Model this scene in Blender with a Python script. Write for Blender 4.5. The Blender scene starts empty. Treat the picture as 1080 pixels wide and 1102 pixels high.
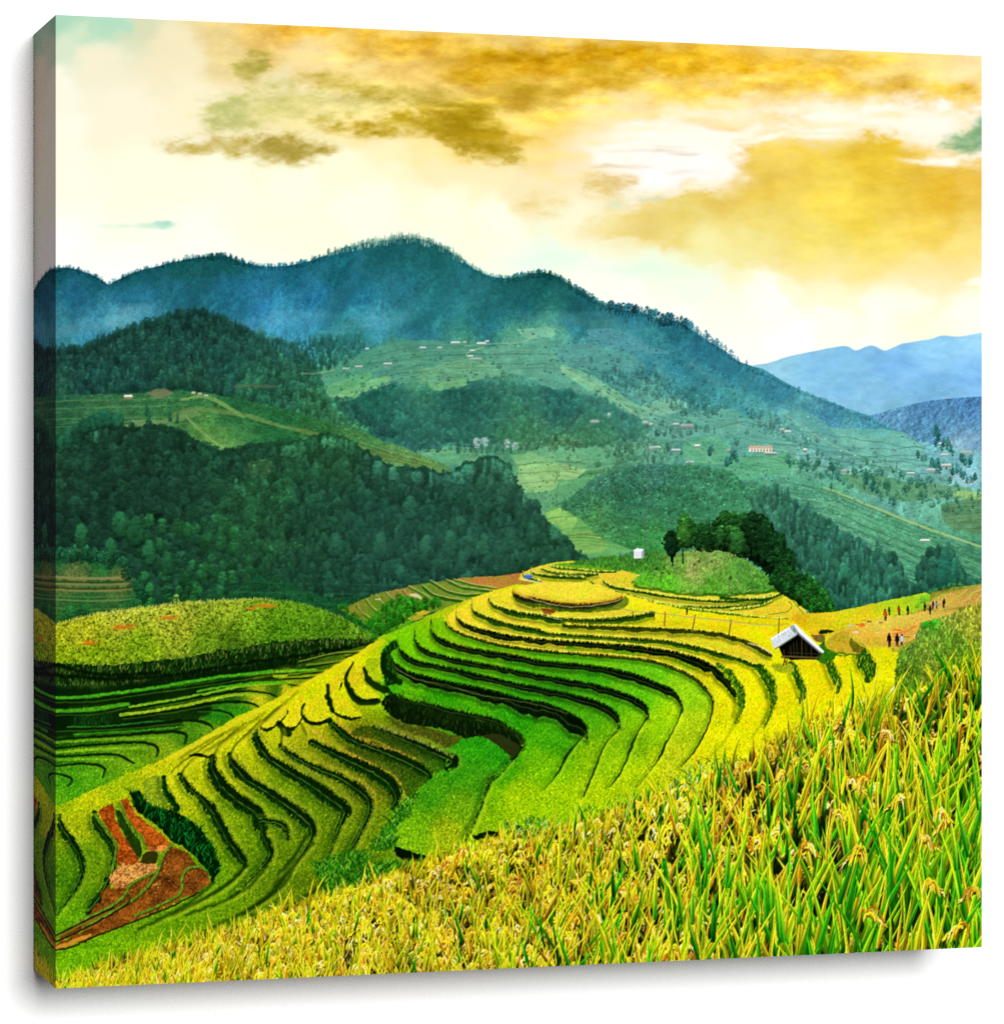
import math
import numpy as np

# ---------------------------------------------------------------- raster tools
S = 1.5                      # samples per pixel of the reference picture
X0, Y0 = 54.0, 8.0
W, H = int(1010 * S), int(1064 * S)
rng = np.random.default_rng(7)
IMG = np.zeros((H, W, 3), np.float32)      # sRGB 0..1
LAB = np.zeros((H, W), np.uint8)


def view(ox, oy, sc):
    """points read in an enlarged crop -> picture coordinates"""
    def f(pts):
        return [(ox + p[0] / sc, oy + p[1] / sc) + tuple(v / sc for v in p[2:]) for p in pts]
    return f


def C(*v):
    return np.array(v, np.float32) / 255.0


def spline(pts, step=1.0):
    """Catmull-Rom through points (any dimension), resampled about every step units"""
    P = np.array(pts, float)
    if len(P) < 3:
        n = max(2, int(np.hypot(*(P[-1, :2] - P[0, :2])) / step))
        t = np.linspace(0, 1, n)[:, None]
        return P[0] * (1 - t) + P[-1] * t
    Q = np.vstack([2 * P[0] - P[1], P, 2 * P[-1] - P[-2]])
    out = []
    for i in range(1, len(Q) - 2):
        p0, p1, p2, p3 = Q[i - 1], Q[i], Q[i + 1], Q[i + 2]
        n = max(2, int(np.hypot(*(p2 - p1)[:2]) / step))
        t = (np.arange(n) / n)[:, None]
        out.append(0.5 * (2 * p1 + (p2 - p0) * t + (2 * p0 - 5 * p1 + 4 * p2 - p3) * t ** 2
                          + (3 * p1 - p0 - 3 * p2 + p3) * t ** 3))
    out.append(P[-1:])
    return np.vstack(out)


def to_px(P):
    P = np.array(P, float)
    Q = P.copy()
    Q[:, 0] = (P[:, 0] - X0) * S
    Q[:, 1] = (P[:, 1] - Y0) * S
    return Q


def upsample(g, h, w):
    gh, gw = g.shape[:2]
    y = np.linspace(0, gh - 1.001, h)
    x = np.linspace(0, gw - 1.001, w)
    yi, xi = y.astype(int), x.astype(int)
    fy, fx = (y - yi), (x - xi)
    if g.ndim == 3:
        fy = fy[:, None, None]; fx = fx[None, :, None]
    else:
        fy = fy[:, None]; fx = fx[None, :]
    a = g[yi] * (1 - fy) + g[yi + 1] * fy
    return (a[:, xi] * (1 - fx) + a[:, xi + 1] * fx).astype(np.float32)


def noise(cx, cy, h=None, w=None):
    """smooth value noise, cell size cx, cy in picture px; about -1..1"""
    h = h or H; w = w or W
    gh, gw = int(h / (cy * S)) + 3, int(w / (cx * S)) + 3
    g = rng.uniform(-1, 1, (gh, gw)).astype(np.float32)
    y = np.arange(h) / (cy * S); x = np.arange(w) / (cx * S)
    yi, xi = y.astype(int), x.astype(int)
    fy, fx = y - yi, x - xi
    fy = (fy * fy * (3 - 2 * fy)).astype(np.float32)[:, None]
    fx = (fx * fx * (3 - 2 * fx)).astype(np.float32)[None, :]
    a = g[yi] * (1 - fy) + g[yi + 1] * fy
    return a[:, xi] * (1 - fx) + a[:, xi + 1] * fx


def fbm(cx, cy, o=4, gain=0.55):
    t = 0; a = 1.0; s = 0
    for k in range(o):
        t = t + a * noise(max(cx / 2 ** k, .7), max(cy / 2 ** k, .7))
        s += a; a *= gain
    return t / s * 1.4


def blur(a, r):
    """three box blurs, radius r in raster px"""
    r = int(round(r))
    if r < 1:
        return a
    for _ in range(3):
        for ax in (0, 1):
            pad = [(0, 0)] * a.ndim
            pad[ax] = (r + 1, r)
            c = np.cumsum(np.pad(a, pad, mode='edge'), axis=ax, dtype=np.float64)
            n = a.shape[ax]
            hi = np.take(c, np.arange(2 * r + 1, 2 * r + 1 + n), axis=ax)
            lo = np.take(c, np.arange(0, n), axis=ax)
            a = ((hi - lo) / (2 * r + 1)).astype(np.float32)
    return a


def field(pts, p=3.0, warp=0.0, cell=40, q=6):
    """colour field by inverse distance weighting of (x, y, r, g, b) samples"""
    h, w = H // q + 2, W // q + 2
    yy, xx = np.mgrid[0:h, 0:w].astype(np.float32)
    xx = xx * q / S + X0; yy = yy * q / S + Y0
    if warp:
        n1, n2 = fbm(cell, cell * .7, 5, .6), fbm(cell, cell * .7, 5, .6)
        yy = yy + warp * .7 * n1[np.minimum(np.arange(h) * q, H - 1)][:, np.minimum(np.arange(w) * q, W - 1)]
        xx = xx + warp * 1.3 * n2[np.minimum(np.arange(h) * q, H - 1)][:, np.minimum(np.arange(w) * q, W - 1)]
    acc = np.zeros((h, w, 3), np.float32); ws = np.zeros((h, w), np.float32)
    for x, y, r, g, b in pts:
        k = 1.0 / (((xx - x) ** 2 + (yy - y) ** 2) ** (p / 2) + 30.0)
        acc += k[..., None] * C(r, g, b); ws += k
    return upsample(acc / ws[..., None], H, W)


def fill(pts, smooth=False, rough=0.0, cell=3.0):
    """anti-aliased even-odd polygon; returns (slice_y, slice_x, coverage)"""
    P = spline(list(pts) + [pts[0]], 1.0) if smooth else np.array(pts, float)[:, :2]
    P = to_px(P[:, :2])
    if rough:
        P = densify(P)
        P = P + wobble(len(P), cell * S)[:, None] * rough * S * .5 + rng.normal(0, rough * S * .35, P.shape)
    y0 = max(0, int(P[:, 1].min()) - 1); y1 = min(H, int(P[:, 1].max()) + 2)
    x0 = max(0, int(P[:, 0].min()) - 1); x1 = min(W, int(P[:, 0].max()) + 2)
    if y1 <= y0 or x1 <= x0:
        return slice(0, 0), slice(0, 0), np.zeros((0, 0), np.float32)
    A = P; B = np.roll(P, -1, 0)
    sub = 3
    w = x1 - x0
    cov = np.zeros((y1 - y0, w + 2), np.float32)
    lo = np.minimum(A[:, 1], B[:, 1]); hi = np.maximum(A[:, 1], B[:, 1])
    order = np.argsort(lo); A = A[order]; B = B[order]; lo = lo[order]; hi = hi[order]
    for r in range(y0, y1):
        sel = slice(0, np.searchsorted(lo, r + 1))
        m0 = hi[sel] >= r
        a = A[sel][m0]; b = B[sel][m0]
        for k in range(sub):
            yc = r + (k + .5) / sub
            m = (a[:, 1] <= yc) != (b[:, 1] <= yc)
            if not m.any():
                continue
            aa, bb = a[m], b[m]
            xs = np.sort(aa[:, 0] + (yc - aa[:, 1]) / (bb[:, 1] - aa[:, 1]) * (bb[:, 0] - aa[:, 0])) - x0
            xs = np.clip(xs, 0, w)
            for i in range(0, len(xs) - 1, 2):
                for x, sg in ((xs[i], 1.0), (xs[i + 1], -1.0)):
                    j = int(x); f = x - j
                    cov[r - y0, j] += sg * (1 - f) / sub
                    cov[r - y0, j + 1] += sg * f / sub
    cov = np.clip(np.cumsum(cov, axis=1)[:, :w], 0, 1)
    return slice(y0, y1), slice(x0, x1), cov


def densify(P, step=1.6):
    out = []
    n = len(P)
    for i in range(n):
        a, b = P[i], P[(i + 1) % n]
        k = max(1, int(np.hypot(*(b - a)) / step))
        t = (np.arange(k) / k)[:, None]
        out.append(a * (1 - t) + b * t)
    return np.vstack(out)


def wobble(n, cell):
    m = int(n / max(cell, 1)) + 3
    g = rng.normal(0, 1, m)
    return np.interp(np.arange(n) / max(cell, 1), np.arange(m), g)


def put(sl, col, lab=None, alpha=1.0):
    """col: colour, or a full size colour field"""
    sy, sx, cov = sl
    if cov.size == 0:
        return
    if callable(col):
        col = col(sy, sx)
    elif isinstance(col, np.ndarray) and col.ndim == 3:
        col = col[sy, sx] if col.shape[0] == H else col
    a = (cov * alpha)[..., None]
    IMG[sy, sx] = IMG[sy, sx] * (1 - a) + col * a
    if lab:
        LAB[sy, sx][cov > .5] = lab


def mask_of(pts, **k):
    m = np.zeros((H, W), np.float32)
    sy, sx, c = fill(pts, **k)
    m[sy, sx] = c
    return m


def blend(mask, col, lab=None):
    a = mask[..., None]
    IMG[:] = IMG * (1 - a) + col * a
    if lab:
        LAB[mask > .5] = lab


def stroke(pts, col, width=None, alpha=1.0, lab=None, rough=0.0, soft=.5, smooth=True, cell=3.0):
    """polyline with per point width (third coordinate, picture px)"""
    P = spline(pts, 1.2) if smooth else np.array(pts, float)
    w = P[:, 2] if P.shape[1] > 2 and width is None else np.full(len(P), width or 1.0)
    Q = to_px(P[:, :2]); w = w * S * .5
    if rough:
        Q = Q + np.stack([wobble(len(Q), cell), wobble(len(Q), cell)], 1) * rough * S * .5
        w = w * np.clip(1 + .16 * rough * wobble(len(Q), cell), .5, 1.5)
    m = w.max() + 2
    x0 = max(0, int(Q[:, 0].min() - m)); x1 = min(W, int(Q[:, 0].max() + m) + 1)
    y0 = max(0, int(Q[:, 1].min() - m)); y1 = min(H, int(Q[:, 1].max() + m) + 1)
    if x1 <= x0 or y1 <= y0:
        return
    cov = np.zeros((y1 - y0, x1 - x0), np.float32)
    for i in range(len(Q) - 1):
        a, b = Q[i], Q[i + 1]
        r = max(w[i], w[i + 1]) + 1.5
        u0 = max(x0, int(min(a[0], b[0]) - r)); u1 = min(x1, int(max(a[0], b[0]) + r) + 1)
        v0 = max(y0, int(min(a[1], b[1]) - r)); v1 = min(y1, int(max(a[1], b[1]) + r) + 1)
        if u1 <= u0 or v1 <= v0:
            continue
        X = np.arange(u0, u1)[None, :] + .5 - a[0]
        Y = np.arange(v0, v1)[:, None] + .5 - a[1]
        d = b - a; L = d @ d + 1e-9
        t = np.clip((X * d[0] + Y * d[1]) / L, 0, 1)
        D = np.sqrt((X - t * d[0]) ** 2 + (Y - t * d[1]) ** 2)
        wi = w[i] * (1 - t) + w[i + 1] * t
        c = np.clip((wi - D) / (2 * soft) + .5, 0, 1) * np.minimum(1, wi * 2 + .15)
        sub = cov[v0 - y0:v1 - y0, u0 - x0:u1 - x0]
        np.maximum(sub, c, out=sub)
    put((slice(y0, y1), slice(x0, x1), cov), col, lab, alpha)


def offset_curve(P, dist, dirv=None):
    """points moved sideways; dirv: a fixed direction, else the normal on the lower side"""
    P = np.array(P, float)[:, :2]
    if dirv is not None:
        return P + np.array(dirv)[None] * np.asarray(dist)[:, None]
    t = np.gradient(P, axis=0)
    t /= np.linalg.norm(t, axis=1)[:, None] + 1e-9
    n = np.stack([-t[:, 1], t[:, 0]], 1)
    return P + n * np.asarray(dist)[:, None]


def band(top, bottom, cols, rough=.5, lab=None, cell=2.5, n=6):
    """strip between two curves shaded from cols[0] at the top to cols[-1] at the bottom"""
    A = np.array(top, float)[:, :2]; B = np.array(bottom, float)[:, :2]
    cols = [np.asarray(c, np.float32) for c in cols]
    for k in range(n, 0, -1):
        f = k / n
        M = A * (1 - f) + B * f
        g = (k - .5) / n * (len(cols) - 1)
        i = min(int(g), len(cols) - 2)
        c = cols[i] * (1 - (g - i)) + cols[i + 1] * (g - i) if len(cols) > 1 else cols[0]
        poly = np.vstack([A, M[::-1]])
        put(fill(poly, rough=rough, cell=cell), c, lab)


# ---------------------------------------------------------------- tree sprites
SPR = {}


def make_sprite(kind, h):
    h = int(h)
    asp = {'round': .92, 'oval': .6, 'conifer': .44, 'pine': .6, 'thin': .4, 'lacy': .62}[kind] * rng.uniform(.8, 1.25)
    cw = max(2.5, h * asp)                     # crown width
    pad = 2
    w = int(cw) + 2 * pad + 1
    yy, xx = np.mgrid[0:h + pad, 0:w].astype(np.float32)
    A = np.zeros(yy.shape, np.float32); Sh = np.full(yy.shape, .8, np.float32)
    cx = w / 2
    n = int(np.clip(h * 3.4, 8, 170) * (.45 if kind == 'lacy' else 1))
    items = []
    lean = rng.normal(0, .05)
    for _ in range(n):
        r = rng.uniform(.045, .10) * h * (.8 if kind in ('conifer', 'thin', 'lacy') else 1)
        r = max(r, .75)
        t = rng.uniform(0, 1)
        if kind == 'round':
            t = t * .9; f = math.sqrt(max(0, 1 - ((t - .47) / .5) ** 2))
        elif kind == 'oval':
            t = t * .92; f = math.sqrt(max(0, 1 - ((t - .5) / .52) ** 2))
        elif kind == 'conifer':
            f = .06 + .94 * t ** .85
            f *= .8 + .2 * math.sin(t * 26)
        elif kind == 'pine':
            t = t * .62; f = math.sqrt(max(0, 1 - ((t - .3) / .34) ** 2))
        elif kind == 'lacy':
            t = t * .75; f = .25 + .75 * math.sin(math.pi * min(1, t / .75))
        else:
            t = t * .8; f = .3 + .7 * math.sin(math.pi * min(1, t / .8))
        f *= rng.uniform(.75, 1.05)
        x = cx + (rng.uniform(-1, 1) * max(0, cw * .5 * f - r * .8)) + lean * h * (1 - t)
        y = pad + t * h * .96 + r * .5
        items.append((y, x, r))
    items.sort()
    if kind in ('pine', 'thin', 'lacy'):
        tw = max(.55, h * .02)
        t = np.clip(tw - np.abs(xx - cx) + .5, 0, 1) * (yy > h * .35)
        A = np.maximum(A, t * .9); Sh[t > .3] = .6
    for y, x, r in items:
        d = np.sqrt(((xx - x) / 1.2) ** 2 + ((yy - y) / .9) ** 2)
        c = np.clip((r - d) * .8 + .3, 0, 1)
        s = np.clip(1.0 - .5 * (yy - y) / r - .1 * (xx - x) / r, .5, 1.5) * rng.uniform(.82, 1.15)
        Sh = Sh * (1 - c) + s * c
        A = np.maximum(A, c)
    Sh = Sh * np.clip(1.16 - .42 * yy / h, .6, 1.3) * (1 + rng.normal(0, .09, Sh.shape))
    A = A * np.clip(1 - .4 * (rng.uniform(0, 1, A.shape) < .12), 0, 1)
    Sh = Sh / ((Sh * A).sum() / (A.sum() + 1e-6))
    return A, Sh


def sprite(kind, h):
    hh = int(max(4, round(h / 2) * 2)) if h > 8 else int(max(4, round(h)))
    k = (kind, hh)
    if k not in SPR:
        SPR[k] = [make_sprite(kind, hh) for _ in range(5)]
    return SPR[k][rng.integers(0, 5)]


def tree(x, y, h, kind, col, lab=None, alpha=1.0, contrast=1.0):
    """foot at (x, y) in picture px, height h picture px"""
    A, Sh = sprite(kind, h * S)
    ah, aw = A.shape
    px = int((x - X0) * S - aw / 2); py = int((y - Y0) * S - ah)
    x0, y0 = max(0, px), max(0, py); x1, y1 = min(W, px + aw), min(H, py + ah)
    if x1 <= x0 or y1 <= y0:
        return
    a = A[y0 - py:y1 - py, x0 - px:x1 - px, None] * alpha
    s = 1 + (Sh[y0 - py:y1 - py, x0 - px:x1 - px, None] - 1) * contrast
    IMG[y0:y1, x0:x1] = IMG[y0:y1, x0:x1] * (1 - a) + np.clip(col * s, 0, 1) * a
    if lab:
        LAB[y0:y1, x0:x1][a[..., 0] > .5] = lab


def inside(pts, step):
    """jittered points inside a polygon, sorted from the back to the front"""
    m = mask_of(pts)
    xs = np.array(pts)[:, 0]; ys = np.array(pts)[:, 1]
    out = []
    y = ys.min()
    while y < ys.max():
        x = xs.min() + rng.uniform(0, step)
        while x < xs.max():
            a = x + rng.normal(0, step * .35); b = y + rng.normal(0, step * .3)
            i, j = int((b - Y0) * S), int((a - X0) * S)
            if 0 <= i < H and 0 <= j < W and m[i, j] > .5:
                out.append((a, b))
            x += step * rng.uniform(.7, 1.3)
        y += step * .62
    out.sort(key=lambda q: q[1])
    return out


def at(F, x, y):
    i = min(max(int((y - Y0) * S), 0), H - 1); j = min(max(int((x - X0) * S), 0), W - 1)
    return F[i, j]


def forest(poly, step, hgt, kinds, col, lab=None, jit=.16, contrast=1.0, alpha=1.0, keep=1.0, foot=.35):
    """hgt: (min, max) picture px or a function of (x, y)"""
    for x, y in inside(poly, step):
        if keep < 1 and rng.uniform() > keep:
            continue
        h = hgt(x, y) if callable(hgt) else rng.uniform(*hgt)
        c = (at(col, x, y) if isinstance(col, np.ndarray) and col.ndim == 3 else col)
        c = c * .84 * (1 + rng.normal(0, jit)) * (1 + rng.normal(0, jit * .18, 3))
        tree(x, y + h * foot, h, kinds[rng.integers(0, len(kinds))], c, lab, alpha, contrast)


def dabs(poly, n, col, w=(.7, 1.6), l=(1.0, 4.5), amp=.3, lab=None, slope=0.0, dark=.62):
    """small flecks (bushes, walls, furrows) scattered over a slope"""
    m = mask_of(poly)
    xs = np.array(poly)[:, 0]; ys = np.array(poly)[:, 1]
    k = 0
    while k < n:
        x, y = rng.uniform(xs.min(), xs.max()), rng.uniform(ys.min(), ys.max())
        k += 1
        i, j = int((y - Y0) * S), int((x - X0) * S)
        if not (0 <= i < H and 0 <= j < W) or m[i, j] < .5:
            continue
        c = at(col, x, y) if isinstance(col, np.ndarray) and col.ndim == 3 else col
        u = rng.uniform()
        c = c * (rng.uniform(.6, .9) if u < dark else rng.uniform(1.08, 1.0 + 2 * amp))
        L = rng.uniform(*l) * .5; W_ = rng.uniform(*w)
        d = slope * L
        stroke([(x - L, y - d, W_), (x + L, y + d, W_ * .7)], np.clip(c, 0, 1), alpha=rng.uniform(.45, .9), lab=lab, smooth=False)

# ---------------------------------------------------------------- sky
L_SKY, L_FAR, L_MOUNT, L_HILL, L_FIELD, L_FOREST, L_SLOPE, L_TERR, L_MOUND, L_KNOLL, L_GROVE, L_FORE, L_VALLEY, L_SCRUB, L_SOIL = range(1, 16)
L_HUTROOF, L_HUTWALL, L_MAST, L_CABIN, L_TARP = 16, 17, 18, 19, 20
L_PERSON = 30


def sky():
    base = field([
        (60, 20, 150, 195, 155), (110, 30, 160, 200, 160), (70, 55, 205, 215, 175), (150, 30, 205, 200, 150),
        (110, 70, 240, 225, 185), (60, 95, 247, 238, 208), (60, 140, 253, 242, 212), (60, 200, 255, 246, 214),
        (60, 270, 254, 254, 238), (130, 110, 250, 234, 196), (180, 60, 238, 218, 165), (200, 110, 248, 232, 185),
        (160, 180, 254, 244, 208), (250, 200, 255, 250, 212), (220, 260, 255, 254, 228), (330, 200, 255, 250, 212),
        (400, 230, 255, 252, 216), (480, 220, 255, 250, 210), (540, 240, 254, 250, 215), (600, 270, 232, 248, 216),
        (560, 285, 238, 250, 222), (640, 305, 250, 250, 225), (700, 290, 236, 246, 210), (740, 310, 240, 248, 216),
        (740, 340, 253, 252, 232), (820, 330, 255, 253, 232), (850, 370, 255, 255, 246), (900, 345, 255, 252, 226),
        (960, 340, 255, 252, 226), (1050, 330, 255, 251, 228), (1050, 300, 254, 246, 212), (680, 330, 252, 252, 230),
        (290, 35, 228, 172, 76), (240, 40, 226, 190, 106), (330, 60, 238, 200, 120), (300, 90, 232, 216, 150),
        (380, 70, 236, 196, 104), (430, 75, 224, 166, 66), (500, 70, 214, 156, 52), (470, 100, 226, 170, 68),
        (420, 105, 240, 206, 118), (520, 130, 240, 190, 84), (480, 170, 252, 226, 160), (430, 165, 254, 240, 186),
        (390, 130, 244, 220, 140), (350, 130, 246, 230, 160), (360, 180, 254, 245, 200), (540, 190, 252, 228, 160),
        (580, 170, 246, 208, 122), (600, 140, 244, 196, 96), (560, 120, 226, 168, 62), (570, 215, 244, 222, 160),
        (620, 100, 226, 168, 58), (650, 130, 250, 218, 140), (700, 100, 244, 196, 98), (740, 75, 226, 164, 48),
        (680, 70, 212, 152, 38), (800, 60, 228, 168, 54), (850, 75, 232, 176, 66), (900, 70, 232, 178, 70),
        (960, 75, 238, 192, 94), (1040, 65, 250, 216, 138), (1000, 100, 230, 180, 80), (1040, 100, 236, 188, 96),
        (940, 110, 250, 224, 158), (880, 120, 255, 238, 200), (820, 110, 250, 210, 126), (780, 120, 254, 228, 164),
        (720, 140, 255, 240, 208), (660, 165, 254, 238, 214), (700, 170, 255, 242, 230), (750, 160, 255, 246, 232),
        (780, 180, 255, 244, 226), (720, 200, 252, 240, 226), (640, 190, 244, 218, 160), (690, 205, 250, 240, 214),
        (1000, 130, 253, 238, 206), (960, 140, 253, 236, 196), (1050, 165, 252, 238, 206),
        (660, 235, 240, 222, 158), (620, 250, 248, 238, 190), (720, 230, 232, 206, 122), (780, 230, 234, 206, 112),
        (700, 255, 240, 226, 150), (840, 160, 240, 200, 110), (880, 165, 230, 186, 80), (930, 165, 224, 176, 58),
        (980, 180, 226, 178, 62), (1040, 195, 234, 184, 80), (830, 190, 224, 180, 72), (880, 205, 240, 206, 88),
        (930, 210, 234, 190, 62), (990, 215, 234, 188, 74), (840, 235, 240, 214, 112), (910, 245, 242, 208, 98),
        (980, 255, 244, 212, 112), (1040, 250, 244, 206, 116), (870, 275, 246, 226, 146), (940, 285, 248, 226, 142),
        (1020, 285, 248, 224, 150), (800, 265, 244, 232, 158), (840, 305, 252, 244, 196), (920, 312, 253, 242, 190),
        (740, 270, 240, 240, 190),
        (150, 330, 254, 254, 240), (300, 320, 255, 253, 226), (450, 300, 254, 252, 222), (620, 360, 254, 254, 236),
        (760, 400, 255, 255, 244), (950, 400, 254, 254, 244), (500, 420, 254, 254, 236), (200, 420, 254, 254, 238)], p=3.6, warp=26, cell=70)
    IMG[:] = np.clip(1 - (1 - base) * np.array([.8, .74, .74], np.float32), 0, 1)
    LAB[:] = L_SKY
    yy, xx = np.mgrid[0:H, 0:W].astype(np.float32)
    xx = xx / S + X0; yy = yy / S + Y0
    n1, n2 = fbm(46, 26, 5, .6), fbm(46, 26, 5, .6)
    n3, n4 = fbm(14, 8, 4, .62), fbm(120, 60, 3)
    wx, wy = xx + 24 * n1, yy + 13 * n2 + 3 * n3

    def cloud(x, y, rx, ry, col, a, tilt=0.0, pw=1.3, det=.35):
        q = min(1.0, ry / 11.0)
        cx, cy = xx + 24 * n1, yy + 13 * q * n2 + 3 * min(1, q * 1.6) * n3
        u = (cx - x) / rx; v = (cy - y - tilt * (cx - x)) / ry
        d = np.exp(-(u * u + v * v) ** pw)
        m = np.clip(d * a * (1 + det * n3), 0, 1)[..., None]
        IMG[:] = IMG * (1 - m) + C(*col) * m

    # broad orange ceiling
    for c in [(330, 30, 60, 9, (216, 152, 48), .7), (430, 45, 70, 16, (206, 142, 38), .75), (540, 75, 70, 24, (190, 130, 26), .85),
              (620, 65, 70, 16, (196, 134, 24), .8), (700, 62, 70, 16, (206, 146, 30), .8), (560, 105, 45, 12, (166, 122, 28), .75),
              (640, 88, 36, 9, (182, 126, 22), .7), (800, 66, 80, 13, (216, 152, 38), .75), (880, 88, 60, 14, (222, 164, 50), .75),
              (790, 92, 50, 8, (212, 152, 40), .6), (925, 62, 50, 8, (226, 170, 56), .6), (960, 96, 34, 10, (216, 160, 50), .6),
              (1030, 92, 34, 9, (214, 158, 48), .75), (500, 112, 44, 10, (180, 132, 34), .6), (540, 150, 36, 9, (214, 160, 52), .55),
              (740, 96, 40, 9, (228, 168, 50), .55), (590, 128, 40, 9, (228, 172, 60), .5)]:
        cloud(*c)
    # pale breaks between the clouds
    for c in [(690, 120, 60, 7, (254, 226, 150), .6), (830, 118, 80, 8, (255, 240, 206), .7), (610, 118, 30, 5, (248, 206, 112), .5),
              (760, 150, 60, 12, (255, 246, 228), .7), (690, 178, 50, 14, (255, 244, 232), .7), (470, 128, 40, 5, (248, 210, 120), .5),
              (930, 132, 70, 6, (255, 240, 212), .7), (1010, 172, 40, 5, (255, 246, 222), .8), (560, 140, 40, 5, (252, 214, 120), .45),
              (400, 92, 40, 5, (244, 206, 118), .5), (340, 112, 60, 7, (240, 222, 150), .45)]:
        cloud(*c)
    Z1 = lambda p: [(30 + x / 2.038, y / 2.038) for x, y in p]
    Z2 = lambda p: [(530 + x / 1.964, 20 + y / 1.964) for x, y in p]
    ii, jj = np.mgrid[0:H, 0:W]
    tear = fbm(20, 9, 5, .65)

    def bank(pts, c, a, soft=4, wob=6, fade=None, det=.25):
        """cloud with a traced outline, its edge torn by noise"""
        m = blur(mask_of(pts, smooth=True), soft * 2.2 * S)
        vi = np.clip(ii + (wob * .7 * n2 + wob * .35 * n3) * S, 0, H - 1).astype(int)
        vj = np.clip(jj + (wob * 1.5 * n1 + wob * .5 * n3) * S, 0, W - 1).astype(int)
        m = m[vi, vj]
        m = np.clip(m + (1.1 * tear + .25 * n3) * 4 * m * (1 - m) * .42, 0, 1)
        m = m * m * (3 - 2 * m) * a * np.clip(1 + det * n3 + .25 * tear, .2, 1.3)
        if fade is not None:
            m = m * np.clip((fade[1] - yy) / (fade[1] - fade[0]), 0, 1)
        m = np.clip(m, 0, 1)[..., None]
        col_ = c if isinstance(c, np.ndarray) else C(*c)
        IMG[:] = IMG * (1 - m) + col_ * m

    cloud(430, 122, 120, 26, (252, 226, 146), .6)
    cloud(330, 118, 90, 24, (246, 228, 160), .5)
    cloud(500, 165, 70, 16, (250, 220, 130), .5)
    # olive grey streaks left of the middle
    bank(Z1([(380, 235), (420, 212), (500, 202), (600, 192), (720, 212), (810, 232), (760, 250), (640, 252), (560, 258), (480, 275), (420, 280), (385, 258)]), (196, 190, 112), .75, 6, 6)
    bank(Z1([(390, 240), (430, 222), (520, 215), (480, 262), (420, 274)]), (176, 184, 112), .5, 5, 5)
    bank(Z1([(440, 130), (480, 114), (524, 126), (520, 160), (482, 178), (450, 158)]), (158, 148, 58), .8, 3, 5)
    bank(Z1([(560, 178), (640, 160), (700, 172), (800, 186), (900, 198), (970, 212), (1000, 240), (960, 250), (900, 240), (820, 225), (740, 202), (640, 190)]), (182, 156, 66), .75, 3, 5)
    bank(Z1([(560, 280), (700, 262), (800, 254), (880, 238), (960, 222), (1010, 240), (1050, 300), (1085, 345), (1010, 354), (960, 338), (900, 312), (850, 288), (780, 292), (690, 286)]), (168, 130, 30), .85, 3, 5)
    bank(Z1([(840, 250), (930, 236), (990, 262), (1030, 320), (960, 325), (900, 290)]), (146, 112, 18), .6, 5, 6)
    bank(Z1([(250, 304), (300, 310), (360, 304), (440, 300), (490, 304), (540, 294), (590, 300), (640, 312), (684, 324), (640, 346), (580, 354), (520, 350), (470, 338), (400, 340), (340, 330), (300, 322)]), (186, 162, 80), .8, 3, 4)
    bank(Z1([(470, 318), (540, 296), (610, 313), (664, 328), (600, 350), (530, 347)]), (156, 134, 54), .75, 3, 4)
    cloud(178, 241, 22, 5, (178, 218, 198), 1, -.03)
    cloud(150, 243, 26, 3, (206, 232, 208), .8)
    # bright torn gap in the middle
    bank(Z2([(190, 300), (280, 238), (400, 212), (520, 216), (620, 212), (760, 186), (880, 172), (1000, 176), (1050, 186), (1050, 212), (950, 250), (880, 256), (830, 243), (760, 250), (700, 262), (600, 250), (510, 272), (530, 300), (500, 346), (440, 350), (380, 370), (330, 385), (290, 362), (225, 340)]), (255, 245, 228), .85, 5, 9)
    bank(Z2([(230, 300), (330, 270), (460, 262), (500, 300), (470, 340), (380, 350), (300, 340)]), (254, 244, 240), .8, 6, 9)
    for c in [(640, 152, 34, 6, (255, 230, 168), .6), (600, 168, 30, 5, (254, 222, 146), .55), (760, 128, 34, 4, (252, 228, 166), .5), (700, 140, 40, 4, (255, 236, 190), .5), (770, 172, 20, 6, (255, 252, 244), .8), (690, 192, 34, 6, (255, 252, 248), .7), (880, 134, 40, 4, (252, 230, 172), .5), (960, 124, 34, 4, (250, 226, 160), .5), (620, 190, 30, 5, (250, 224, 160), .5)]:
        cloud(*c)
    for c in [(655, 180, 26, 2.5, (206, 180, 140), .4), (700, 163, 40, 2, (214, 196, 164), .5), (735, 166, 24, 1.6, (200, 180, 146), .45), (716, 158, 30, 1.6, (226, 206, 176), .4), (740, 186, 20, 3, (224, 216, 190), .5), (700, 213, 24, 3, (206, 216, 200), .7), (655, 218, 12, 4, (212, 222, 200), .6), (775, 132, 36, 5, (240, 208, 140), .5), (780, 136, 22, 3, (226, 190, 120), .4)]:
        cloud(*c)
    bank(Z2([(175, 345), (240, 328), (305, 344), (285, 366), (200, 364)]), (220, 188, 116), .85, 3, 4)
    bank(Z2([(20, 392), (90, 376), (165, 382), (140, 402), (60, 404)]), (234, 206, 134), .8, 4, 4)
    # green blue gap at the right edge
    bank(Z2([(925, 268), (1000, 234), (1060, 196), (1060, 274), (960, 275)]), (124, 164, 116), .95, 2, 2)
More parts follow.
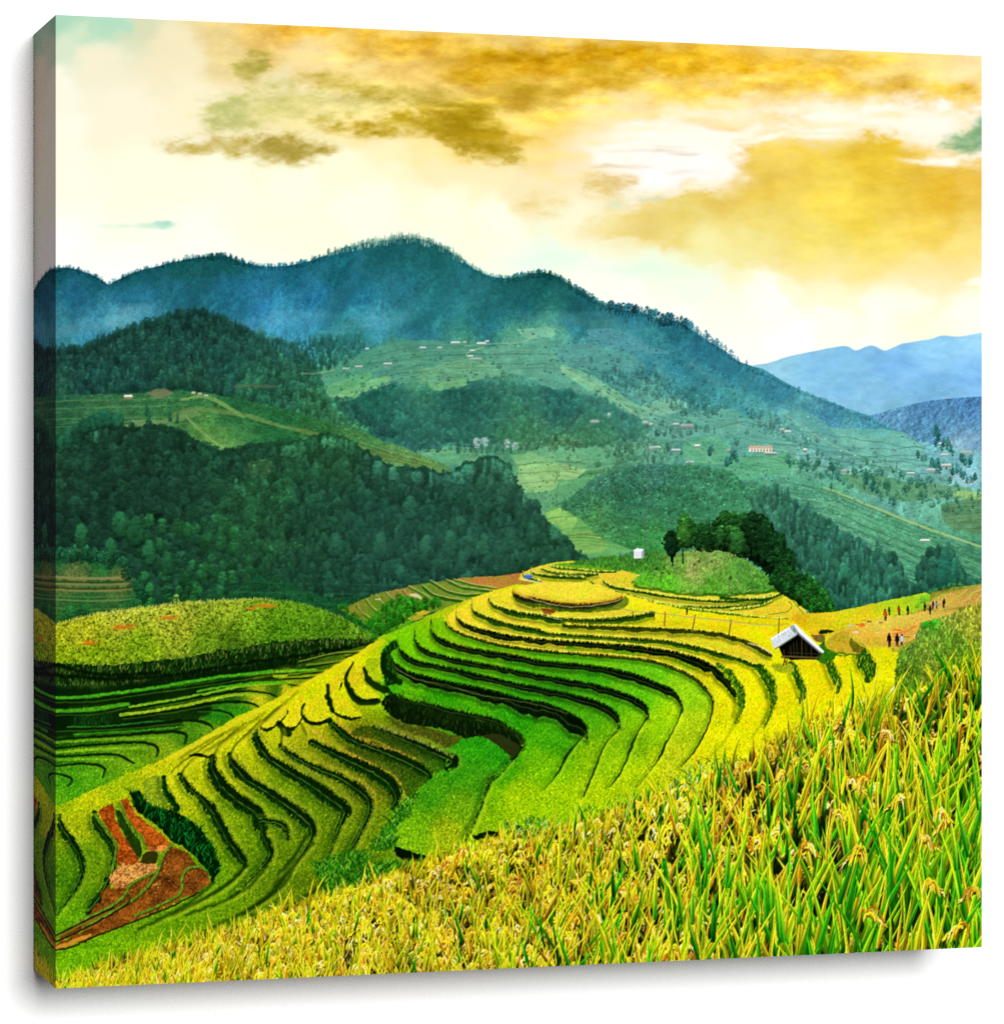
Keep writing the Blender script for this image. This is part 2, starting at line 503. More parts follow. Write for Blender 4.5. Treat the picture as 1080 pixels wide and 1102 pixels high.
    # the big low cloud at the right, flat and soft below
    BC = field([(640, 238, 240, 220, 150), (700, 225, 228, 200, 120), (740, 235, 230, 206, 118), (790, 165, 228, 192, 110), (800, 190, 222, 184, 92), (780, 210, 226, 190, 98), (830, 200, 228, 186, 84), (840, 170, 236, 198, 100), (880, 165, 230, 188, 84), (930, 160, 218, 172, 62), (900, 190, 238, 200, 88), (940, 185, 226, 178, 60), (980, 180, 222, 174, 66), (1040, 195, 230, 180, 78), (1010, 215, 224, 170, 56), (900, 212, 246, 208, 90), (850, 222, 236, 204, 104), (830, 240, 238, 212, 118), (930, 235, 240, 202, 84), (1000, 240, 238, 198, 92), (880, 255, 240, 216, 112), (960, 262, 242, 212, 108), (1040, 265, 246, 216, 130), (800, 262, 240, 228, 150), (900, 290, 244, 226, 140), (1000, 295, 248, 226, 152), (760, 260, 242, 234, 164)], p=3.2, warp=16, cell=46)
    big = [(180, 432), (260, 402), (380, 376), (450, 366), (520, 356), (560, 320), (505, 276), (600, 258), (700, 270), (760, 258), (830, 248), (890, 264), (930, 284), (980, 310), (1060, 314), (1060, 600), (960, 600), (860, 600), (760, 580), (600, 540), (450, 510), (330, 470), (200, 452)]
    bank(Z2(big), BC, .97, 4, 7, (262, 322), .1)
    cloud(700, 290, 60, 9, (226, 246, 222), .6)
    cloud(590, 284, 50, 9, (226, 248, 224), .5)
    cloud(822, 149, 34, 2.6, (255, 250, 232), .85, -.18)
    cloud(880, 147, 34, 2.5, (255, 248, 224), .7)
    cloud(1015, 175, 30, 4, (255, 250, 236), .85, .15)
    cloud(1050, 302, 18, 4, (255, 252, 236), .8)
    for c in [(600, 122, 34, 4, (255, 214, 96), .6), (640, 108, 30, 4, (252, 206, 84), .6), (560, 132, 30, 4, (255, 222, 120), .6), (700, 92, 34, 4, (250, 206, 90), .6), (520, 108, 24, 3, (240, 190, 70), .5), (470, 116, 24, 3, (244, 206, 110), .6),
              (760, 112, 30, 4, (255, 226, 140), .6), (820, 84, 30, 3, (248, 200, 80), .5), (900, 96, 34, 4, (250, 210, 104), .5), (980, 78, 30, 4, (252, 220, 130), .6), (430, 62, 30, 4, (240, 196, 90), .5), (360, 62, 34, 4, (244, 214, 130), .5)]:
        cloud(*c)
    for c in [(560, 60, 40, 6, (166, 116, 10), .5), (500, 84, 30, 5, (176, 124, 20), .5), (640, 76, 30, 5, (170, 120, 10), .5), (450, 42, 40, 4, (190, 130, 24), .5), (720, 74, 30, 5, (190, 132, 20), .5), (800, 72, 26, 4, (204, 142, 26), .5), (610, 100, 24, 4, (190, 138, 30), .5), (880, 78, 26, 4, (208, 148, 34), .5), (530, 148, 26, 5, (186, 140, 34), .5), (580, 96, 26, 5, (160, 116, 22), .5)]:
        cloud(*c)
    # fine cloud relief where the sky is coloured
    sat = np.clip((IMG.max(2) - IMG.min(2) - .18) * 2.2, 0, 1)
    rel = fbm(34, 14, 6, .7)
    ceil_ = np.clip((175 - yy) / 60, .35, 1)
    k = (sat * ceil_ * (.17 * rel + .05 * n3))[..., None]
    IMG[:] = np.clip(IMG + k * np.array([.85, 1.0, .8], np.float32), 0, 1)
    # golden rather than orange
    w_ = np.clip((IMG[..., 0] - IMG[..., 2] - .25) * 1.8, 0, 1) * np.clip((IMG[..., 0] - IMG[..., 1]) * 8, 0, 1)
    IMG[..., 1] += .065 * w_; IMG[..., 2] -= .05 * w_ * np.clip((200 - yy) / 60, .2, 1)
    g_ = IMG.mean(2, keepdims=True)
    IMG[:] = np.clip(g_ + (IMG - g_) * 1.07 + .014, 0, 1)
    pale = np.clip(1 - (IMG.max(2) - IMG.min(2)) * 2.6, 0, 1)
    IMG[..., 1] += .022 * pale; IMG[..., 2] += .03 * pale
    rich = np.clip((IMG[..., 0] - IMG[..., 2] - .3) * 2, 0, 1) * np.clip((190 - yy) / 60, 0, 1)
    IMG[:] = np.clip(IMG * (1 + .07 * rich[..., None]), 0, 1)


sky()

# ---------------------------------------------------------------- far range, mountains, valley
def shade_relief(cx, cy, amp, o=4):
    """light and dark folds of a hillside"""
    n = fbm(cx, cy, o, .6)
    g = n - np.roll(np.roll(n, int(2 * S), 1), int(1 * S), 0)
    return np.clip(1 + amp * (g * cx * .35 + .35 * n), .4, 1.7)[..., None]


def ridge_trees(pts, step, hgt, kinds, col, lab, jit=.15, alpha=.95, sink=.5, keep=1.0):
    P = spline(pts, step)
    for x, y in P[:, :2]:
        if rng.uniform() > keep:
            continue
        h = rng.uniform(*hgt)
        c = at(col, x, y + 6) if isinstance(col, np.ndarray) and col.ndim == 3 else col
        tree(x + rng.normal(0, step * .4), y + h * sink, h, kinds[rng.integers(0, len(kinds))],
             c * (1 + rng.normal(0, jit)), lab, alpha)


def down(ridge, yb):
    return list(ridge) + [(ridge[-1][0], yb), (ridge[0][0], yb)]


def far_range():
    far = [(790, 400), (812, 393), (825, 391), (838, 387), (850, 383), (865, 380), (880, 377), (895, 374), (906, 372), (913, 373),
           (921, 377), (935, 372), (942, 373), (952, 377), (965, 372), (975, 369), (1000, 365), (1013, 361), (1030, 362), (1045, 360), (1066, 356)]
    F = field([(830, 395, 132, 184, 218), (900, 380, 122, 176, 222), (1000, 372, 134, 188, 236), (1050, 370, 142, 194, 240),
               (900, 405, 118, 174, 218), (980, 400, 116, 172, 226), (1050, 405, 118, 172, 228), (930, 430, 122, 174, 216),
               (1000, 430, 106, 160, 208), (960, 455, 108, 160, 190), (1050, 450, 92, 146, 190), (1050, 480, 150, 190, 205)], warp=10)
    n = fbm(60, 22, 4, .55)
    F = np.clip(F * np.array([1.14, 1.14, 1.07], np.float32) * (1 + .05 * fbm(10, 5, 4)[..., None]), 0, 1)
    put(fill(down(spline(far, 2), 500), rough=.3), F, L_FAR)
    for pts, c, a in [([(870, 380), (900, 386), (940, 392), (985, 392), (1020, 384), (1056, 380)], (128, 184, 232), .5),
                      ([(921, 377), (950, 392), (960, 410), (930, 425)], (84, 140, 196), .4),
                      ([(942, 374), (975, 386), (1000, 400), (1056, 405)], (90, 144, 204), .4),
                      ([(1056, 372), (1010, 388), (980, 398), (955, 414), (935, 424)], (150, 196, 226), .45),
                      ([(906, 372), (880, 392), (865, 402)], (92, 150, 200), .35),
                      ([(975, 369), (960, 388), (925, 400), (900, 418)], (92, 146, 204), .35)]:
        keep = IMG.copy()
        stroke([(x, y + 5, 9) for x, y in pts], np.clip(C(*c) * 1.12, 0, 1), alpha=a * .55, soft=8, rough=.8)
        IMG[LAB != L_FAR] = keep[LAB != L_FAR]
    for x, y in [(893, 427), (932, 441), (978, 424), (1010, 420), (1018, 428), (1036, 426)]:
        stroke([(x - 4, y, .8), (x + 4, y + .6, 1.4)], C(170, 204, 220), alpha=.55, rough=.3, smooth=False)
    # the nearer blue hill below it
    hill = [(905, 450), (940, 446), (960, 440), (985, 434), (1010, 430), (1035, 428), (1066, 426)]
    G = field([(960, 450, 96, 152, 188), (1000, 440, 82, 136, 180), (1050, 435, 80, 134, 182), (1000, 465, 84, 142, 176),
               (1050, 470, 92, 148, 186), (1030, 490, 130, 178, 196)])
    put(fill(down(spline(hill, 2), 520), rough=.6), G * shade_relief(9, 7, .1) * (1 + .1 * noise(1.6, 1.2)[..., None]), L_FAR)


RIDGE = [(40, 297), (60, 289), (75, 288), (95, 294), (106, 299), (117, 306), (124, 302), (133, 298), (150, 291), (175, 285), (200, 279),
         (220, 276), (243, 275), (257, 281), (280, 286), (303, 286), (325, 283), (342, 277), (352, 274), (366, 268), (386, 263),
         (410, 259), (430, 257), (447, 256), (462, 260), (480, 268), (495, 278), (507, 287), (522, 295), (540, 299), (552, 299), (566, 296),
         (584, 293), (600, 298), (616, 308), (632, 317), (652, 329), (665, 333), (690, 336), (712, 346), (724, 345), (737, 349), (748, 357),
         (762, 367), (778, 376), (792, 387), (806, 393), (820, 397), (832, 404), (848, 413), (872, 424), (900, 435), (925, 444), (945, 453),
         (965, 465), (990, 475), (1015, 480), (1066, 486)]


def mountain():
    F = field([(60, 295, 24, 76, 86), (100, 305, 28, 82, 96), (80, 320, 36, 92, 120), (65, 350, 62, 116, 130), (110, 350, 58, 116, 140),
               (150, 300, 26, 80, 92), (200, 290, 24, 78, 84), (240, 285, 24, 78, 82), (150, 320, 38, 98, 128), (200, 310, 34, 92, 118),
               (150, 340, 62, 118, 146), (130, 345, 84, 140, 160), (250, 310, 34, 92, 120), (280, 330, 52, 110, 148), (300, 350, 80, 134, 166), (310, 300, 28, 84, 104),
               (330, 320, 40, 100, 134), (330, 350, 66, 124, 154), (360, 290, 26, 84, 96), (380, 320, 36, 96, 120), (400, 345, 70, 130, 150), (380, 365, 50, 112, 116),
               (420, 275, 28, 84, 86), (470, 280, 30, 86, 88), (430, 310, 36, 94, 108), (500, 300, 36, 92, 100), (480, 330, 44, 106, 116),
               (450, 355, 44, 106, 110), (540, 310, 32, 88, 92), (590, 305, 22, 74, 78), (570, 325, 28, 84, 92), (630, 330, 30, 86, 92), (530, 345, 42, 106, 112),
               (620, 348, 48, 112, 112), (680, 345, 40, 98, 100), (720, 355, 40, 98, 100), (700, 375, 70, 130, 120), (760, 380, 46, 106, 114), (680, 365, 76, 134, 122), (740, 395, 54, 116, 116), (700, 390, 60, 122, 120),
               (790, 400, 52, 114, 122), (840, 420, 60, 122, 130), (800, 430, 70, 134, 126), (740, 420, 58, 120, 110), (700, 420, 88, 142, 116),
               (900, 445, 62, 124, 134), (860, 450, 88, 148, 134), (830, 460, 84, 144, 126), (940, 460, 66, 128, 138), (930, 480, 110, 164, 142),
               (880, 480, 96, 152, 132), (980, 490, 96, 150, 146), (1040, 500, 104, 156, 150), (950, 510, 100, 158, 132), (780, 470, 84, 142, 112),
               (600, 360, 96, 150, 112), (560, 370, 90, 142, 108), (500, 385, 80, 134, 98), (430, 380, 74, 128, 98), (380, 385, 70, 124, 92), (360, 410, 78, 134, 86),
               (450, 400, 86, 142, 90), (560, 395, 76, 130, 96), (620, 400, 84, 138, 106), (640, 380, 80, 134, 116), (400, 440, 46, 100, 80), (500, 430, 48, 102, 84), (600, 440, 56, 112, 94), (680, 450, 72, 128, 104),
               (720, 460, 84, 140, 110), (700, 490, 92, 146, 104), (560, 480, 80, 138, 92), (600, 500, 100, 152, 90), (650, 480, 80, 136, 92), (640, 520, 84, 142, 80),
               (760, 500, 72, 132, 92), (850, 510, 84, 146, 106), (900, 540, 80, 144, 100), (1000, 540, 90, 150, 116), (1040, 580, 70, 136, 92), (900, 580, 66, 132, 86), (1000, 600, 62, 126, 84)],
              p=3.2, warp=12, cell=36)
    gain = field([(x, y, a * 100, b * 100, c * 100) for x, y, a, b, c in [(60, 320, .95, 1.22, 1.24), (200, 300, .95, 1.2, 1.14), (300, 320, .88, 1.26, 1.26), (390, 330, .95, 1.26, 1.26), (482, 322, 1.0, 1.28, 1.27), (590, 310, 1.0, 1.25, 1.2), (702, 362, .95, 1.2, 1.38), (452, 387, 1.06, 1.2, 1.42),
        (600, 380, 1.05, 1.2, 1.4), (500, 440, 1.05, 1.16, 1.3), (690, 450, 1.15, 1.22, 1.4), (800, 410, 1.05, 1.22, 1.35), (882, 482, 1.34, 1.29, 1.46), (940, 455, 1.2, 1.25, 1.35), (1010, 520, 1.3, 1.28, 1.42), (600, 510, 1.15, 1.15, 1.25), (640, 560, 1.1, 1.12, 1.2), (760, 500, 1.15, 1.2, 1.4), (900, 560, 1.2, 1.2, 1.3)]])
    F = np.clip(F * gain * 2.55, 0, 1)
    g_ = F.mean(2, keepdims=True); F = np.clip((g_ + (F - g_) * .94) * np.array([.9, .95, .93], np.float32), 0, 1)
    rel = 1 + (shade_relief(40, 34, .10) - 1) * .6
    rel = blur(rel[..., 0], 2)[..., None]
    fine = 1 + .09 * noise(1.7, 1.7)[..., None] + .06 * fbm(5, 5, 2)[..., None]
    D = np.clip(F * rel * fine, 0, 1)
    R = spline(RIDGE, 2)
    put(fill(down(R, 700), rough=.5), D, L_MOUNT)
    # crown cover of the wooded upper slopes
    up = [(54, 298)] + [p for p in RIDGE if 60 <= p[0] <= 700] + [(700, 352), (640, 350), (580, 352), (540, 360), (480, 368), (420, 372), (380, 385), (330, 395), (54, 395)]
    forest(up, 5.0, (4.5, 8.5), ['oval', 'round', 'conifer'], F * 1.12, L_MOUNT, .08, .6, .6)
    up2 = [(700, 345), (740, 352), (800, 395), (860, 422), (950, 458), (900, 462), (850, 440), (800, 430), (760, 410), (720, 385), (690, 362)]
    forest(up2, 4.5, (4, 7), ['oval', 'round'], F * 1.06, L_MOUNT, .09, .65, .6)
    # trees along the skyline
    T = F * .82
    ridge_trees([p for p in RIDGE if 54 <= p[0] <= 345], 2.4, (3, 10), ['oval', 'thin', 'round'], T, L_MOUNT, keep=.55, sink=.6)
    ridge_trees([(225, 277), (243, 276), (262, 283)], 3, (7, 10), ['oval', 'thin'], T, L_MOUNT)
    ridge_trees([(262, 284), (280, 287), (303, 287), (332, 283)], 3.6, (7, 11), ['lacy'], T * 1.15, L_MOUNT, alpha=.85)
    ridge_trees([(495, 280), (507, 288), (522, 296), (540, 300), (552, 300)], 2.8, (6, 9), ['lacy'], T * 1.3, L_MOUNT, alpha=.8)
    ridge_trees([(548, 300), (566, 297), (584, 294), (600, 299), (616, 309), (632, 318), (652, 330)], 3, (7, 11), ['oval', 'round', 'thin'], T, L_MOUNT)
    ridge_trees([(655, 334), (668, 336), (690, 338), (704, 344)], 2.6, (9, 17), ['lacy', 'lacy', 'pine'], T * .95, L_MOUNT, sink=.3)
    ridge_trees([(710, 347), (724, 347), (740, 352)], 3, (10, 18), ['lacy', 'oval', 'lacy'], T * .9, L_MOUNT, sink=.3)
    ridge_trees([(740, 353), (762, 368), (778, 378)], 2.8, (8, 16), ['lacy'], T * 1.05, L_MOUNT, sink=.25)
    ridge_trees([(785, 384), (793, 389), (800, 393)], 3, (6, 12), ['lacy'], T, L_MOUNT, sink=.3)
    ridge_trees([(806, 396), (848, 415), (900, 437), (945, 455), (990, 476)], 3.2, (4, 6.5), ['oval', 'round'], T, L_MOUNT)
    # pale bare stems along the summit
    P = spline([(352, 275), (366, 270), (386, 265), (410, 261), (430, 258), (447, 258), (462, 262), (480, 270), (498, 281)], .5)
    for _ in range(330):
        x, y = P[rng.integers(0, len(P)), :2]
        f = np.interp(x, [352, 390, 440, 480, 500], [.35, .8, 1, .9, .4])
        h = rng.uniform(3, 9) * f; x += rng.normal(0, .6); y += rng.uniform(-2, 5) * f
        c = C(206, 222, 196) if rng.uniform() < .5 else C(48, 104, 100)
        stroke([(x, y, .8), (x + rng.normal(0, .8), y - h, .45)], c * rng.uniform(.85, 1.1), alpha=rng.uniform(.4, .85), smooth=False)
    for _ in range(90):
        x, y = P[rng.integers(0, len(P)), :2]
        tree(x + rng.normal(0, 1), y + rng.uniform(-1, 2), rng.uniform(4, 7.5), 'lacy', C(84, 138, 124) * (1 + rng.normal(0, .2)), L_MOUNT, .8)
    # spurs and gullies of the slope
    keep = IMG.copy()
    for pts, w, c, al in [([(430, 262), (400, 290), (372, 318), (350, 345)], 16, (24, 84, 92), .35), ([(470, 270), (480, 300), (470, 330), (450, 352)], 18, (26, 92, 96), .4), ([(240, 280), (225, 300), (205, 322)], 14, (22, 78, 90), .35), ([(300, 290), (285, 312), (262, 330)], 12, (50, 124, 150), .3),
                          ([(150, 296), (172, 318), (200, 334)], 12, (26, 88, 108), .3), ([(560, 300), (545, 322), (520, 340)], 16, (24, 84, 86), .4), ([(600, 302), (612, 330), (640, 350)], 16, (26, 88, 88), .4), ([(420, 300), (440, 322), (430, 345)], 12, (60, 140, 160), .28), ([(520, 300), (505, 322), (490, 345)], 12, (56, 134, 140), .3),
                          ([(660, 340), (690, 362), (720, 384), (760, 410)], 10, (40, 112, 124), .35), ([(640, 352), (680, 372), (712, 392)], 9, (96, 164, 164), .35), ([(760, 372), (790, 400), (830, 424), (870, 440)], 10, (44, 116, 132), .4), ([(740, 390), (790, 424), (840, 450)], 9, (100, 170, 164), .3), ([(350, 284), (330, 310), (305, 335)], 10, (56, 130, 156), .3), ([(80, 296), (90, 320), (76, 345)], 12, (26, 88, 106), .3), ([(390, 270), (380, 300), (360, 326)], 9, (54, 128, 150), .25)]:
        stroke([(x, y, w) for x, y in pts], C(*c), alpha=al, soft=8, rough=.8)
    IMG[LAB != L_MOUNT] = keep[LAB != L_MOUNT]
    for a, b, c, al in [((120, 346), (158, 332), (150, 190, 200), .24), ((60, 358), (130, 348), (130, 176, 186), .22),
                        ((250, 352), (360, 338), (120, 170, 196), .15), ((360, 356), (440, 340), (150, 196, 204), .12), ((560, 340), (690, 352), (130, 184, 186), .14)]:
        stroke([(a[0], a[1], 8), ((a[0] + b[0]) / 2, (a[1] + b[1]) / 2 - 2, 16), (b[0], b[1], 7)], C(*c), alpha=al, soft=8)
    return F


def lines(poly, pts0, n, dy, col, alpha=.4, width=.9, wob=1.2):
    """thin terrace edges running along pts0, repeated down the slope inside poly"""
    m = mask_of(poly)
    keep = IMG.copy()
    P = spline(pts0, 3)
    for k in range(n):
        q = [(x + rng.normal(0, .4), y + k * dy + wob * rng.normal(0, .3), width * rng.uniform(.6, 1.5)) for x, y in P[::4, :2]]
        stroke(q, col if rng.uniform() < .55 else col * .45, alpha=alpha * rng.uniform(.5, 1.2), rough=.4)
    a = m[..., None]
    IMG[:] = keep * (1 - a) + IMG * a


def house(x, y, w, h, roof=(214, 214, 206), wall=(150, 140, 120), lab=None):
    put(fill([(x - w / 2, y), (x + w / 2, y), (x + w / 2, y - h * .55), (x - w / 2, y - h * .55)]), C(*wall), lab)
    put(fill([(x - w * .58, y - h * .5), (x + w * .58, y - h * .5), (x + w * .45, y - h), (x - w * .45, y - h)]), C(*roof), lab)


def fields(F):
    """the cultivated slopes below the mountain"""
    tex = 1 + .07 * noise(1.5, 1.2)[..., None] + .10 * fbm(12, 5, 3)[..., None]

    def patch(pts, col, a=.85, lab=L_FIELD, rough=.8):
        put(fill(pts, smooth=True, rough=rough), np.clip((C(*col) * np.array([1.06, 1.14, 1.34], np.float32)) * tex, 0, 1), lab, a * .9)
    for pts, col in [
        ([(342, 402), (372, 388), (410, 372), (460, 366), (520, 372), (560, 372), (540, 392), (470, 404), (400, 420), (350, 428)], (78, 132, 92)),
        ([(450, 398), (500, 386), (540, 392), (560, 400), (500, 410), (452, 412)], (104, 152, 96)),
        ([(460, 414), (500, 408), (498, 416), (470, 420)], (112, 160, 88)),
        ([(352, 415), (388, 402), (400, 404), (380, 420), (355, 428)], (94, 152, 84)),
        ([(362, 424), (400, 408), (422, 404), (400, 424), (370, 434)], (110, 164, 90)),
        ([(520, 378), (556, 364), (590, 366), (610, 390), (630, 408), (650, 424), (600, 420), (560, 404), (530, 396)], (92, 146, 104)),
        ([(556, 354), (592, 352), (594, 362), (566, 364)], (122, 168, 116)),
        ([(594, 372), (650, 370), (686, 384), (690, 400), (640, 400), (604, 392)], (84, 138, 110)),
        ([(630, 354), (670, 356), (700, 372), (720, 380), (690, 380), (640, 370)], (78, 132, 118)),
        ([(604, 392), (640, 406), (680, 432), (706, 448), (690, 452), (640, 424), (606, 402)], (118, 168, 108)),
        ([(690, 436), (720, 428), (740, 436), (720, 446), (700, 446)], (128, 172, 120)),
        ([(680, 444), (720, 446), (780, 440), (800, 452), (780, 470), (720, 474), (690, 462)], (92, 148, 112)),
        ([(790, 452), (830, 448), (860, 460), (880, 480), (840, 486), (800, 476)], (96, 152, 116)),
        ([(842, 446), (870, 444), (920, 480), (940, 500), (900, 500), (860, 470)], (88, 146, 116)),
        ([(894, 462), (950, 462), (980, 470), (1000, 500), (960, 502), (920, 486)], (104, 162, 124)),
        ([(736, 474), (770, 470), (790, 486), (776, 500), (736, 494)], (92, 154, 98)),
        ([(776, 494), (840, 488), (860, 500), (830, 512), (784, 516)], (86, 152, 92)),
        ([(448, 486), (486, 480), (520, 486), (516, 498), (470, 500)], (98, 152, 88)),
        ([(550, 490), (600, 482), (636, 492), (622, 512), (600, 520), (570, 520)], (120, 166, 92)),
        ([(560, 500), (620, 500), (632, 506), (590, 528), (556, 526)], (142, 176, 94)),
        ([(580, 560), (600, 544), (640, 548), (680, 570), (686, 590), (640, 600), (602, 596)], (98, 154, 66)),
        ([(586, 552), (614, 544), (622, 556), (614, 570), (596, 566)], (136, 172, 74)),
        ([(612, 572), (650, 572), (650, 592), (618, 594)], (116, 158, 66)),
        ([(600, 516), (640, 512), (660, 500), (630, 530), (600, 540)], (90, 148, 84)),
        ([(560, 480), (660, 474), (690, 480), (660, 500), (630, 505), (580, 490)], (92, 146, 92)),
    ]:
        patch(pts, col)
    # terrace edges on the fields
    pale = C(150, 186, 128)
    lines([(448, 484), (520, 480), (525, 500), (460, 502)], [(446, 484), (490, 481), (525, 485)], 6, 3, pale, .35, .8)
    lines([(556, 490), (636, 490), (610, 530), (556, 530)], [(550, 494), (600, 490), (640, 494)], 10, 3.4, C(170, 190, 120), .45, .9)
    lines([(584, 550), (660, 545), (690, 590), (602, 598)], [(580, 552), (630, 548), (690, 556)], 14, 3.4, C(160, 182, 90), .45, .9)
    lines([(344, 400), (560, 366), (640, 410), (350, 430)], [(340, 404), (450, 384), (640, 380)], 7, 6.5, pale, .25, .8)
    lines([(610, 380), (700, 390), (800, 460), (690, 470)], [(600, 376), (680, 384), (800, 430)], 11, 6, pale, .36, .8, 2.0)
    lines([(790, 440), (1000, 470), (1000, 510), (800, 520)], [(780, 448), (880, 462), (1000, 480)], 12, 4.4, pale, .42, .8, 2.0)
    for poly, c0, n_, dy_ in [([(400, 376), (560, 360), (620, 400), (520, 412), (400, 420)], [(390, 384), (470, 372), (620, 372)], 8, 5), ([(690, 436), (790, 436), (800, 470), (700, 476)], [(690, 440), (740, 444), (800, 440)], 8, 4.2), ([(736, 474), (860, 470), (860, 510), (740, 512)], [(730, 478), (800, 482), (865, 476)], 9, 4),
                              ([(890, 462), (1000, 466), (1000, 510), (900, 506)], [(890, 466), (940, 470), (1000, 466)], 9, 4.4), ([(600, 500), (690, 478), (700, 505), (620, 520)], [(596, 500), (650, 492), (700, 480)], 7, 4)]:
        lines(poly, c0, n_, dy_, C(150, 196, 160), .34, .8, 3.0)
    # scrubby wood between the village and the valley
    W1 = [(366, 438), (392, 424), (420, 414), (440, 420), (500, 420), (540, 412), (590, 420), (630, 426), (664, 440), (700, 456), (690, 472),
          (640, 480), (590, 478), (540, 478), (500, 476), (460, 478), (420, 476), (380, 464)]
    put(fill(W1, smooth=True, rough=2), np.clip(F * .86 * tex, 0, 1), L_FOREST, .8)
    forest(W1, 5.2, (6, 12), ['oval', 'round', 'round', 'round'], F * np.array([.84, .94, .9], np.float32), L_FOREST, .10, .65)
    for poly, st, hg, k in [([(640, 396), (700, 400), (740, 420), (780, 444), (740, 450), (690, 424), (650, 408)], 4.6, (5, 8), .88),
                            ([(640, 470), (700, 470), (740, 486), (700, 500), (660, 500)], 6, (6, 11), .95),
                            ([(796, 440), (850, 452), (880, 480), (850, 476), (812, 462)], 5, (5, 8), .9),
                            ([(550, 468), (600, 472), (640, 478), (600, 486), (556, 482)], 5, (7, 11), .9),
                            ([(340, 430), (372, 430), (400, 446), (440, 468), (400, 470), (360, 456)], 5, (6, 11), .82),
                            ([(424, 476), (520, 478), (560, 484), (520, 488), (450, 486)], 5.5, (6, 10), .8),
                            ([(700, 455), (740, 455), (770, 464), (740, 470), (706, 468)], 6, (5, 10), .85)]:
        forest(poly, st, hg, ['oval', 'round', 'conifer'], F * k, L_FOREST, .15, 1.0, keep=.9)
    for _ in range(420):          # lone bushes and hedges over the slopes
        x, y = rng.uniform(345, 1056), rng.uniform(385, 560)
        ry = np.interp(x, [p[0] for p in RIDGE], [p[1] for p in RIDGE])
        if y < ry + 34 or (x < 560 and y > 470):
            continue
        tree(x, y, rng.uniform(3, 7.5), 'round' if rng.uniform() < .6 else 'oval', at(F, x, y) * rng.uniform(.55, .8), L_FIELD, .9)
    slope_ = [(345, 400), (420, 374), (560, 356), (660, 352), (720, 374), (800, 410), (880, 440), (950, 462), (1060, 490), (1060, 600), (900, 560), (800, 520), (640, 560), (560, 530), (440, 490)]
    dabs(slope_, 3400, F, (.8, 1.8), (.5, 2.2), .18, None, .12)
    dabs([(640, 356), (700, 376), (800, 430), (900, 470), (860, 480), (760, 450), (680, 410)], 500, F, (.8, 1.8), (.5, 2.2), .2, None, .4, )
    dabs([(600, 545), (690, 498), (790, 505), (815, 545), (780, 580), (640, 575)], 900, F, (.8, 1.8), (.5, 2), .25, None, .1)
    # tracks
    for pts, w in [([(604, 396), (640, 416), (676, 440), (700, 456)], 1.6), ([(500, 372), (530, 370), (560, 368), (575, 362)], 1.2), ([(508, 388), (502, 380), (520, 374)], 1.6),
                   ([(352, 426), (380, 424), (420, 412)], 1.0), ([(842, 444), (880, 470), (940, 500)], 1.4), ([(700, 455), (740, 475), (770, 500)], .9)]:
        stroke([(x, y, w) for x, y in pts], C(170, 196, 150), alpha=.5, rough=.6)
    for x, y, w, h in [(417, 394, 9, 4), (386, 396, 8, 2.6), (372, 398, 7, 2.4), (455, 376, 7, 3), (473, 376, 5, 3), (490, 371, 10, 3.6), (518, 372, 10, 4), (508, 379, 5, 3), (500, 370, 4, 3),
                       (506, 385, 6, 3), (512, 388, 12, 3), (395, 377, 4, 3), (524, 369, 4, 3)]:
        house(x, y, w, h, (lambda v: (v - 8, v + 6, v - 2))(rng.integers(176, 222)), (104, 140, 126))
    for k, (x, y) in enumerate([(513, 478), (522, 476), (545, 478), (554, 480), (518, 474)]):        # blossom like smoke
        tree(x, y + 5, 12 - k, 'round', C(188, 204, 204), L_FIELD, .7, .4)
    # village houses on the right hand slopes
    for x, y, w, h in [(739, 461, 13, 5), (727, 459, 6, 4), (700, 458, 4, 3), (750, 482, 6, 4), (786, 487, 8, 4), (829, 490, 13, 4), (727, 486, 10, 3), (706, 483, 9, 3), (742, 499, 9, 3),
                       (700, 485, 4, 5), (847, 466, 7, 3), (841, 464, 5, 3), (908, 509, 14, 4), (916, 518, 12, 3), (694, 456, 6, 3), (640, 455, 9, 3), (655, 449, 3, 5), (866, 487, 4, 5),
                       (1020, 480, 8, 4), (1039, 489, 12, 4), (1016, 491, 8, 3), (980, 511, 8, 3), (1004, 508, 14, 4), (1024, 514, 8, 3), (1042, 520, 10, 3), (1012, 479, 4, 3), (737, 505, 4, 3)]:
        house(x, y, w, h, (lambda v: (v - 8, v + 6, v))(rng.integers(170, 232)), (lambda v: (v, v + 16, v + 10))(rng.integers(110, 150)))
    house(818, 486, 25, 6.5, (198, 176, 150), (226, 226, 204), L_FIELD)
    for k in range(7):
        put(fill([(808 + k * 3.3, 485.5), (809.4 + k * 3.3, 485.5), (809.4 + k * 3.3, 483.6), (808 + k * 3.3, 483.6)]), C(120, 90, 70))
    # thin smoke low on the right
    for _ in range(14):
        x = rng.uniform(1020, 1056); y = rng.uniform(455, 525)
        stroke([(x - 14, y + 4, 6), (x, y, 16), (x + 12, y - 8, 8)], C(176, 206, 214), alpha=.10, soft=9)


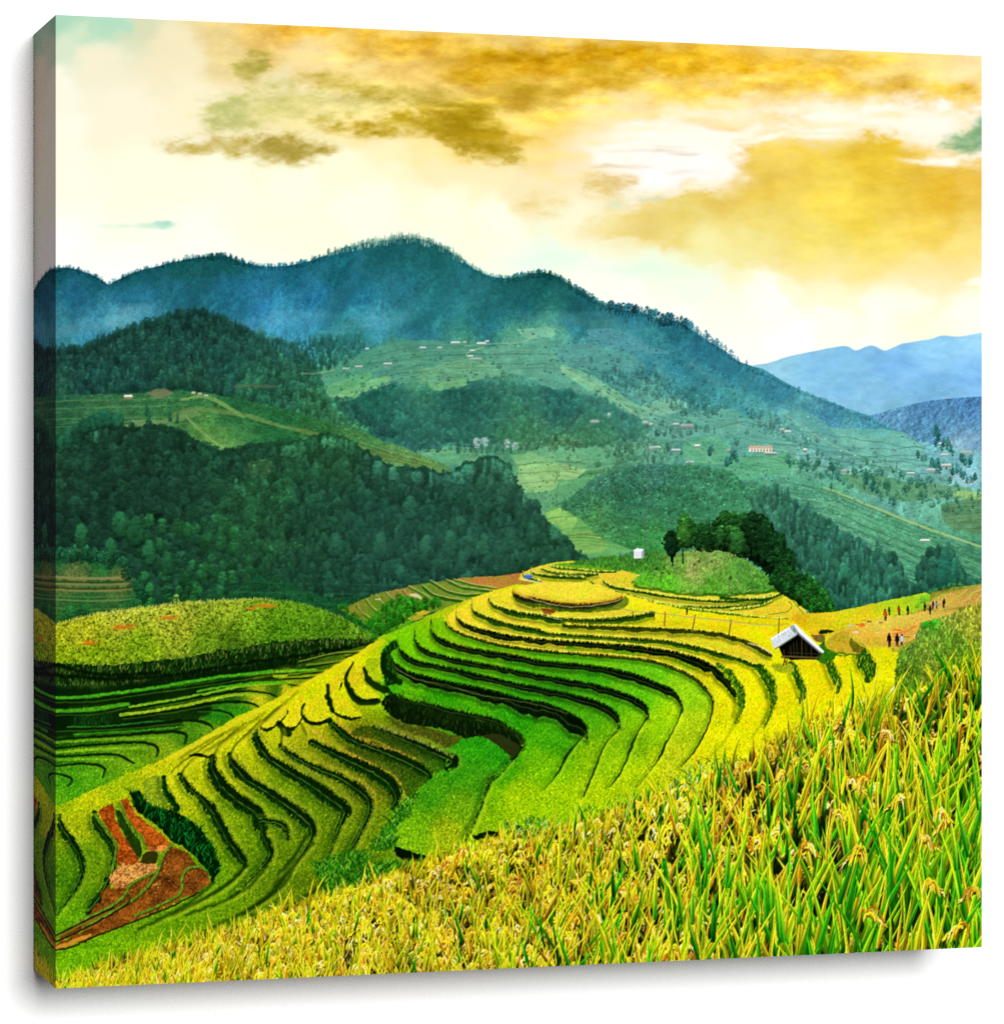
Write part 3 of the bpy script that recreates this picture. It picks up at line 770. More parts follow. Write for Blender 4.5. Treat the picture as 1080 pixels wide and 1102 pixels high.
def left_side(F):
    tex = 1 + .14 * noise(1.4, 1.3)[..., None] + .14 * fbm(8, 6, 3)[..., None]
    # base of the whole left middle ground
    B = field([(60, 430, 44, 96, 62), (110, 440, 62, 112, 66), (200, 435, 60, 118, 64), (250, 445, 44, 104, 56), (300, 470, 40, 104, 54), (220, 465, 92, 140, 64),
               (240, 480, 110, 156, 74), (380, 475, 80, 130, 66), (440, 492, 110, 150, 80), (340, 462, 54, 112, 56), (60, 480, 40, 90, 52), (300, 500, 38, 100, 58), (300, 540, 28, 82, 56),
               (200, 560, 20, 66, 46), (100, 540, 18, 62, 44), (90, 610, 34, 96, 48), (100, 640, 42, 92, 48), (200, 640, 30, 84, 46), (300, 640, 24, 78, 44), (350, 650, 26, 76, 50)], warp=8)
    B = B * np.array([.84, .96, 1.02], np.float32)
    poly = [(54, 425), (130, 424), (195, 420), (230, 424), (290, 436), (340, 450), (390, 466), (440, 484), (480, 500), (500, 520), (500, 690), (54, 720)]
    put(fill(poly, smooth=False, rough=1), np.clip(B * tex, 0, 1), L_SLOPE)
    dabs(poly[:9], 1700, B, (.7, 1.6), (.5, 2.8), .25, None, .1)
    # terraces of that slope
    lines([(54, 432), (150, 424), (215, 428), (200, 465), (60, 500)], [(54, 432), (120, 430), (200, 428)], 16, 4, C(124, 152, 88), .42, .9)
    lines([(240, 440), (340, 460), (340, 475), (250, 490)], [(235, 440), (290, 452), (350, 462)], 9, 4, C(90, 146, 70), .3, .8)
    put(fill([(140, 452), (185, 450), (200, 440), (215, 446), (180, 456), (150, 458)], smooth=True, rough=1), C(124, 150, 88), L_SLOPE, .6)
    put(fill([(114, 460), (140, 458), (136, 466), (112, 468)], smooth=True, rough=1), C(150, 164, 96), L_SLOPE, .7)
    for pts in [[(186, 446, 3), (200, 441, 4), (215, 440, 5), (245, 444, 5), (270, 448, 5), (290, 455, 4), (310, 460, 4), (350, 470, 6), (385, 482, 7), (430, 494, 8), (470, 502, 5)],
                [(195, 430, 3), (222, 427, 4), (245, 438, 5), (258, 446, 5)], [(200, 448, 3), (214, 462, 5), (232, 478, 8), (244, 484, 8)]]:
        stroke([(x, y, w * .75) for x, y, w in pts], np.clip(C(104, 152, 74) * tex, 0, 1), alpha=.75, rough=1.0, lab=L_SLOPE, soft=1.2)
        for k in range(4):
            stroke([(x + rng.normal(0, .5), y + (k - 1.5) * w * .25, .9) for x, y, w in pts], C(140, 180, 96) * rng.uniform(.6, 1.1), alpha=.6, rough=.6)
    lines([(380, 466), (440, 484), (480, 500), (470, 508), (400, 494)], [(380, 474), (430, 488), (480, 502)], 6, 3.2, C(160, 184, 100), .5, .9)
    house(138, 429, 9, 4, (226, 222, 206), (150, 130, 100))
    for x, y in [(215, 425), (222, 427), (208, 424)]:
        house(x, y, 4, 2.4, (206, 190, 160))
    put(fill([(156, 422), (176, 418), (186, 424), (170, 428)], smooth=True, rough=1), C(120, 120, 84), L_SLOPE, .8)


def cone_hill():
    ridge = [(54, 378), (75, 376), (90, 374), (102, 367), (125, 358), (150, 350), (176, 343), (196, 337), (214, 334), (233, 339), (254, 348), (268, 357), (284, 365), (304, 368), (322, 378), (336, 392), (346, 410), (352, 430), (372, 452), (400, 470)]
    F = field([(60, 385, 20, 64, 52), (100, 380, 18, 62, 50), (150, 360, 18, 64, 50), (210, 345, 14, 58, 48), (250, 360, 18, 66, 52), (300, 378, 28, 84, 66), (330, 400, 30, 90, 64), (200, 380, 16, 62, 50), (250, 400, 20, 70, 56),
               (300, 420, 28, 88, 60), (100, 410, 18, 66, 54), (160, 405, 18, 66, 52), (60, 420, 26, 76, 54), (340, 440, 36, 100, 60), (270, 425, 26, 84, 54), (200, 412, 24, 76, 52), (390, 462, 46, 110, 66)], warp=8)
    F = np.clip(F * 1.08 + C(12, 8, 12), 0, 1)
    body = ridge + [(330, 456), (290, 438), (240, 424), (200, 416), (130, 420), (54, 430)]
    tex = 1 + .16 * noise(1.5, 1.7)[..., None] + .1 * fbm(6, 8, 3)[..., None]
    put(fill(body, smooth=True, rough=1.2), np.clip(F * tex, 0, 1), L_HILL)
    forest(body, 5.4, (8, 15), ['oval', 'conifer', 'round', 'oval'], F * 1.0, L_HILL, .17, 1.05, .92)
    ridge_trees([p for p in ridge if p[0] < 345], 3.0, (7, 12), ['oval', 'conifer', 'thin'], F * .85, L_HILL, sink=.62)
    stroke([(250, 416, 1.5), (275, 415, 2), (300, 417, 1.5)], C(110, 100, 70), alpha=.6, rough=.8)
    # low wood right of the cone
    W2 = [(290, 372), (330, 366), (360, 362), (390, 360), (395, 374), (370, 392), (340, 398), (322, 392)]
    G = field([(300, 370, 46, 110, 112), (360, 366, 44, 108, 104), (390, 370, 50, 116, 110), (340, 390, 36, 94, 80)])
    forest(W2, 4.8, (7, 12), ['oval', 'conifer'], G, L_HILL, .13, .9, .85)
    stroke([(322, 402, 1), (345, 401, 1.6), (360, 398, 1)], C(150, 170, 130), alpha=.6, rough=.5)


def dark_forest():
    F = field([(60, 500, 20, 64, 44), (100, 480, 18, 62, 44), (150, 460, 18, 62, 44), (200, 470, 16, 60, 42), (250, 500, 20, 70, 48), (120, 540, 16, 58, 42), (80, 580, 14, 52, 38), (180, 540, 16, 58, 42),
               (200, 580, 18, 66, 44), (230, 620, 18, 66, 42), (270, 540, 28, 84, 52), (280, 580, 24, 78, 48), (320, 500, 26, 82, 52), (360, 490, 28, 84, 54), (340, 540, 22, 74, 52), (420, 510, 24, 76, 58),
               (480, 510, 24, 76, 60), (400, 560, 20, 70, 54), (460, 570, 22, 74, 58), (540, 520, 30, 84, 62), (540, 570, 24, 76, 58), (600, 590, 26, 80, 56), (500, 610, 26, 80, 62), (420, 610, 24, 76, 60), (340, 600, 22, 74, 50), (360, 640, 22, 74, 56)], warp=6)
    tex = 1 + .2 * noise(1.5, 1.6)[..., None] + .15 * fbm(7, 7, 3)[..., None]
    F = np.clip(F + C(10, 4, 3), 0, 1)
    L = [(54, 480), (70, 470), (90, 464), (120, 452), (140, 460), (165, 456), (190, 462), (210, 472), (235, 484), (250, 492), (262, 510), (270, 540), (280, 570), (276, 600), (262, 625), (240, 646), (190, 652), (160, 640), (150, 616), (110, 598), (54, 596)]
    R = [(238, 484), (262, 480), (290, 476), (320, 474), (350, 466), (375, 472), (400, 490), (430, 502), (455, 504), (480, 508), (505, 498), (530, 490), (545, 500), (556, 520), (570, 540), (586, 558), (604, 574), (622, 594), (632, 604), (590, 612),
         (540, 616), (490, 622), (440, 634), (400, 644), (370, 650), (340, 640), (300, 620), (276, 600), (268, 560), (262, 520), (246, 500)]
    for P, keep in ((R, .97), (L, 1)):
        put(fill(P, smooth=True, rough=2), np.clip(F * .8 * tex, 0, 1), L_FOREST)
    forest(R, 7.6, lambda x, y: rng.uniform(15, 27) * np.interp(x, [240, 350, 600], [.7, .9, 1.05]), ['conifer', 'oval', 'oval', 'round', 'oval'], F * .96, L_FOREST, .12, .85, foot=.8)
    forest(L, 7.2, lambda x, y: rng.uniform(11, 20) * np.interp(y, [460, 620], [.9, 1.15]), ['round', 'oval', 'round', 'round'], F * 1.0, L_FOREST, .13, .85, foot=.7)
    ridge_trees([(290, 484), (320, 482), (350, 474), (375, 480), (400, 498), (430, 510), (455, 512), (480, 515), (505, 505), (530, 498), (548, 510), (560, 530), (575, 550), (590, 566), (606, 582)], 5, (9, 19), ['conifer', 'oval', 'lacy', 'round'], F * 1.25 + C(6, 10, 8), L_FOREST, .2, .85, .7, .75)
    ridge_trees([(70, 478), (120, 462), (165, 466), (210, 482), (240, 500), (262, 530)], 6, (8, 16), ['oval', 'lacy', 'round'], F * 1.2 + C(4, 8, 6), L_FOREST, .2, .85, .7, .7)
    # clearings between the two woods
    for pts, c in [([(262, 500), (285, 494), (296, 504), (286, 514), (268, 512)], (74, 122, 72)), ([(286, 530), (310, 526), (322, 534), (300, 542)], (44, 108, 62)),
                   ([(276, 585), (310, 582), (330, 588), (290, 592)], (50, 112, 66)), ([(270, 500), (280, 525), (276, 560), (270, 590), (264, 560), (266, 520)], (40, 100, 56))]:
        put(fill(pts, smooth=True, rough=4), np.clip(C(*c) * tex, 0, 1), L_FOREST, .3)
        dabs(pts, 60, C(*c), (.8, 2), (.6, 2.5), .3, L_FOREST)
    # trees standing up over the terraces on the left
    for x, y, h, k in [(100, 472, 26, 'pine'), (110, 470, 30, 'pine'), (118, 468, 27, 'pine'), (127, 468, 24, 'pine'), (90, 474, 24, 'pine'), (82, 478, 22, 'oval'), (160, 458, 22, 'conifer'), (157, 448, 14, 'thin'),
                       (183, 454, 16, 'conifer'), (190, 456, 13, 'conifer'), (72, 484, 24, 'oval'), (64, 488, 20, 'oval')]:
        tree(x, y, h, k, C(26, 74, 52) * rng.uniform(.85, 1.2), L_FOREST)
    # lighter round crowns and the pale spruce tops
    for _ in range(46):
        x, y = rng.uniform(150, 270), rng.uniform(560, 645)
        tree(x, y, rng.uniform(10, 17), 'round', C(34, 92, 50) * rng.uniform(.7, 1.25), L_FOREST)
    for x, y, h in [(87, 590, 26), (130, 580, 30), (145, 590, 34), (160, 610, 30), (180, 620, 26), (120, 600, 22)]:
        tree(x, y, h, 'oval', C(30, 84, 50) * rng.uniform(.85, 1.15), L_FOREST)
    for x, y, h in [(486, 600, 32), (456, 606, 34), (408, 604, 36), (496, 618, 26), (520, 600, 30), (360, 600, 30), (548, 596, 30), (440, 560, 30), (572, 588, 28)]:
        tree(x, y, h * .9, 'oval', C(36, 88, 64) * rng.uniform(.9, 1.1), L_FOREST, .7)
    stroke([(420, 512, 14), (480, 520, 22), (530, 508, 22), (560, 536, 18), (595, 574, 12)], C(84, 140, 116), alpha=.10, soft=14)
    # misty light over the right wood
    m_ = ((LAB == L_FOREST) | (LAB == L_HILL)).astype(np.float32)[..., None] * .55
    IMG[:] = IMG * (1 - m_) + blur(IMG, 1) * m_
    stroke([(380, 560, 40), (450, 580, 60), (540, 580, 40)], C(60, 112, 92), alpha=.14, soft=40)
    # dark terraces under the woods
    B = C(30, 82, 44)
    low = [(240, 640), (290, 622), (350, 642), (400, 640), (430, 640), (400, 660), (360, 662), (300, 648), (250, 646), (200, 650)]
    put(fill(low, smooth=True, rough=1), np.clip(C(26, 78, 46) * tex, 0, 1), L_SLOPE)
    lines([(250, 622), (330, 628), (450, 628), (400, 668), (240, 655)], [(240, 622), (320, 624), (440, 626)], 12, 3.6, C(54, 118, 66), .4, .9)
    # terraces in the lower left corner of the wood
    P = [(54, 594), (90, 590), (130, 600), (142, 620), (150, 640), (170, 656), (120, 664), (54, 680)]
    put(fill(P, smooth=True, rough=1.4), np.clip(field([(60, 600, 30, 92, 48), (110, 606, 34, 100, 48), (80, 625, 90, 104, 54), (130, 628, 84, 104, 52), (90, 650, 40, 92, 44), (150, 650, 32, 92, 46)]) * tex, 0, 1), L_SLOPE)
    for y, c, w in [(622, (132, 130, 76), 3), (626.5, (40, 70, 34), 2), (629, (120, 124, 70), 2.6), (633.5, (44, 70, 36), 2), (635.5, (124, 122, 66), 2.4), (642, (72, 118, 60), 1.6), (646, (100, 130, 70), 1.8), (650, (50, 100, 50), 1.4), (655, (76, 120, 60), 1.4), (661, (54, 100, 48), 1.4)]:
        stroke([(54, y - 1, w), (95, y + .5, w), (125, y, w), (142, y - 1.2, w * .4)], C(*c), alpha=.85, rough=.5)
    for x in np.arange(54, 158, 2.6):
        y = np.interp(x, [54, 90, 130, 142, 158], [602, 600, 608, 624, 652]) + rng.normal(0, 3)
        tree(x, y + 3, rng.uniform(9, 16), 'round' if rng.uniform() < .6 else 'oval', C(24, 72, 46) * rng.uniform(.7, 1.3), L_FOREST)
    for _ in range(26):
        x, y = rng.uniform(140, 215), rng.uniform(636, 662)
        tree(x, y, rng.uniform(6, 11), 'round', C(34, 96, 44) * rng.uniform(.75, 1.3), L_FOREST)
    for x, y, h in [(77, 672, 20), (90, 664, 14), (88, 670, 16), (66, 676, 14), (110, 664, 9), (190, 652, 9), (236, 652, 12), (225, 650, 10), (210, 652, 9)]:
        tree(x, y, h, 'round', C(24, 70, 34) * rng.uniform(.9, 1.3), L_FOREST)
    tree(189, 650, 11, 'round', C(110, 150, 50), L_FOREST)


def right_side(F):
    tex = 1 + .10 * noise(1.4, 1.3)[..., None] + .12 * fbm(9, 6, 3)[..., None]
    G = field([(610, 540, 50, 108, 62), (640, 510, 56, 112, 76), (700, 505, 54, 112, 80), (760, 520, 54, 118, 74), (680, 540, 40, 96, 58), (740, 550, 42, 102, 58), (790, 540, 50, 114, 66), (640, 570, 60, 122, 58),
               (700, 590, 46, 118, 48), (620, 600, 62, 124, 54), (850, 520, 70, 134, 90), (900, 530, 72, 138, 90), (850, 560, 44, 104, 72), (960, 560, 66, 134, 84), (1000, 590, 62, 130, 80), (1050, 560, 80, 140, 96), (1050, 600, 56, 120, 74),
               (1000, 540, 96, 152, 112), (950, 530, 84, 146, 100), (1040, 530, 92, 148, 120), (1000, 640, 40, 104, 70), (900, 640, 30, 90, 66)], warp=8)
    G = np.clip(G * np.array([1.26, 1.2, 1.42], np.float32), 0, 1)
    # the scrubby spur in the middle
    P = [(602, 546), (630, 522), (650, 508), (690, 500), (735, 500), (780, 506), (800, 520), (812, 540), (800, 570), (760, 590), (700, 596), (650, 580), (626, 560)]
    put(fill(P, smooth=True, rough=1.5), np.clip(G * tex, 0, 1), L_SCRUB)
    lines(P, [(600, 560), (660, 545), (720, 556), (810, 560)], 9, 4.2, C(110, 164, 110), .4, .8)
    forest([(602, 546), (640, 512), (690, 500), (735, 500), (780, 506), (790, 520), (740, 530), (680, 536), (630, 548)], 4.6, (4, 8), ['round', 'oval'], G * .95, L_SCRUB, .15, .9, .8)
    dabs(P, 1300, G, (.8, 2.2), (.5, 2), .3, None, .1)
    forest(P, 5.5, (3, 7), ['round', 'oval'], G, L_SCRUB, .18, 1.0, .75, .6)
    # terraced spur at the right
    Q = [(800, 520), (850, 512), (880, 520), (910, 532), (940, 546), (980, 560), (1066, 586), (1066, 660), (940, 650), (860, 560)]
    put(fill(Q, rough=1), np.clip(G * tex, 0, 1), L_SCRUB)
    lines(Q, [(840, 520), (890, 528), (950, 552), (1066, 600)], 18, 4.4, C(130, 186, 130), .62, .9, 2.0)
    stroke([(886, 524, 1.4), (940, 546, 2.2), (990, 566, 2.6), (1030, 580, 2.4), (1066, 592, 2.4)], C(170, 196, 120), alpha=.8, rough=.5)
    dabs(Q, 1200, G, (.7, 1.6), (.5, 3), .25, None, .3)
    # fields and hedges further up
    for pts, c in [([(1010, 542), (1066, 536), (1066, 574), (1020, 566)], (96, 142, 96)), ([(900, 510), (950, 512), (1000, 530), (980, 540), (930, 530)], (92, 152, 104)), ([(980, 520), (1040, 524), (1040, 534), (1000, 536)], (104, 158, 116)), ([(1024, 528), (1066, 530), (1066, 537), (1030, 536)], (150, 190, 110))]:
        put(fill(pts, smooth=True, rough=.8), np.clip(C(*c) * tex, 0, 1), L_FIELD, .8)
    lines([(1012, 542), (1066, 538), (1066, 574), (1020, 566)], [(1010, 544), (1066, 540)], 9, 3.4, C(140, 176, 110), .4, .8)
    for _ in range(150):
        t = rng.uniform(); x = 860 + 200 * t; y = 500 + 44 * t + rng.normal(0, 9)
        tree(x, y, rng.uniform(4, 9), 'round' if rng.uniform() < .6 else 'oval', C(46, 108, 84) * rng.uniform(.75, 1.2), L_FIELD, .9)
    for a, b, n in [((930, 520), (960, 545), 18), ((845, 500), (905, 518), 16), ((1000, 470), (1050, 510), 24), ((760, 492), (800, 500), 8), ((985, 496), (1050, 520), 26)]:
        for _ in range(n):
            t = rng.uniform()
            tree(a[0] + (b[0] - a[0]) * t + rng.normal(0, 4), a[1] + (b[1] - a[1]) * t + rng.normal(0, 3), rng.uniform(5, 11), 'oval', C(34, 92, 84) * rng.uniform(.8, 1.3), L_FIELD, .92)
    house(995, 584, 10, 4, (220, 224, 206), (120, 150, 130))
    house(1018, 503, 10, 4, (206, 214, 206))
    # the blue green conifer wood
    D = field([(830, 540, 40, 98, 78), (870, 560, 36, 92, 74), (850, 600, 30, 86, 66), (900, 590, 34, 92, 74), (950, 610, 34, 92, 74), (900, 640, 30, 86, 68), (970, 640, 36, 96, 76), (1030, 620, 36, 96, 74), (1000, 630, 30, 86, 68), (820, 530, 50, 112, 82)])
    D = np.clip(D * 1.15 + C(8, 0, 0), 0, 1)
    K = [(806, 536), (826, 528), (846, 534), (862, 548), (880, 560), (900, 574), (925, 586), (945, 594), (962, 606), (976, 622), (984, 640), (970, 652), (930, 662), (890, 668), (860, 640), (836, 600), (816, 566)]
    put(fill(K, smooth=True, rough=2), np.clip(D * .85 * tex, 0, 1), L_FOREST)
    forest(K, 6.4, (13, 22), ['conifer', 'oval', 'conifer', 'oval'], D, L_FOREST, .13, .95)
    forest([(990, 606), (1010, 596), (1030, 600), (1040, 630), (1066, 626), (1066, 645), (1000, 650), (984, 640)], 6.2, (13, 24), ['conifer', 'oval', 'thin'], D * .92, L_FOREST, .14, .95)
    tree(1016, 640, 46, 'oval', C(32, 90, 72), L_FOREST); tree(1024, 640, 40, 'conifer', C(34, 94, 74), L_FOREST)


far_range()
FM = mountain()
fields(FM)
put(fill([(54, 400), (150, 380), (280, 385), (330, 420), (340, 460), (54, 450)], smooth=False), C(22, 70, 54), L_HILL)
cone_hill()
left_side(FM)
right_side(FM)
dark_forest()

# ---------------------------------------------------------------- rice terraces
VA, VB, VC, VD = view(340, 590, 4), view(560, 590, 4), view(340, 740, 4), view(560, 740, 4)
VF, VG, VH, VI = view(180, 690, 4), view(40, 690, 4), view(40, 830, 4), view(200, 810, 4)
VR, VP = view(620, 590, 3), view(800, 620, 4)
GR1 = rng.normal(0, 1, (H, W)).astype(np.float32)
GR2 = blur(rng.normal(0, 1, (H, W)).astype(np.float32), 1) * 4.5
GR2 = (GR1 + np.roll(GR1, 1, 0) + np.roll(GR1, 1, 1) + np.roll(np.roll(GR1, 1, 0), 1, 1)) * .5     # 2 x 2 clusters
GR1 = rng.normal(0, 1, (H, W)).astype(np.float32)
GR3 = noise(1.1, 2.0)
PATCH = fbm(10, 7, 4, .7)
RICE = None


def rice_colour():
    """the crop: gold on top and to the right, green in the bowl, olive at the left"""
    F = field([
        (600, 640, 226, 184, 44), (660, 645, 230, 190, 50), (700, 650, 224, 182, 40), (760, 670, 222, 178, 28), (820, 680, 222, 180, 26), (560, 655, 220, 190, 44), (520, 660, 216, 190, 36),
        (500, 680, 212, 176, 40), (560, 690, 216, 176, 46), (640, 690, 214, 176, 40), (720, 690, 212, 168, 34), (480, 650, 170, 180, 30), (700, 705, 212, 166, 30), (780, 700, 222, 176, 24), (830, 715, 218, 178, 26),
        (760, 720, 222, 176, 24), (790, 760, 222, 184, 22), (820, 760, 222, 184, 20), (860, 740, 222, 182, 20), (900, 720, 220, 180, 20), (920, 700, 216, 178, 24), (940, 720, 214, 184, 26), (860, 780, 224, 190, 24),
        (790, 790, 220, 190, 22), (760, 800, 208, 190, 22), (750, 760, 176, 190, 26), (740, 720, 160, 190, 24),
        (470, 690, 120, 178, 16), (520, 700, 108, 172, 20), (600, 705, 90, 166, 22), (680, 720, 94, 176, 24), (720, 740, 120, 188, 26), (740, 780, 162, 196, 26),
        (440, 700, 110, 176, 16), (480, 715, 88, 160, 20), (560, 725, 64, 148, 20), (640, 730, 60, 150, 24), (690, 750, 90, 166, 24), (710, 790, 140, 184, 24),
        (430, 715, 84, 160, 14), (500, 730, 62, 146, 18), (600, 745, 44, 132, 22), (650, 760, 70, 146, 22), (680, 800, 120, 166, 24),
        (420, 740, 60, 146, 16), (480, 745, 48, 136, 16), (560, 760, 36, 122, 18), (620, 780, 70, 144, 22), (640, 820, 130, 170, 22),
        (560, 770, 44, 140, 20), (600, 800, 66, 146, 22), (590, 830, 110, 166, 20), (560, 860, 150, 182, 20), (600, 860, 150, 184, 22), (640, 860, 164, 190, 22), (680, 850, 160, 186, 24), (720, 830, 184, 194, 26), (700, 870, 190, 200, 28),
        (510, 800, 44, 140, 20), (490, 840, 70, 146, 20), (500, 880, 108, 152, 18), (460, 900, 96, 150, 18), (470, 870, 70, 142, 18), (540, 830, 60, 140, 18), (520, 900, 130, 166, 20),
        (400, 720, 206, 196, 20), (370, 740, 208, 194, 22), (350, 755, 206, 190, 24), (380, 700, 216, 196, 30), (330, 760, 206, 190, 24), (400, 745, 160, 176, 20), (350, 720, 200, 184, 24),
        (300, 770, 196, 186, 24), (260, 800, 190, 182, 26), (220, 810, 186, 178, 28), (180, 835, 184, 180, 30), (120, 850, 150, 170, 24), (70, 870, 148, 166, 22), (100, 865, 176, 178, 26),
        (300, 800, 164, 166, 24), (260, 830, 160, 164, 24), (230, 840, 158, 164, 24), (200, 850, 168, 172, 26), (330, 800, 150, 150, 30), (360, 830, 120, 126, 26), (300, 850, 112, 138, 24), (340, 870, 92, 120, 20), (280, 880, 98, 130, 20),
        (240, 880, 116, 142, 22), (390, 800, 104, 104, 22), (430, 800, 90, 100, 24), (400, 850, 110, 112, 26), (390, 890, 96, 118, 22), (370, 900, 92, 118, 20), (330, 920, 92, 118, 18), (280, 930, 90, 122, 18), (230, 950, 98, 136, 18),
        (180, 970, 98, 140, 18), (120, 1000, 98, 146, 18), (70, 1030, 104, 156, 20), (300, 960, 92, 118, 18), (340, 950, 92, 116, 18), (200, 990, 104, 144, 18), (150, 1020, 110, 150, 20), (110, 900, 120, 140, 24), (90, 930, 84, 124, 20), (70, 950, 74, 118, 20),
        (80, 890, 152, 160, 26), (110, 940, 104, 134, 22), (70, 985, 90, 140, 22)], p=3.4, warp=3, cell=18)
    # cleaner hues: less blue everywhere, golds a little lighter
    F = F * np.array([1.0, 1.04, .66], np.float32)
    gold = np.clip((F[..., 0] - F[..., 1]) * 8 + .2, 0, 1)[..., None]
    return np.clip(F * (1 + gold * np.array([.03, .14, .0], np.float32)), 0, 1)


NEAR = np.clip(((np.arange(H) / S + Y0)[:, None] - 650) / 230, 0, 1).astype(np.float32)
T_G = 1 + (.4 * GR1 + .7 * GR2) * (.035 + .035 * NEAR) + .05 * GR3 * (.4 + NEAR) + .05 * PATCH + .05 * noise(30, 16)
T_P = np.clip(PATCH * 1.4 + noise(46, 30) * .6, -.8, .8)
T_S = np.clip(GR2 * .9 + PATCH * .5, -2, 2) * (.022 + .036 * NEAR)
T_D = np.clip(-(GR1 * .35 + GR2 + GR3) - .95, 0, 1) * (.08 + NEAR * .22)
T_L = np.clip(GR2 + GR3 - 1.2, 0, 1) * (.08 + .10 * NEAR) * .6


def rice_tex(F, sy=slice(None), sx=slice(None)):
    """the grain of a ripe field laid over a plain colour"""
    out = F * T_G[sy, sx][..., None]
    gd = np.clip((out[..., 0] - out[..., 1] + .06) * 8, 0, 1) * T_P[sy, sx]
    sp = T_S[sy, sx]; lt = T_L[sy, sx]; dk = T_D[sy, sx]
    out = np.stack([(out[..., 0] + .02 * gd + .6 * sp) * (1 - .62 * dk) + lt,
                    (out[..., 1] - .055 * gd + .2 * sp) * (1 - .5 * dk) + .9 * lt,
                    (out[..., 2] + .02 * gd - .1 * sp) * (1 - .7 * dk) + .2 * lt], -1)
    return np.clip(out, 0, 1)


def rice_tex1(c):
    k = C(*c)
    return lambda sy, sx: rice_tex(k, sy, sx)


def riser(rim, h, cols=((26, 50, 8), (10, 30, 6), (16, 56, 10)), lip=(1.2, .5), dirv=None, lab=None, lipcol=None, foot=None, rough=.55, side=0.0):
    """drop below a terrace rim: rim = curve with optional third coordinate = height factor"""
    P = spline(rim, 1.2)
    n = len(P)
    hh = (P[:, 2] if P.shape[1] > 2 else np.full(n, .25)) * h * 4
    hh = hh * (1 + .12 * wobble(n, 6))
    Q = offset_curve(P, hh, dirv if dirv is not None else (side, 1))
    A = P[:, :2]
    if hh.max() > 3:
        F_ = Q + np.array([side, 1.0]) * (1.5 + hh[:, None] * .12)
        stroke([(F_[i, 0], F_[i, 1], max(1.0, min(hh[i] * .5, 3.5))) for i in range(0, n, 5)], C(16, 50, 6), alpha=.5, soft=3)
        stroke([(A[i, 0], A[i, 1] - 2.6, 2.2) for i in range(0, n, 5)], np.clip(at(RT, *A[n // 2]) * 1.1 + C(50, 40, 4), 0, 1) if lipcol is None else np.asarray(lipcol), alpha=.3, soft=2.6)
    for k_ in (1, 2, 3):                                  # planting rows follow the rim
        if hh.max() > 3:
            R_ = A + rng.normal(0, .25, A.shape) - np.array([side * .5, 1.0]) * (2.3 * k_)
            stroke([(R_[i, 0], R_[i, 1], .9) for i in range(0, n, 3)], C(20, 56, 4), alpha=.22 - .05 * k_, rough=.6)
    if lipcol is not None:
        put(fill(np.vstack([A + [0, -lip[0] * 1.2], (A + [0, lip[1]])[::-1]]), rough=.8, cell=1.5), np.asarray(lipcol), lab or L_TERR, .75)
    band(A, Q, [C(*c) for c in cols], rough=rough, lab=lab or L_TERR, cell=1.6)
    # grass on the bank, ears hanging over its edge, lit ears along the rim
    for _ in range(int(n * 1.5)):
        i = rng.integers(0, n)
        if hh[i] < 1.0:
            continue
        x, y = A[i]; f = rng.uniform(0, .95); k = hh[i] * rng.uniform(.1, .35)
        c = C(*cols[min(int(f * len(cols)), len(cols) - 1)]) * rng.uniform(.5, 1.9) + C(10, 16, 0) * rng.uniform(0, 1.5)
        y = y + hh[i] * f; x = x + side * hh[i] * f
        stroke([(x, y, .9), (x + rng.normal(0, .6), y + k, .5)], np.clip(c, 0, 1), alpha=.6, smooth=False)
    if hh.max() > 5.5:                                     # trodden ledge half way down the bank
        Mid = A + (Q - A) * .58
        ok = [i for i in range(0, n, 4) if hh[i] > 4]
        if len(ok) > 3:
            stroke([(Mid[i, 0], Mid[i, 1], .9) for i in ok], C(84, 104, 44), alpha=.55, rough=.6)
    for _ in range(int(n * 1.1)):
        i = rng.integers(0, n)
        x, y = A[i]; c = at(RT, x, y - 1.5) if lipcol is None else np.asarray(lipcol)
        x += rng.normal(0, .5)
        if rng.uniform() < .5:
            stroke([(x, y - .4, 1.0), (x + rng.normal(0, .5), y + min(hh[i], 6) * rng.uniform(.05, .45), .5)], c * rng.uniform(.45, .95), alpha=.75, smooth=False)
        else:
            stroke([(x, y + .3, 1.0), (x + rng.normal(0, .6), y - rng.uniform(.6, 2.2), .6)], np.clip(c * rng.uniform(.95, 1.25), 0, 1), alpha=.8, smooth=False)
    if foot is not None:
        stroke([(x, y, .9) for x, y in Q[::5]], C(*foot), alpha=.5, rough=.4)
    return A, Q


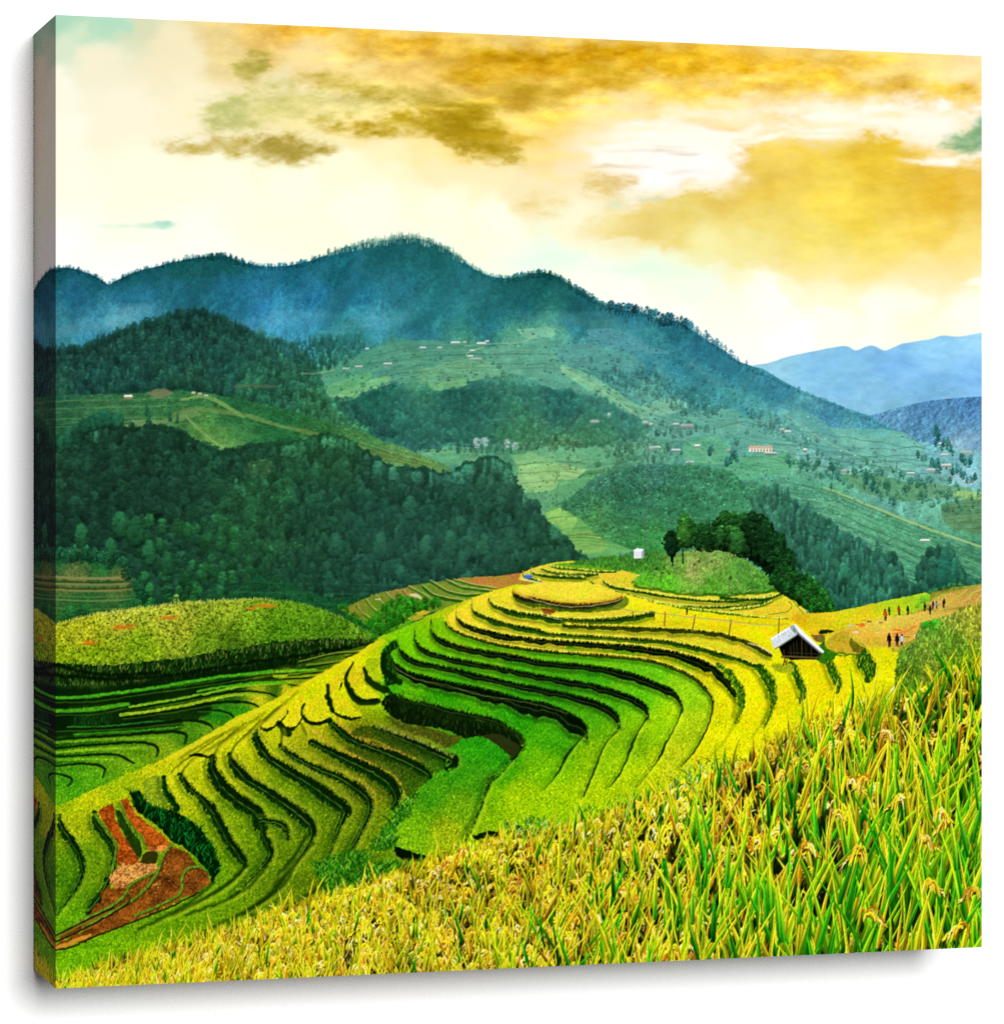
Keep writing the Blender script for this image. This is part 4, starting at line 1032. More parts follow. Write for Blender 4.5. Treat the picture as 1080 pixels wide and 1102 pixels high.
def gully(pts, cols=((14, 40, 8), (10, 70, 16)), lip=None, lab=None, rough=.7, line=True, k=1.0):
    """dark grassy bank between two strips of rice; third coordinate = width"""
    P = spline(pts, 1.0)
    P[:, 2] *= k * (1 + .10 * wobble(len(P), 5))
    n = len(P); w = P[:, 2]
    U = offset_curve(P, -w * .5); D_ = offset_curve(P, w * .5)
    Q1 = offset_curve(P, -w * .5 - 3.2); Q2 = offset_curve(P, w * .5 + 3.0)
    stroke([(Q1[i, 0], Q1[i, 1], 3.0) for i in range(0, n, 5)], C(214, 200, 60), alpha=.26, soft=3.2)
    stroke([(Q2[i, 0], Q2[i, 1], 3.0) for i in range(0, n, 5)], C(24, 60, 8), alpha=.5, soft=4)
    stroke([tuple(p) for p in P[::3]], C(*cols[0]), rough=rough, soft=.9, lab=lab or L_TERR, cell=1.5)
    N = offset_curve(P, np.ones(n)) - P[:, :2]
    c0, c1 = C(*cols[0]), C(*cols[1])
    for _ in range(int(n * np.clip(w.mean() * .75, 1.5, 8))):
        i = rng.integers(0, n)
        f = rng.uniform(-.45, .5)
        x, y = P[i, :2] + N[i] * w[i] * f
        g = np.clip((f + .1) * 1.6, 0, 1)
        c = (c0 * (1 - g) + c1 * g * 1.15) * rng.uniform(.45, 1.6)
        a = rng.normal(0, .5); L = rng.uniform(.8, 2.4)
        stroke([(x, y + L * .5, .9), (x + a, y - L * .5, .5)], np.clip(c, 0, 1), alpha=.7, smooth=False)
    if line and w.max() > 5:
        G = offset_curve(P, w * .06)
        stroke([(G[i, 0], G[i, 1], 1.2) for i in range(0, n, 4)], C(96, 140, 42), alpha=.7, rough=.8)
        stroke([(G[i, 0] + .6, G[i, 1] + 1.3, 1.0) for i in range(0, n, 4)], C(6, 22, 4), alpha=.6, rough=.6)
    for _ in range(int(n * 1.6)):          # rice leaning over both edges
        i = rng.integers(0, n)
        e, sg = (U, -1) if rng.uniform() < .6 else (D_, 1)
        x, y = e[i] + rng.normal(0, .5, 2)
        c = at(RT, *(e[i] + N[i] * sg * 2.2))
        stroke([(x, y + rng.uniform(-.3, 1.0), 1.1), (x + rng.normal(0, .9), y - rng.uniform(.2, 1.6), .6)], np.clip(c * rng.uniform(.6, 1.25), 0, 1), alpha=.8, smooth=False)


def tufts(poly, n, size, cols, lab=None, lean=.4, width=1.0):
    m = mask_of(poly)
    xs = np.array(poly)[:, 0]; ys = np.array(poly)[:, 1]
    pts = []
    while len(pts) < n:
        x, y = rng.uniform(xs.min(), xs.max()), rng.uniform(ys.min(), ys.max())
        i, j = int((y - Y0) * S), int((x - X0) * S)
        if 0 <= i < H and 0 <= j < W:
            if m[i, j] > .5:
                pts.append((x, y))
        elif rng.uniform() < .1:
            pts.append((-99, 0))
    pts.sort(key=lambda p: p[1])
    for x, y in pts:
        if x < 0:
            continue
        h = rng.uniform(*size)
        c = C(*cols[rng.integers(0, len(cols))]) * rng.uniform(.75, 1.2)
        d = rng.normal(0, lean)
        stroke([(x, y, width), (x + d * h * .4, y - h * .6, width * .9), (x + d * h, y - h, width * .4)], np.clip(c, 0, 1), alpha=.9, lab=lab, smooth=False)


def mound():
    """bushy rounded hill at the left"""
    top = [(54, 674), (75, 667), (100, 661), (150, 654), (200, 648), (250, 645), (275, 644), (300, 646), (330, 651), (352, 658), (372, 666), (390, 676), (410, 686)]
    body = top + [(410, 691), (370, 695), (330, 698), (270, 708), (200, 716), (120, 724), (54, 726)]
    F = field([(60, 680, 150, 156, 30), (90, 680, 156, 160, 34), (130, 665, 160, 166, 52), (180, 660, 158, 166, 50), (200, 680, 140, 150, 40), (250, 655, 140, 160, 40), (220, 695, 96, 128, 26), (270, 665, 110, 146, 28),
               (300, 660, 92, 134, 22), (340, 665, 84, 130, 22), (300, 680, 70, 116, 18), (350, 680, 70, 112, 20), (390, 682, 90, 130, 30), (150, 700, 110, 140, 22), (100, 710, 112, 140, 18), (60, 715, 116, 140, 16), (250, 700, 66, 96, 18)], warp=6)
    tex = 1 + .22 * noise(1.8, 1.3)[..., None] + .12 * fbm(6, 4, 3)[..., None]
    put(fill(body, rough=1.4), np.clip(F * tex, 0, 1), L_MOUND)
    for x, y in inside(body, 4.2):
        h = rng.uniform(2.5, 5.5)
        tree(x, y + h * .5, h, 'round', at(F, x, y) * rng.uniform(.62, 1.32), L_MOUND, .85, 1.3)
    for x, y in inside(body, 4.0):
        if rng.uniform() < .65:
            c = np.clip(at(F, x, y) * rng.uniform(1.1, 1.5) + np.array([.04, .03, .05]) * rng.uniform(0, 1.6), 0, 1)
            stroke([(x, y, 1.1), (x + rng.normal(0, 1.2), y - rng.uniform(.8, 2.6), .6)], c, alpha=.85, smooth=False)
        else:
            stroke([(x, y, 1.3), (x + rng.normal(1, 1.2), y + rng.uniform(.4, 1.2), .7)], C(24, 56, 10), alpha=.75, smooth=False)
    for x, y in spline(top, 2.2)[:, :2]:
        c = C(196, 196, 96) if x < 300 else C(110, 160, 50)
        stroke([(x, y + 1.5, 1.1), (x + rng.normal(0, .8), y - rng.uniform(.5, 2.2), .5)], c * rng.uniform(.7, 1.1), alpha=.9, smooth=False)
    for x, y, w, h in [(134, 675, 15, 3.4), (95, 692, 14, 4), (182, 665, 15, 2), (286, 652, 16, 2.6), (128, 676, 8, 3), (270, 655, 8, 1.2)]:
        for _ in range(int(w * 2.5)):
            a, b = x + rng.normal(0, w * .42), y + rng.normal(0, h * .4)
            stroke([(a - 2, b, 1), (a + 2, b + rng.normal(0, .4), 1)], C(206, 116, 30) * rng.uniform(.85, 1.1), alpha=.5, smooth=False)
    # shaded planted banks under the mound
    low = [(54, 714), (120, 716), (200, 708), (240, 700), (290, 692), (340, 688), (410, 688), (420, 700), (360, 712), (320, 722), (250, 732), (150, 742), (54, 748)]
    put(fill(low, rough=1.6), np.clip(C(16, 42, 8) * tex, 0, 1), L_MOUND)
    tufts(low, 900, (2.5, 6.5), [(24, 74, 14), (36, 92, 18), (60, 104, 30), (14, 50, 8), (110, 124, 56)], L_MOUND)
    for cv, n, c in [([(54, 722), (120, 722), (170, 718), (230, 706), (290, 696)], 110, (150, 156, 84)), ([(54, 736), (120, 736), (160, 730)], 60, (150, 150, 90)), ([(270, 700), (330, 692), (408, 690)], 90, (140, 150, 80))]:
        P = spline(cv, 1)
        for _ in range(n):
            x, y = P[rng.integers(0, len(P)), :2] + rng.normal(0, 1.5, 2)
            stroke([(x, y + 1, 1.1), (x + rng.normal(0, 1.4), y - rng.uniform(.6, 4), .5)], C(*c) * np.array([.8, .9, .7], np.float32) * rng.uniform(.3, 1.0), alpha=.75, smooth=False)
    for cv in [[(54, 727), (150, 730), (250, 716), (330, 704), (400, 694)], [(54, 744), (150, 741), (240, 731), (320, 716)], [(60, 716), (110, 726), (170, 724)]]:
        stroke([(x, y, 4) for x, y in cv], C(6, 20, 4), alpha=.8, rough=1.2, soft=1.5, lab=L_MOUND)


def valley_terraces():
    """curved paddies in the shade between the mound and the ridge"""
    P = [(54, 738), (150, 738), (250, 728), (330, 712), (372, 700), (425, 688), (440, 700), (400, 730), (330, 770), (250, 812), (160, 850), (100, 880), (54, 905)]
    F = field([(60, 745, 12, 44, 10), (150, 745, 12, 46, 12), (250, 738, 16, 50, 12), (330, 722, 20, 56, 14), (400, 700, 60, 90, 16), (60, 780, 8, 34, 8), (150, 772, 8, 36, 8), (220, 760, 20, 44, 12), (300, 745, 44, 84, 16), (330, 735, 110, 130, 18), (310, 745, 160, 160, 24), (280, 755, 150, 156, 24),
               (260, 775, 40, 120, 20), (230, 772, 30, 110, 20), (230, 790, 84, 126, 22), (200, 795, 60, 110, 20), (180, 810, 104, 136, 22), (150, 805, 76, 118, 18), (140, 825, 90, 136, 20), (110, 815, 70, 116, 18), (100, 835, 76, 140, 20), (75, 845, 60, 130, 18), (60, 870, 80, 140, 20), (60, 800, 26, 72, 12), (100, 800, 40, 84, 14)], warp=4)
    put(fill(P, rough=.8), rice_tex(np.clip(F * np.array([1.18, 1.12, 1.1], np.float32), 0, 1)), L_VALLEY)
    dk = C(8, 30, 6)

    def strip(pts, w, c, a=.9, rough=.5):
        stroke([(x, y, w) for x, y in VG(pts)], rice_tex1(tuple(min(255, v * 1.3) for v in c)), alpha=a, rough=rough, lab=L_VALLEY, soft=.8)
    # shaded banks
    for pts, w in [([(60, 270), (250, 262), (500, 240), (760, 200), (900, 180), (1020, 165)], 9), ([(60, 345), (250, 340), (450, 325), (600, 312), (720, 290)], 16), ([(60, 395), (250, 380), (480, 365), (600, 355)], 10), ([(60, 220), (300, 215), (600, 170), (900, 125), (1100, 95)], 9)]:
        stroke([(x, y, w) for x, y in VG(pts)], C(6, 26, 6), alpha=.7, rough=1.0, soft=2.5)
    for pts, w, c in [([(60, 246), (200, 240), (350, 222), (500, 202), (650, 176), (800, 152), (1010, 130)], 3.2, (52, 122, 18)), ([(60, 303), (200, 298), (300, 284), (390, 272)], 4.2, (56, 120, 16)),
                      ([(400, 283), (560, 258), (700, 232), (820, 205), (920, 190), (1040, 182)], 2.8, (96, 134, 22)), ([(360, 318), (500, 300), (620, 280), (720, 258), (840, 232), (960, 226)], 3.4, (118, 140, 24)),
                      ([(690, 216), (800, 197), (900, 184), (1000, 176), (1090, 182)], 2.4, (60, 124, 18)), ([(1030, 132), (1100, 128), (1200, 124)], 2.6, (84, 136, 20)), ([(1020, 152), (1100, 150), (1230, 148)], 3, (128, 146, 24)),
                      ([(160, 402), (400, 388), (560, 375), (620, 368)], 2, (40, 104, 16)), ([(80, 437), (250, 425), (450, 418), (560, 415)], 2.6, (80, 120, 18)), ([(80, 480), (250, 466), (400, 460), (470, 462)], 3.2, (92, 130, 20)), ([(80, 512), (250, 508), (360, 512)], 2.4, (84, 130, 20)),
                      ([(130, 370), (300, 366), (460, 350), (600, 340)], 1.6, (34, 90, 30))]:
        strip(pts, w, c)
    for pts in [[(60, 258, 8), (250, 252, 8), (500, 216, 8), (700, 190, 8), (900, 158, 8), (1010, 142, 6)], [(70, 312, 8), (250, 308, 8), (390, 282, 6)],
                [(400, 292, 9), (560, 268, 10), (700, 240, 10), (820, 222, 11), (900, 216, 11), (970, 221, 11), (1015, 232, 10), (1034, 244, 6)],
                [(370, 328, 8), (500, 312, 9), (620, 292, 10), (720, 272, 12), (800, 263, 13), (880, 262, 14), (930, 270, 13), (955, 286, 9)],
                [(690, 300, 5), (760, 298, 9), (820, 308, 11), (848, 332, 8)],
                [(80, 382, 8), (300, 374, 10), (450, 362, 12), (560, 348, 14), (650, 341, 14), (710, 350, 14), (745, 364, 12), (757, 380, 8)],
                [(80, 424, 10), (250, 412, 12), (400, 403, 14), (520, 392, 16), (600, 391, 16), (636, 402, 15), (642, 420, 14), (634, 444, 8)],
                [(80, 462, 9), (200, 450, 11), (330, 440, 13), (430, 437, 14), (495, 446, 15), (520, 466, 15), (514, 498, 9)],
                [(60, 500, 8), (200, 492, 11), (300, 487, 13), (350, 492, 13), (390, 510, 13), (416, 526, 9)],
                [(60, 540, 8), (180, 528, 12), (250, 533, 13), (288, 548, 13), (290, 565, 12), (282, 588, 8)],
                [(36, 562, 8), (90, 572, 11), (138, 586, 12), (148, 602, 11), (130, 626, 7)], [(40, 575, 6), (52, 600, 7), (60, 615, 4)],
                [(1020, 142, 6), (1100, 138, 7), (1230, 134, 5)], [(1010, 160, 6), (1100, 162, 8), (1180, 160, 5)], [(1080, 190, 6), (1120, 192, 8), (1150, 206, 6)]]:
        stroke([(x, y, w * .85) for x, y, w in VG(pts)], dk, alpha=.9, rough=.6, soft=.9, lab=L_VALLEY)
        Q = [(x, y + w * .9, 1.2) for x, y, w in VG(pts)]
        stroke(Q, C(90, 140, 24), alpha=.45, rough=.5, soft=.8)
    tufts(VG([(150, 340), (300, 318), (340, 340), (300, 365), (150, 370)]), 120, (2, 6), [(16, 60, 20), (24, 84, 24), (10, 40, 14)], L_VALLEY)
    # planted hedge above these paddies, right part
    for pts, w, c in [([(372, 705), (420, 690)], 2.4, (120, 140, 24)), ([(330, 716), (372, 710), (400, 706)], 2.2, (110, 130, 30)), ([(322, 712), (360, 703), (400, 699), (430, 688)], 1.6, (126, 136, 40)), ([(310, 726), (360, 720), (385, 717)], 2, (96, 130, 20)), ([(300, 730), (350, 726), (372, 726)], 1.8, (126, 140, 22))]:
        stroke([(x, y, w) for x, y in pts], C(*c), alpha=.85, rough=.4, lab=L_VALLEY)
        stroke([(x, y + w, 1.6) for x, y in pts], dk, alpha=.8, rough=.4, lab=L_VALLEY)


def far_terraces():
    """stubble and green strips behind the main hill"""
    T = rice_tex(field([(380, 655, 120, 120, 40), (430, 640, 140, 128, 54), (480, 632, 120, 136, 46), (560, 622, 178, 132, 56), (540, 628, 184, 140, 60), (500, 640, 112, 144, 46), (460, 645, 100, 140, 40), (410, 660, 90, 130, 30), (440, 665, 80, 150, 30), (520, 650, 130, 160, 40)]))
    P = [(366, 656), (380, 650), (400, 641), (420, 636), (450, 629), (480, 625), (510, 621), (540, 620), (556, 618), (566, 624), (570, 632), (540, 640), (515, 650), (480, 656), (450, 664), (430, 684), (405, 680), (390, 670)]
    put(fill(P, smooth=True, rough=.6), T, L_TERR)
    put(fill([(492, 622), (530, 621), (560, 617), (572, 626), (552, 634), (530, 633), (500, 628)], smooth=True, rough=.6), rice_tex1((176, 124, 52)), L_SOIL)
    for pts, w, c in [([(463, 626), (480, 636), (500, 641), (520, 640)], 3, (34, 92, 20)), ([(480, 625), (500, 633), (530, 637)], 3, (36, 96, 22)), ([(455, 632), (470, 642), (500, 648), (510, 650)], 3.4, (30, 84, 18)), ([(440, 632), (455, 640), (470, 650)], 2.6, (60, 110, 30)), ([(488, 624), (510, 630), (535, 634)], 2.2, (44, 104, 24)),
                      ([(394, 646), (402, 656), (414, 664)], 2.4, (60, 104, 30)), ([(405, 641), (414, 652), (424, 660)], 2.2, (70, 110, 34)), ([(384, 652), (392, 662), (404, 670)], 2.6, (56, 100, 26)), ([(415, 638), (424, 646)], 2, (60, 100, 40)), ([(434, 636), (442, 646)], 2, (66, 100, 36))]:
        stroke([(x, y, w) for x, y in pts], C(*c), alpha=.9, rough=.6, soft=.8)
        stroke([(x, y - w * .6, 1.1) for x, y in pts], C(206, 186, 110), alpha=.7, rough=.5)
    stroke([(440, 640, 2), (448, 641, 4), (453, 644, 2)], C(216, 190, 150), alpha=.9)
    stroke([(436, 638, 2), (441, 638, 2)], C(186, 110, 70), alpha=.9)
    stroke([(404, 645, 1.4), (409, 645, 1.6)], C(206, 180, 150), alpha=.9)
    forest([(408, 660), (416, 650), (430, 643), (450, 648), (470, 645), (474, 652), (450, 660), (430, 672), (410, 680), (394, 674), (400, 666)], 4, (5, 10), ['round', 'oval'], field([(410, 665, 40, 120, 22), (430, 650, 44, 140, 26), (470, 650, 30, 100, 20), (430, 670, 24, 90, 16)]), L_SCRUB, .2, 1.2)
    forest([(362, 655), (370, 650), (380, 660), (400, 672), (424, 672), (430, 682), (405, 690), (384, 676)], 4, (4, 8), ['round', 'oval'], np.broadcast_to(C(38, 112, 22), (H, W, 3)), L_SCRUB, .25, 1.2)
    for pts, c in [([(446, 660), (455, 657), (463, 659), (452, 663)], (190, 166, 40)), ([(438, 666), (446, 662), (456, 664), (446, 668)], (160, 160, 40))]:
        put(fill(pts, smooth=True, rough=.5), rice_tex1(c), L_TERR)
    # gold terraces at the very top
    Tp = [(558, 624), (562, 616), (575, 611), (590, 607), (610, 604), (640, 606), (662, 610), (680, 616), (700, 622), (740, 636), (830, 634), (862, 640), (866, 660), (850, 668), (780, 662), (720, 655), (640, 640), (600, 632)]
    put(fill(Tp, smooth=True, rough=.5), rice_tex1((230, 206, 46)), L_TERR)
    G = ((36, 86, 14), (16, 52, 8), (50, 104, 18))

    def drop(rim, h, cols=G, **k):
        riser(rim, h, cols, lipcol=C(244, 230, 80), lip=(.8, .3), rough=.35, **k)
    put(fill(VB([(120, 75), (200, 62), (300, 66), (400, 96), (330, 100), (200, 84)]), smooth=True, rough=.4), rice_tex1((96, 160, 26)), L_TERR)
    drop(VB([(128, 76, .6), (180, 84, 1), (260, 92, 1), (340, 98, 1), (410, 100, .6)]), 2.2)
    drop(VB([(88, 86, .5), (130, 98, 1), (200, 106, 1.2), (270, 108, 1.2), (335, 110, .7)]), 3.2)
    drop(VB([(46, 92, .4), (60, 106, .9), (120, 116, 1), (200, 120, 1.1), (280, 124, 1)]), 3.0)
    drop(VB([(10, 100, .4), (14, 118, .9), (50, 128, 1), (90, 142, .6)]), 2.6)
    drop(VB([(300, 135, .6), (320, 155, 1), (400, 182, 1.1), (500, 208, 1.1), (600, 232, 1), (700, 246, 1), (820, 250, 1), (950, 245, .9), (1080, 225, .7)]), 2.8)
    drop(VB([(355, 140, .8), (400, 162, 1.1), (480, 178, 1.1), (560, 192, 1.1), (680, 210, 1.1), (800, 222, 1.0), (900, 224, 1), (1000, 214, .9), (1080, 200, .7)]), 2.8)
    drop(VB([(420, 200, .5), (540, 225, 1), (620, 240, 1.2), (720, 258, 1.3), (860, 275, 1.2), (980, 290, 1.2), (1080, 302, .8), (1150, 302, .5)]), 3.2, ((60, 130, 20), (30, 90, 14), (90, 150, 24)))
    VQ = view(660, 480, 2.634)
    drop(VQ([(300, 425, 1), (380, 432, 1), (440, 428, 1), (476, 418, .6)]), 2.2)
    drop(VQ([(330, 462, 1), (400, 455, 1), (450, 440, .6)]), 1.6, ((90, 120, 24), (60, 100, 20), (110, 140, 30)))
    stroke([(x, y, .9) for x, y in VQ([(440, 478), (490, 470), (505, 455), (495, 440)])], C(80, 120, 26), alpha=.8, rough=.4)
    stroke([(x, y, 1.2) for x, y in VQ([(510, 440), (525, 460), (550, 485)])], C(90, 150, 30), alpha=.8, rough=.4)
    # blue tarpaulin
    put(fill(VB([(14, 124), (20, 112), (44, 112), (52, 122), (46, 132), (20, 130)])), C(70, 110, 190), L_TARP)
    stroke([(x, y, .9) for x, y in VB([(18, 116), (46, 114)])], C(150, 180, 220), alpha=.8)
    stroke([(x, y, 1.2) for x, y in VB([(2, 132), (50, 142), (90, 148)])], C(206, 210, 200), alpha=.8)


def main_hill():
    """the big stepped hill: fill with the crop, then cut every bank into it"""
    P = [(180, 815), (225, 790), (255, 771), (290, 756), (320, 740), (355, 720), (387, 702)] + VA([(280, 380), (360, 350), (420, 320), (500, 280), (600, 240), (700, 205), (780, 175), (860, 158)]) + \
        VB([(100, 150), (200, 147), (300, 152), (380, 180), (480, 205), (560, 232), (700, 262), (830, 280), (1000, 300), (1160, 308), (1320, 302)]) + \
        [(920, 655), (960, 650), (990, 645), (1000, 690), (960, 740), (940, 780), (900, 820), (760, 880), (600, 930), (480, 960), (300, 1000), (180, 1064), (54, 1064), (54, 872), (100, 850), (140, 832)]
    put(fill(P, rough=.8), RT, L_TERR)
    # gold flat behind the bowl, left lobes etc. carry their own colour
    put(fill(VA([(560, 300), (600, 262), (680, 215), (760, 190), (860, 170), (980, 220), (1080, 260), (1080, 445), (900, 432), (700, 392), (600, 355)]), rough=.8), rice_tex1((232, 208, 44)), L_TERR)
    # green bowl strips
    rims = {
        'y4': VA([(556, 296, .3), (562, 325, .6), (615, 358, .8), (700, 388, .8), (800, 413, .8), (900, 428, .8)]) + VB([(120, 439, .8), (250, 450, .8), (400, 461, .8), (540, 477, .8), (650, 506, 1), (740, 546, 1.2), (800, 600, 1.3), (828, 650, 1.1), (824, 700, .6)]),
        'y3': VA([(606, 268, .3), (606, 292, .8), (640, 320, 1), (700, 342, 1), (800, 366, 1), (900, 381, 1)]) + VB([(120, 391, 1), (300, 403, 1), (500, 418, 1.1), (650, 441, 1.2), (760, 470, 1.6), (850, 516, 2.0), (905, 570, 2.2), (938, 630, 1.6), (944, 680, 1), (930, 740, .5)]),
        'y2': VA([(668, 238, .3), (676, 262, .8), (700, 278, .9), (760, 302, 1), (860, 330, 1), (960, 347, 1)]) + VB([(110, 360, .9), (200, 368, .9), (400, 381, .9), (600, 393, .9), (720, 413, .9), (820, 438, .9), (920, 466, .9), (1000, 496, .8), (1030, 508, .4)]),
        'g1': VA([(496, 305, .4), (494, 342, .9), (520, 374, 1), (580, 404, 1), (650, 424, 1), (750, 440, 1), (850, 456, 1)]) + VB([(70, 478, 1), (150, 487, 1), (300, 502, 1), (400, 517, 1.1), (500, 542, 1.2), (600, 582, 1.3), (655, 606, 1.3), (684, 640, 1.2), (698, 680, .8)]),
        'g2': VA([(424, 352, .4), (428, 392, .9), (478, 436, 1), (560, 463, 1), (650, 481, 1), (750, 501, 1), (900, 530, 1)]) + VB([(120, 550, 1), (300, 580, 1.1), (400, 606, 1.2), (480, 634, 1.4), (535, 668, 1.5), (553, 700, 1.2), (543, 730, .5)]),
        'g3': VA([(346, 392, .4), (368, 438, 1), (428, 478, 1), (520, 500, 1), (600, 516, 1), (700, 540, 1), (850, 576, 1)]) + VB([(120, 605, 1.1), (280, 641, 1.2), (360, 668, 1.4), (410, 702, 1.5), (428, 735, 1.2), (418, 770, .5)]),
        'g4': VA([(318, 448, .4), (340, 488, .8), (400, 528, .9), (480, 550, 1), (560, 570, 1), (680, 592, 1.1), (800, 621, 1.2)]) + VB([(20, 650, 1.3), (100, 662, 1.4), (180, 692, 1.5), (250, 727, 1.6), (286, 764, 1.2), (290, 790, .7)]),
    }
    # colours of the strips above each rim are already in RT; set the two gold ones apart from the green
    top = rims['y4']; bot = rims['g1']
    put(fill([p[:2] for p in top] + [p[:2] for p in VD([(790, 200), (700, 340), (600, 420)])] + [p[:2] for p in VD([(600, 300), (690, 110)])] + [p[:2] for p in bot[::-1]], rough=.8),
        rice_tex(field([(470, 690, 122, 182, 16), (520, 700, 110, 178, 18), (600, 708, 92, 170, 20), (700, 725, 100, 182, 22), (740, 750, 140, 194, 24), (750, 790, 170, 198, 24), (720, 820, 180, 196, 26)])), L_TERR)
    D = ((14, 32, 6), (4, 12, 3), (8, 30, 6))
    DG = ((30, 60, 8), (16, 44, 6), (44, 104, 16))
    # disc and first steps
    put(fill(VA([(860, 185), (880, 168), (960, 152), (1080, 146)]) + VB([(290, 150), (350, 164), (410, 186), (442, 207), (400, 224), (300, 237), (200, 237), (100, 222), (0, 198)]), smooth=True, rough=.8), rice_tex1((240, 214, 56)), L_TERR)
    disc = VA([(846, 190, .4), (866, 200, .9), (900, 212, 1)]) + VB([(60, 213, 1), (120, 226, 1), (200, 238, 1.1), (300, 238, 1.1), (390, 226, 1), (440, 208, .7)])
    riser(disc, 9.0, ((60, 44, 10), (28, 30, 6), (22, 48, 10), (78, 92, 22), (58, 92, 16)), lipcol=C(196, 140, 34), lab=L_TERR)
    stroke([(x, y, 1.1) for x, y in VB([(0, 203), (60, 222), (150, 245), (230, 252), (320, 246), (410, 228), (452, 208)])], C(190, 176, 120), alpha=.75, rough=.5)
    put(fill(VB([(452, 205), (466, 225), (450, 255), (380, 272), (300, 268), (400, 250)]), smooth=True, rough=.5), rice_tex1((112, 130, 30)), L_TERR)
    put(fill(VB([(88, 258), (140, 262), (150, 282), (110, 290), (94, 275)]), smooth=True, rough=.5), rice_tex1((120, 62, 24)), L_SOIL)
    put(fill(VB([(130, 280), (200, 274), (300, 276), (420, 266), (470, 262), (480, 276), (400, 298), (300, 302), (200, 300), (140, 292)]), smooth=True, rough=.6), rice_tex1((230, 204, 46)), L_TERR)
    t1 = VA([(742, 215, .4), (762, 238, .9), (800, 254, 1), (860, 270, 1), (920, 280, 1)]) + VB([(90, 285, 1), (140, 296, 1), (220, 302, 1.1), (320, 302, 1.1), (420, 296, 1.1), (500, 286, 1), (578, 272, .7)])
    riser(t1, 6.8, DG, lipcol=C(244, 226, 70))
    stroke([(x, y, 1) for x, y in VB([(90, 288), (140, 300), (180, 306)])], C(186, 172, 130), alpha=.7, rough=.5)
    t2 = VB([(180, 326, 1), (300, 333, 1), (400, 334, 1), (500, 338, 1), (640, 344, 1), (740, 350, 1), (850, 362, 1), (940, 386, 1), (1000, 408, 1), (1050, 436, 1), (1082, 456, .7)])
    put(fill(VB([(150, 350), (300, 345), (500, 352), (700, 362), (860, 378), (960, 402), (1040, 442), (1080, 470), (1060, 500), (980, 485), (800, 430), (600, 390), (300, 374)]), rough=.6), rice_tex1((210, 194, 40)), L_TERR)
    riser(t2, 5.0, ((54, 56, 8), (26, 36, 6), (60, 74, 12)), lipcol=C(238, 216, 50))
    riser(rims['y2'], 6.2, DG, lipcol=C(232, 212, 60))
    riser(rims['y3'], 6.6, D, lipcol=C(244, 226, 64))
    riser(rims['y4'], 4.6, ((60, 52, 8), (24, 34, 4), (36, 84, 10)), lipcol=C(236, 214, 56))
    for k, h in (('g1', 7.4), ('g2', 7.0), ('g3', 7.0)):
        riser(rims[k], h, D, lipcol=None, foot=(70, 120, 36))
    riser(rims['g4'], 11.5, ((14, 32, 6), (5, 14, 4), (10, 30, 8), (5, 16, 4)), foot=(90, 120, 50))
    stroke([(x, y, .9) for x, y in VA([(310, 480), (350, 520), (430, 562), (560, 590), (700, 630), (850, 655), (960, 676), (1080, 712)])], C(110, 120, 60), alpha=.65, rough=.4)
    # green ends of the gold banks on the right
    for pts in (VB([(850, 500, 16), (900, 545, 30), (938, 600, 40), (950, 650, 36), (944, 700, 22), (925, 750, 10)]), VB([(1036, 512, 20), (1070, 560, 36), (1085, 600, 34), (1080, 660, 16)])):
        gully(pts, ((34, 80, 12), (100, 146, 24)), line=False)
        tufts([(x - w * .4, y) for x, y, w in pts] + [(x + w * .5, y) for x, y, w in pts[::-1]], 90, (1.5, 4), [(110, 150, 28), (70, 120, 20), (140, 170, 36), (40, 84, 12)], L_TERR)
    # fan of thin furrows running down to the foreground
    for pts, lipc in [(VD([(288, 190, 8), (250, 232, 5), (205, 285, 14), (180, 330, 10), (150, 382, 6), (100, 440, 2)]), (150, 190, 30)), (VD([(415, 190, 6), (370, 235, 5), (340, 300, 7), (310, 375, 9), (270, 470, 7)]), (170, 196, 30)),
                      (VD([(545, 130, 7), (500, 200, 6), (480, 250, 12), (445, 335, 6), (415, 390, 8), (380, 430, 3)]), (180, 200, 30)), (VD([(695, 100, 7), (660, 180, 4), (622, 245, 9), (603, 295, 9), (560, 355, 3), (500, 430, 2)]), (190, 206, 34)),
                      (VD([(828, 60, 10), (820, 120, 6), (795, 190, 8), (750, 272, 7), (690, 340, 4)]), (220, 200, 34)), (VC([(830, 320, 8), (790, 370, 10), (745, 405, 22), (725, 460, 12), (690, 560, 10), (645, 655, 10)]), (150, 186, 30))]:
        stroke(pts, C(20, 40, 6), alpha=.9, rough=.6, soft=.7)
        stroke([(x + w * .5 + 2.0, y, 3) for x, y, w in pts], np.clip(C(*lipc) * 1.15, 0, 1), alpha=.4, rough=.8, soft=2.5)
        stroke([(x - w * .5 - 2.2, y, 3) for x, y, w in pts], C(30, 80, 6), alpha=.3, rough=.8, soft=3)
    for pts in (VD([(945, 90, 12), (915, 160, 12), (870, 240, 8), (800, 310, 4)]), VD([(1085, 60, 14), (1050, 140, 10), (990, 220, 6)])):
        stroke(pts, C(140, 150, 20), alpha=.6, rough=.6, soft=2)
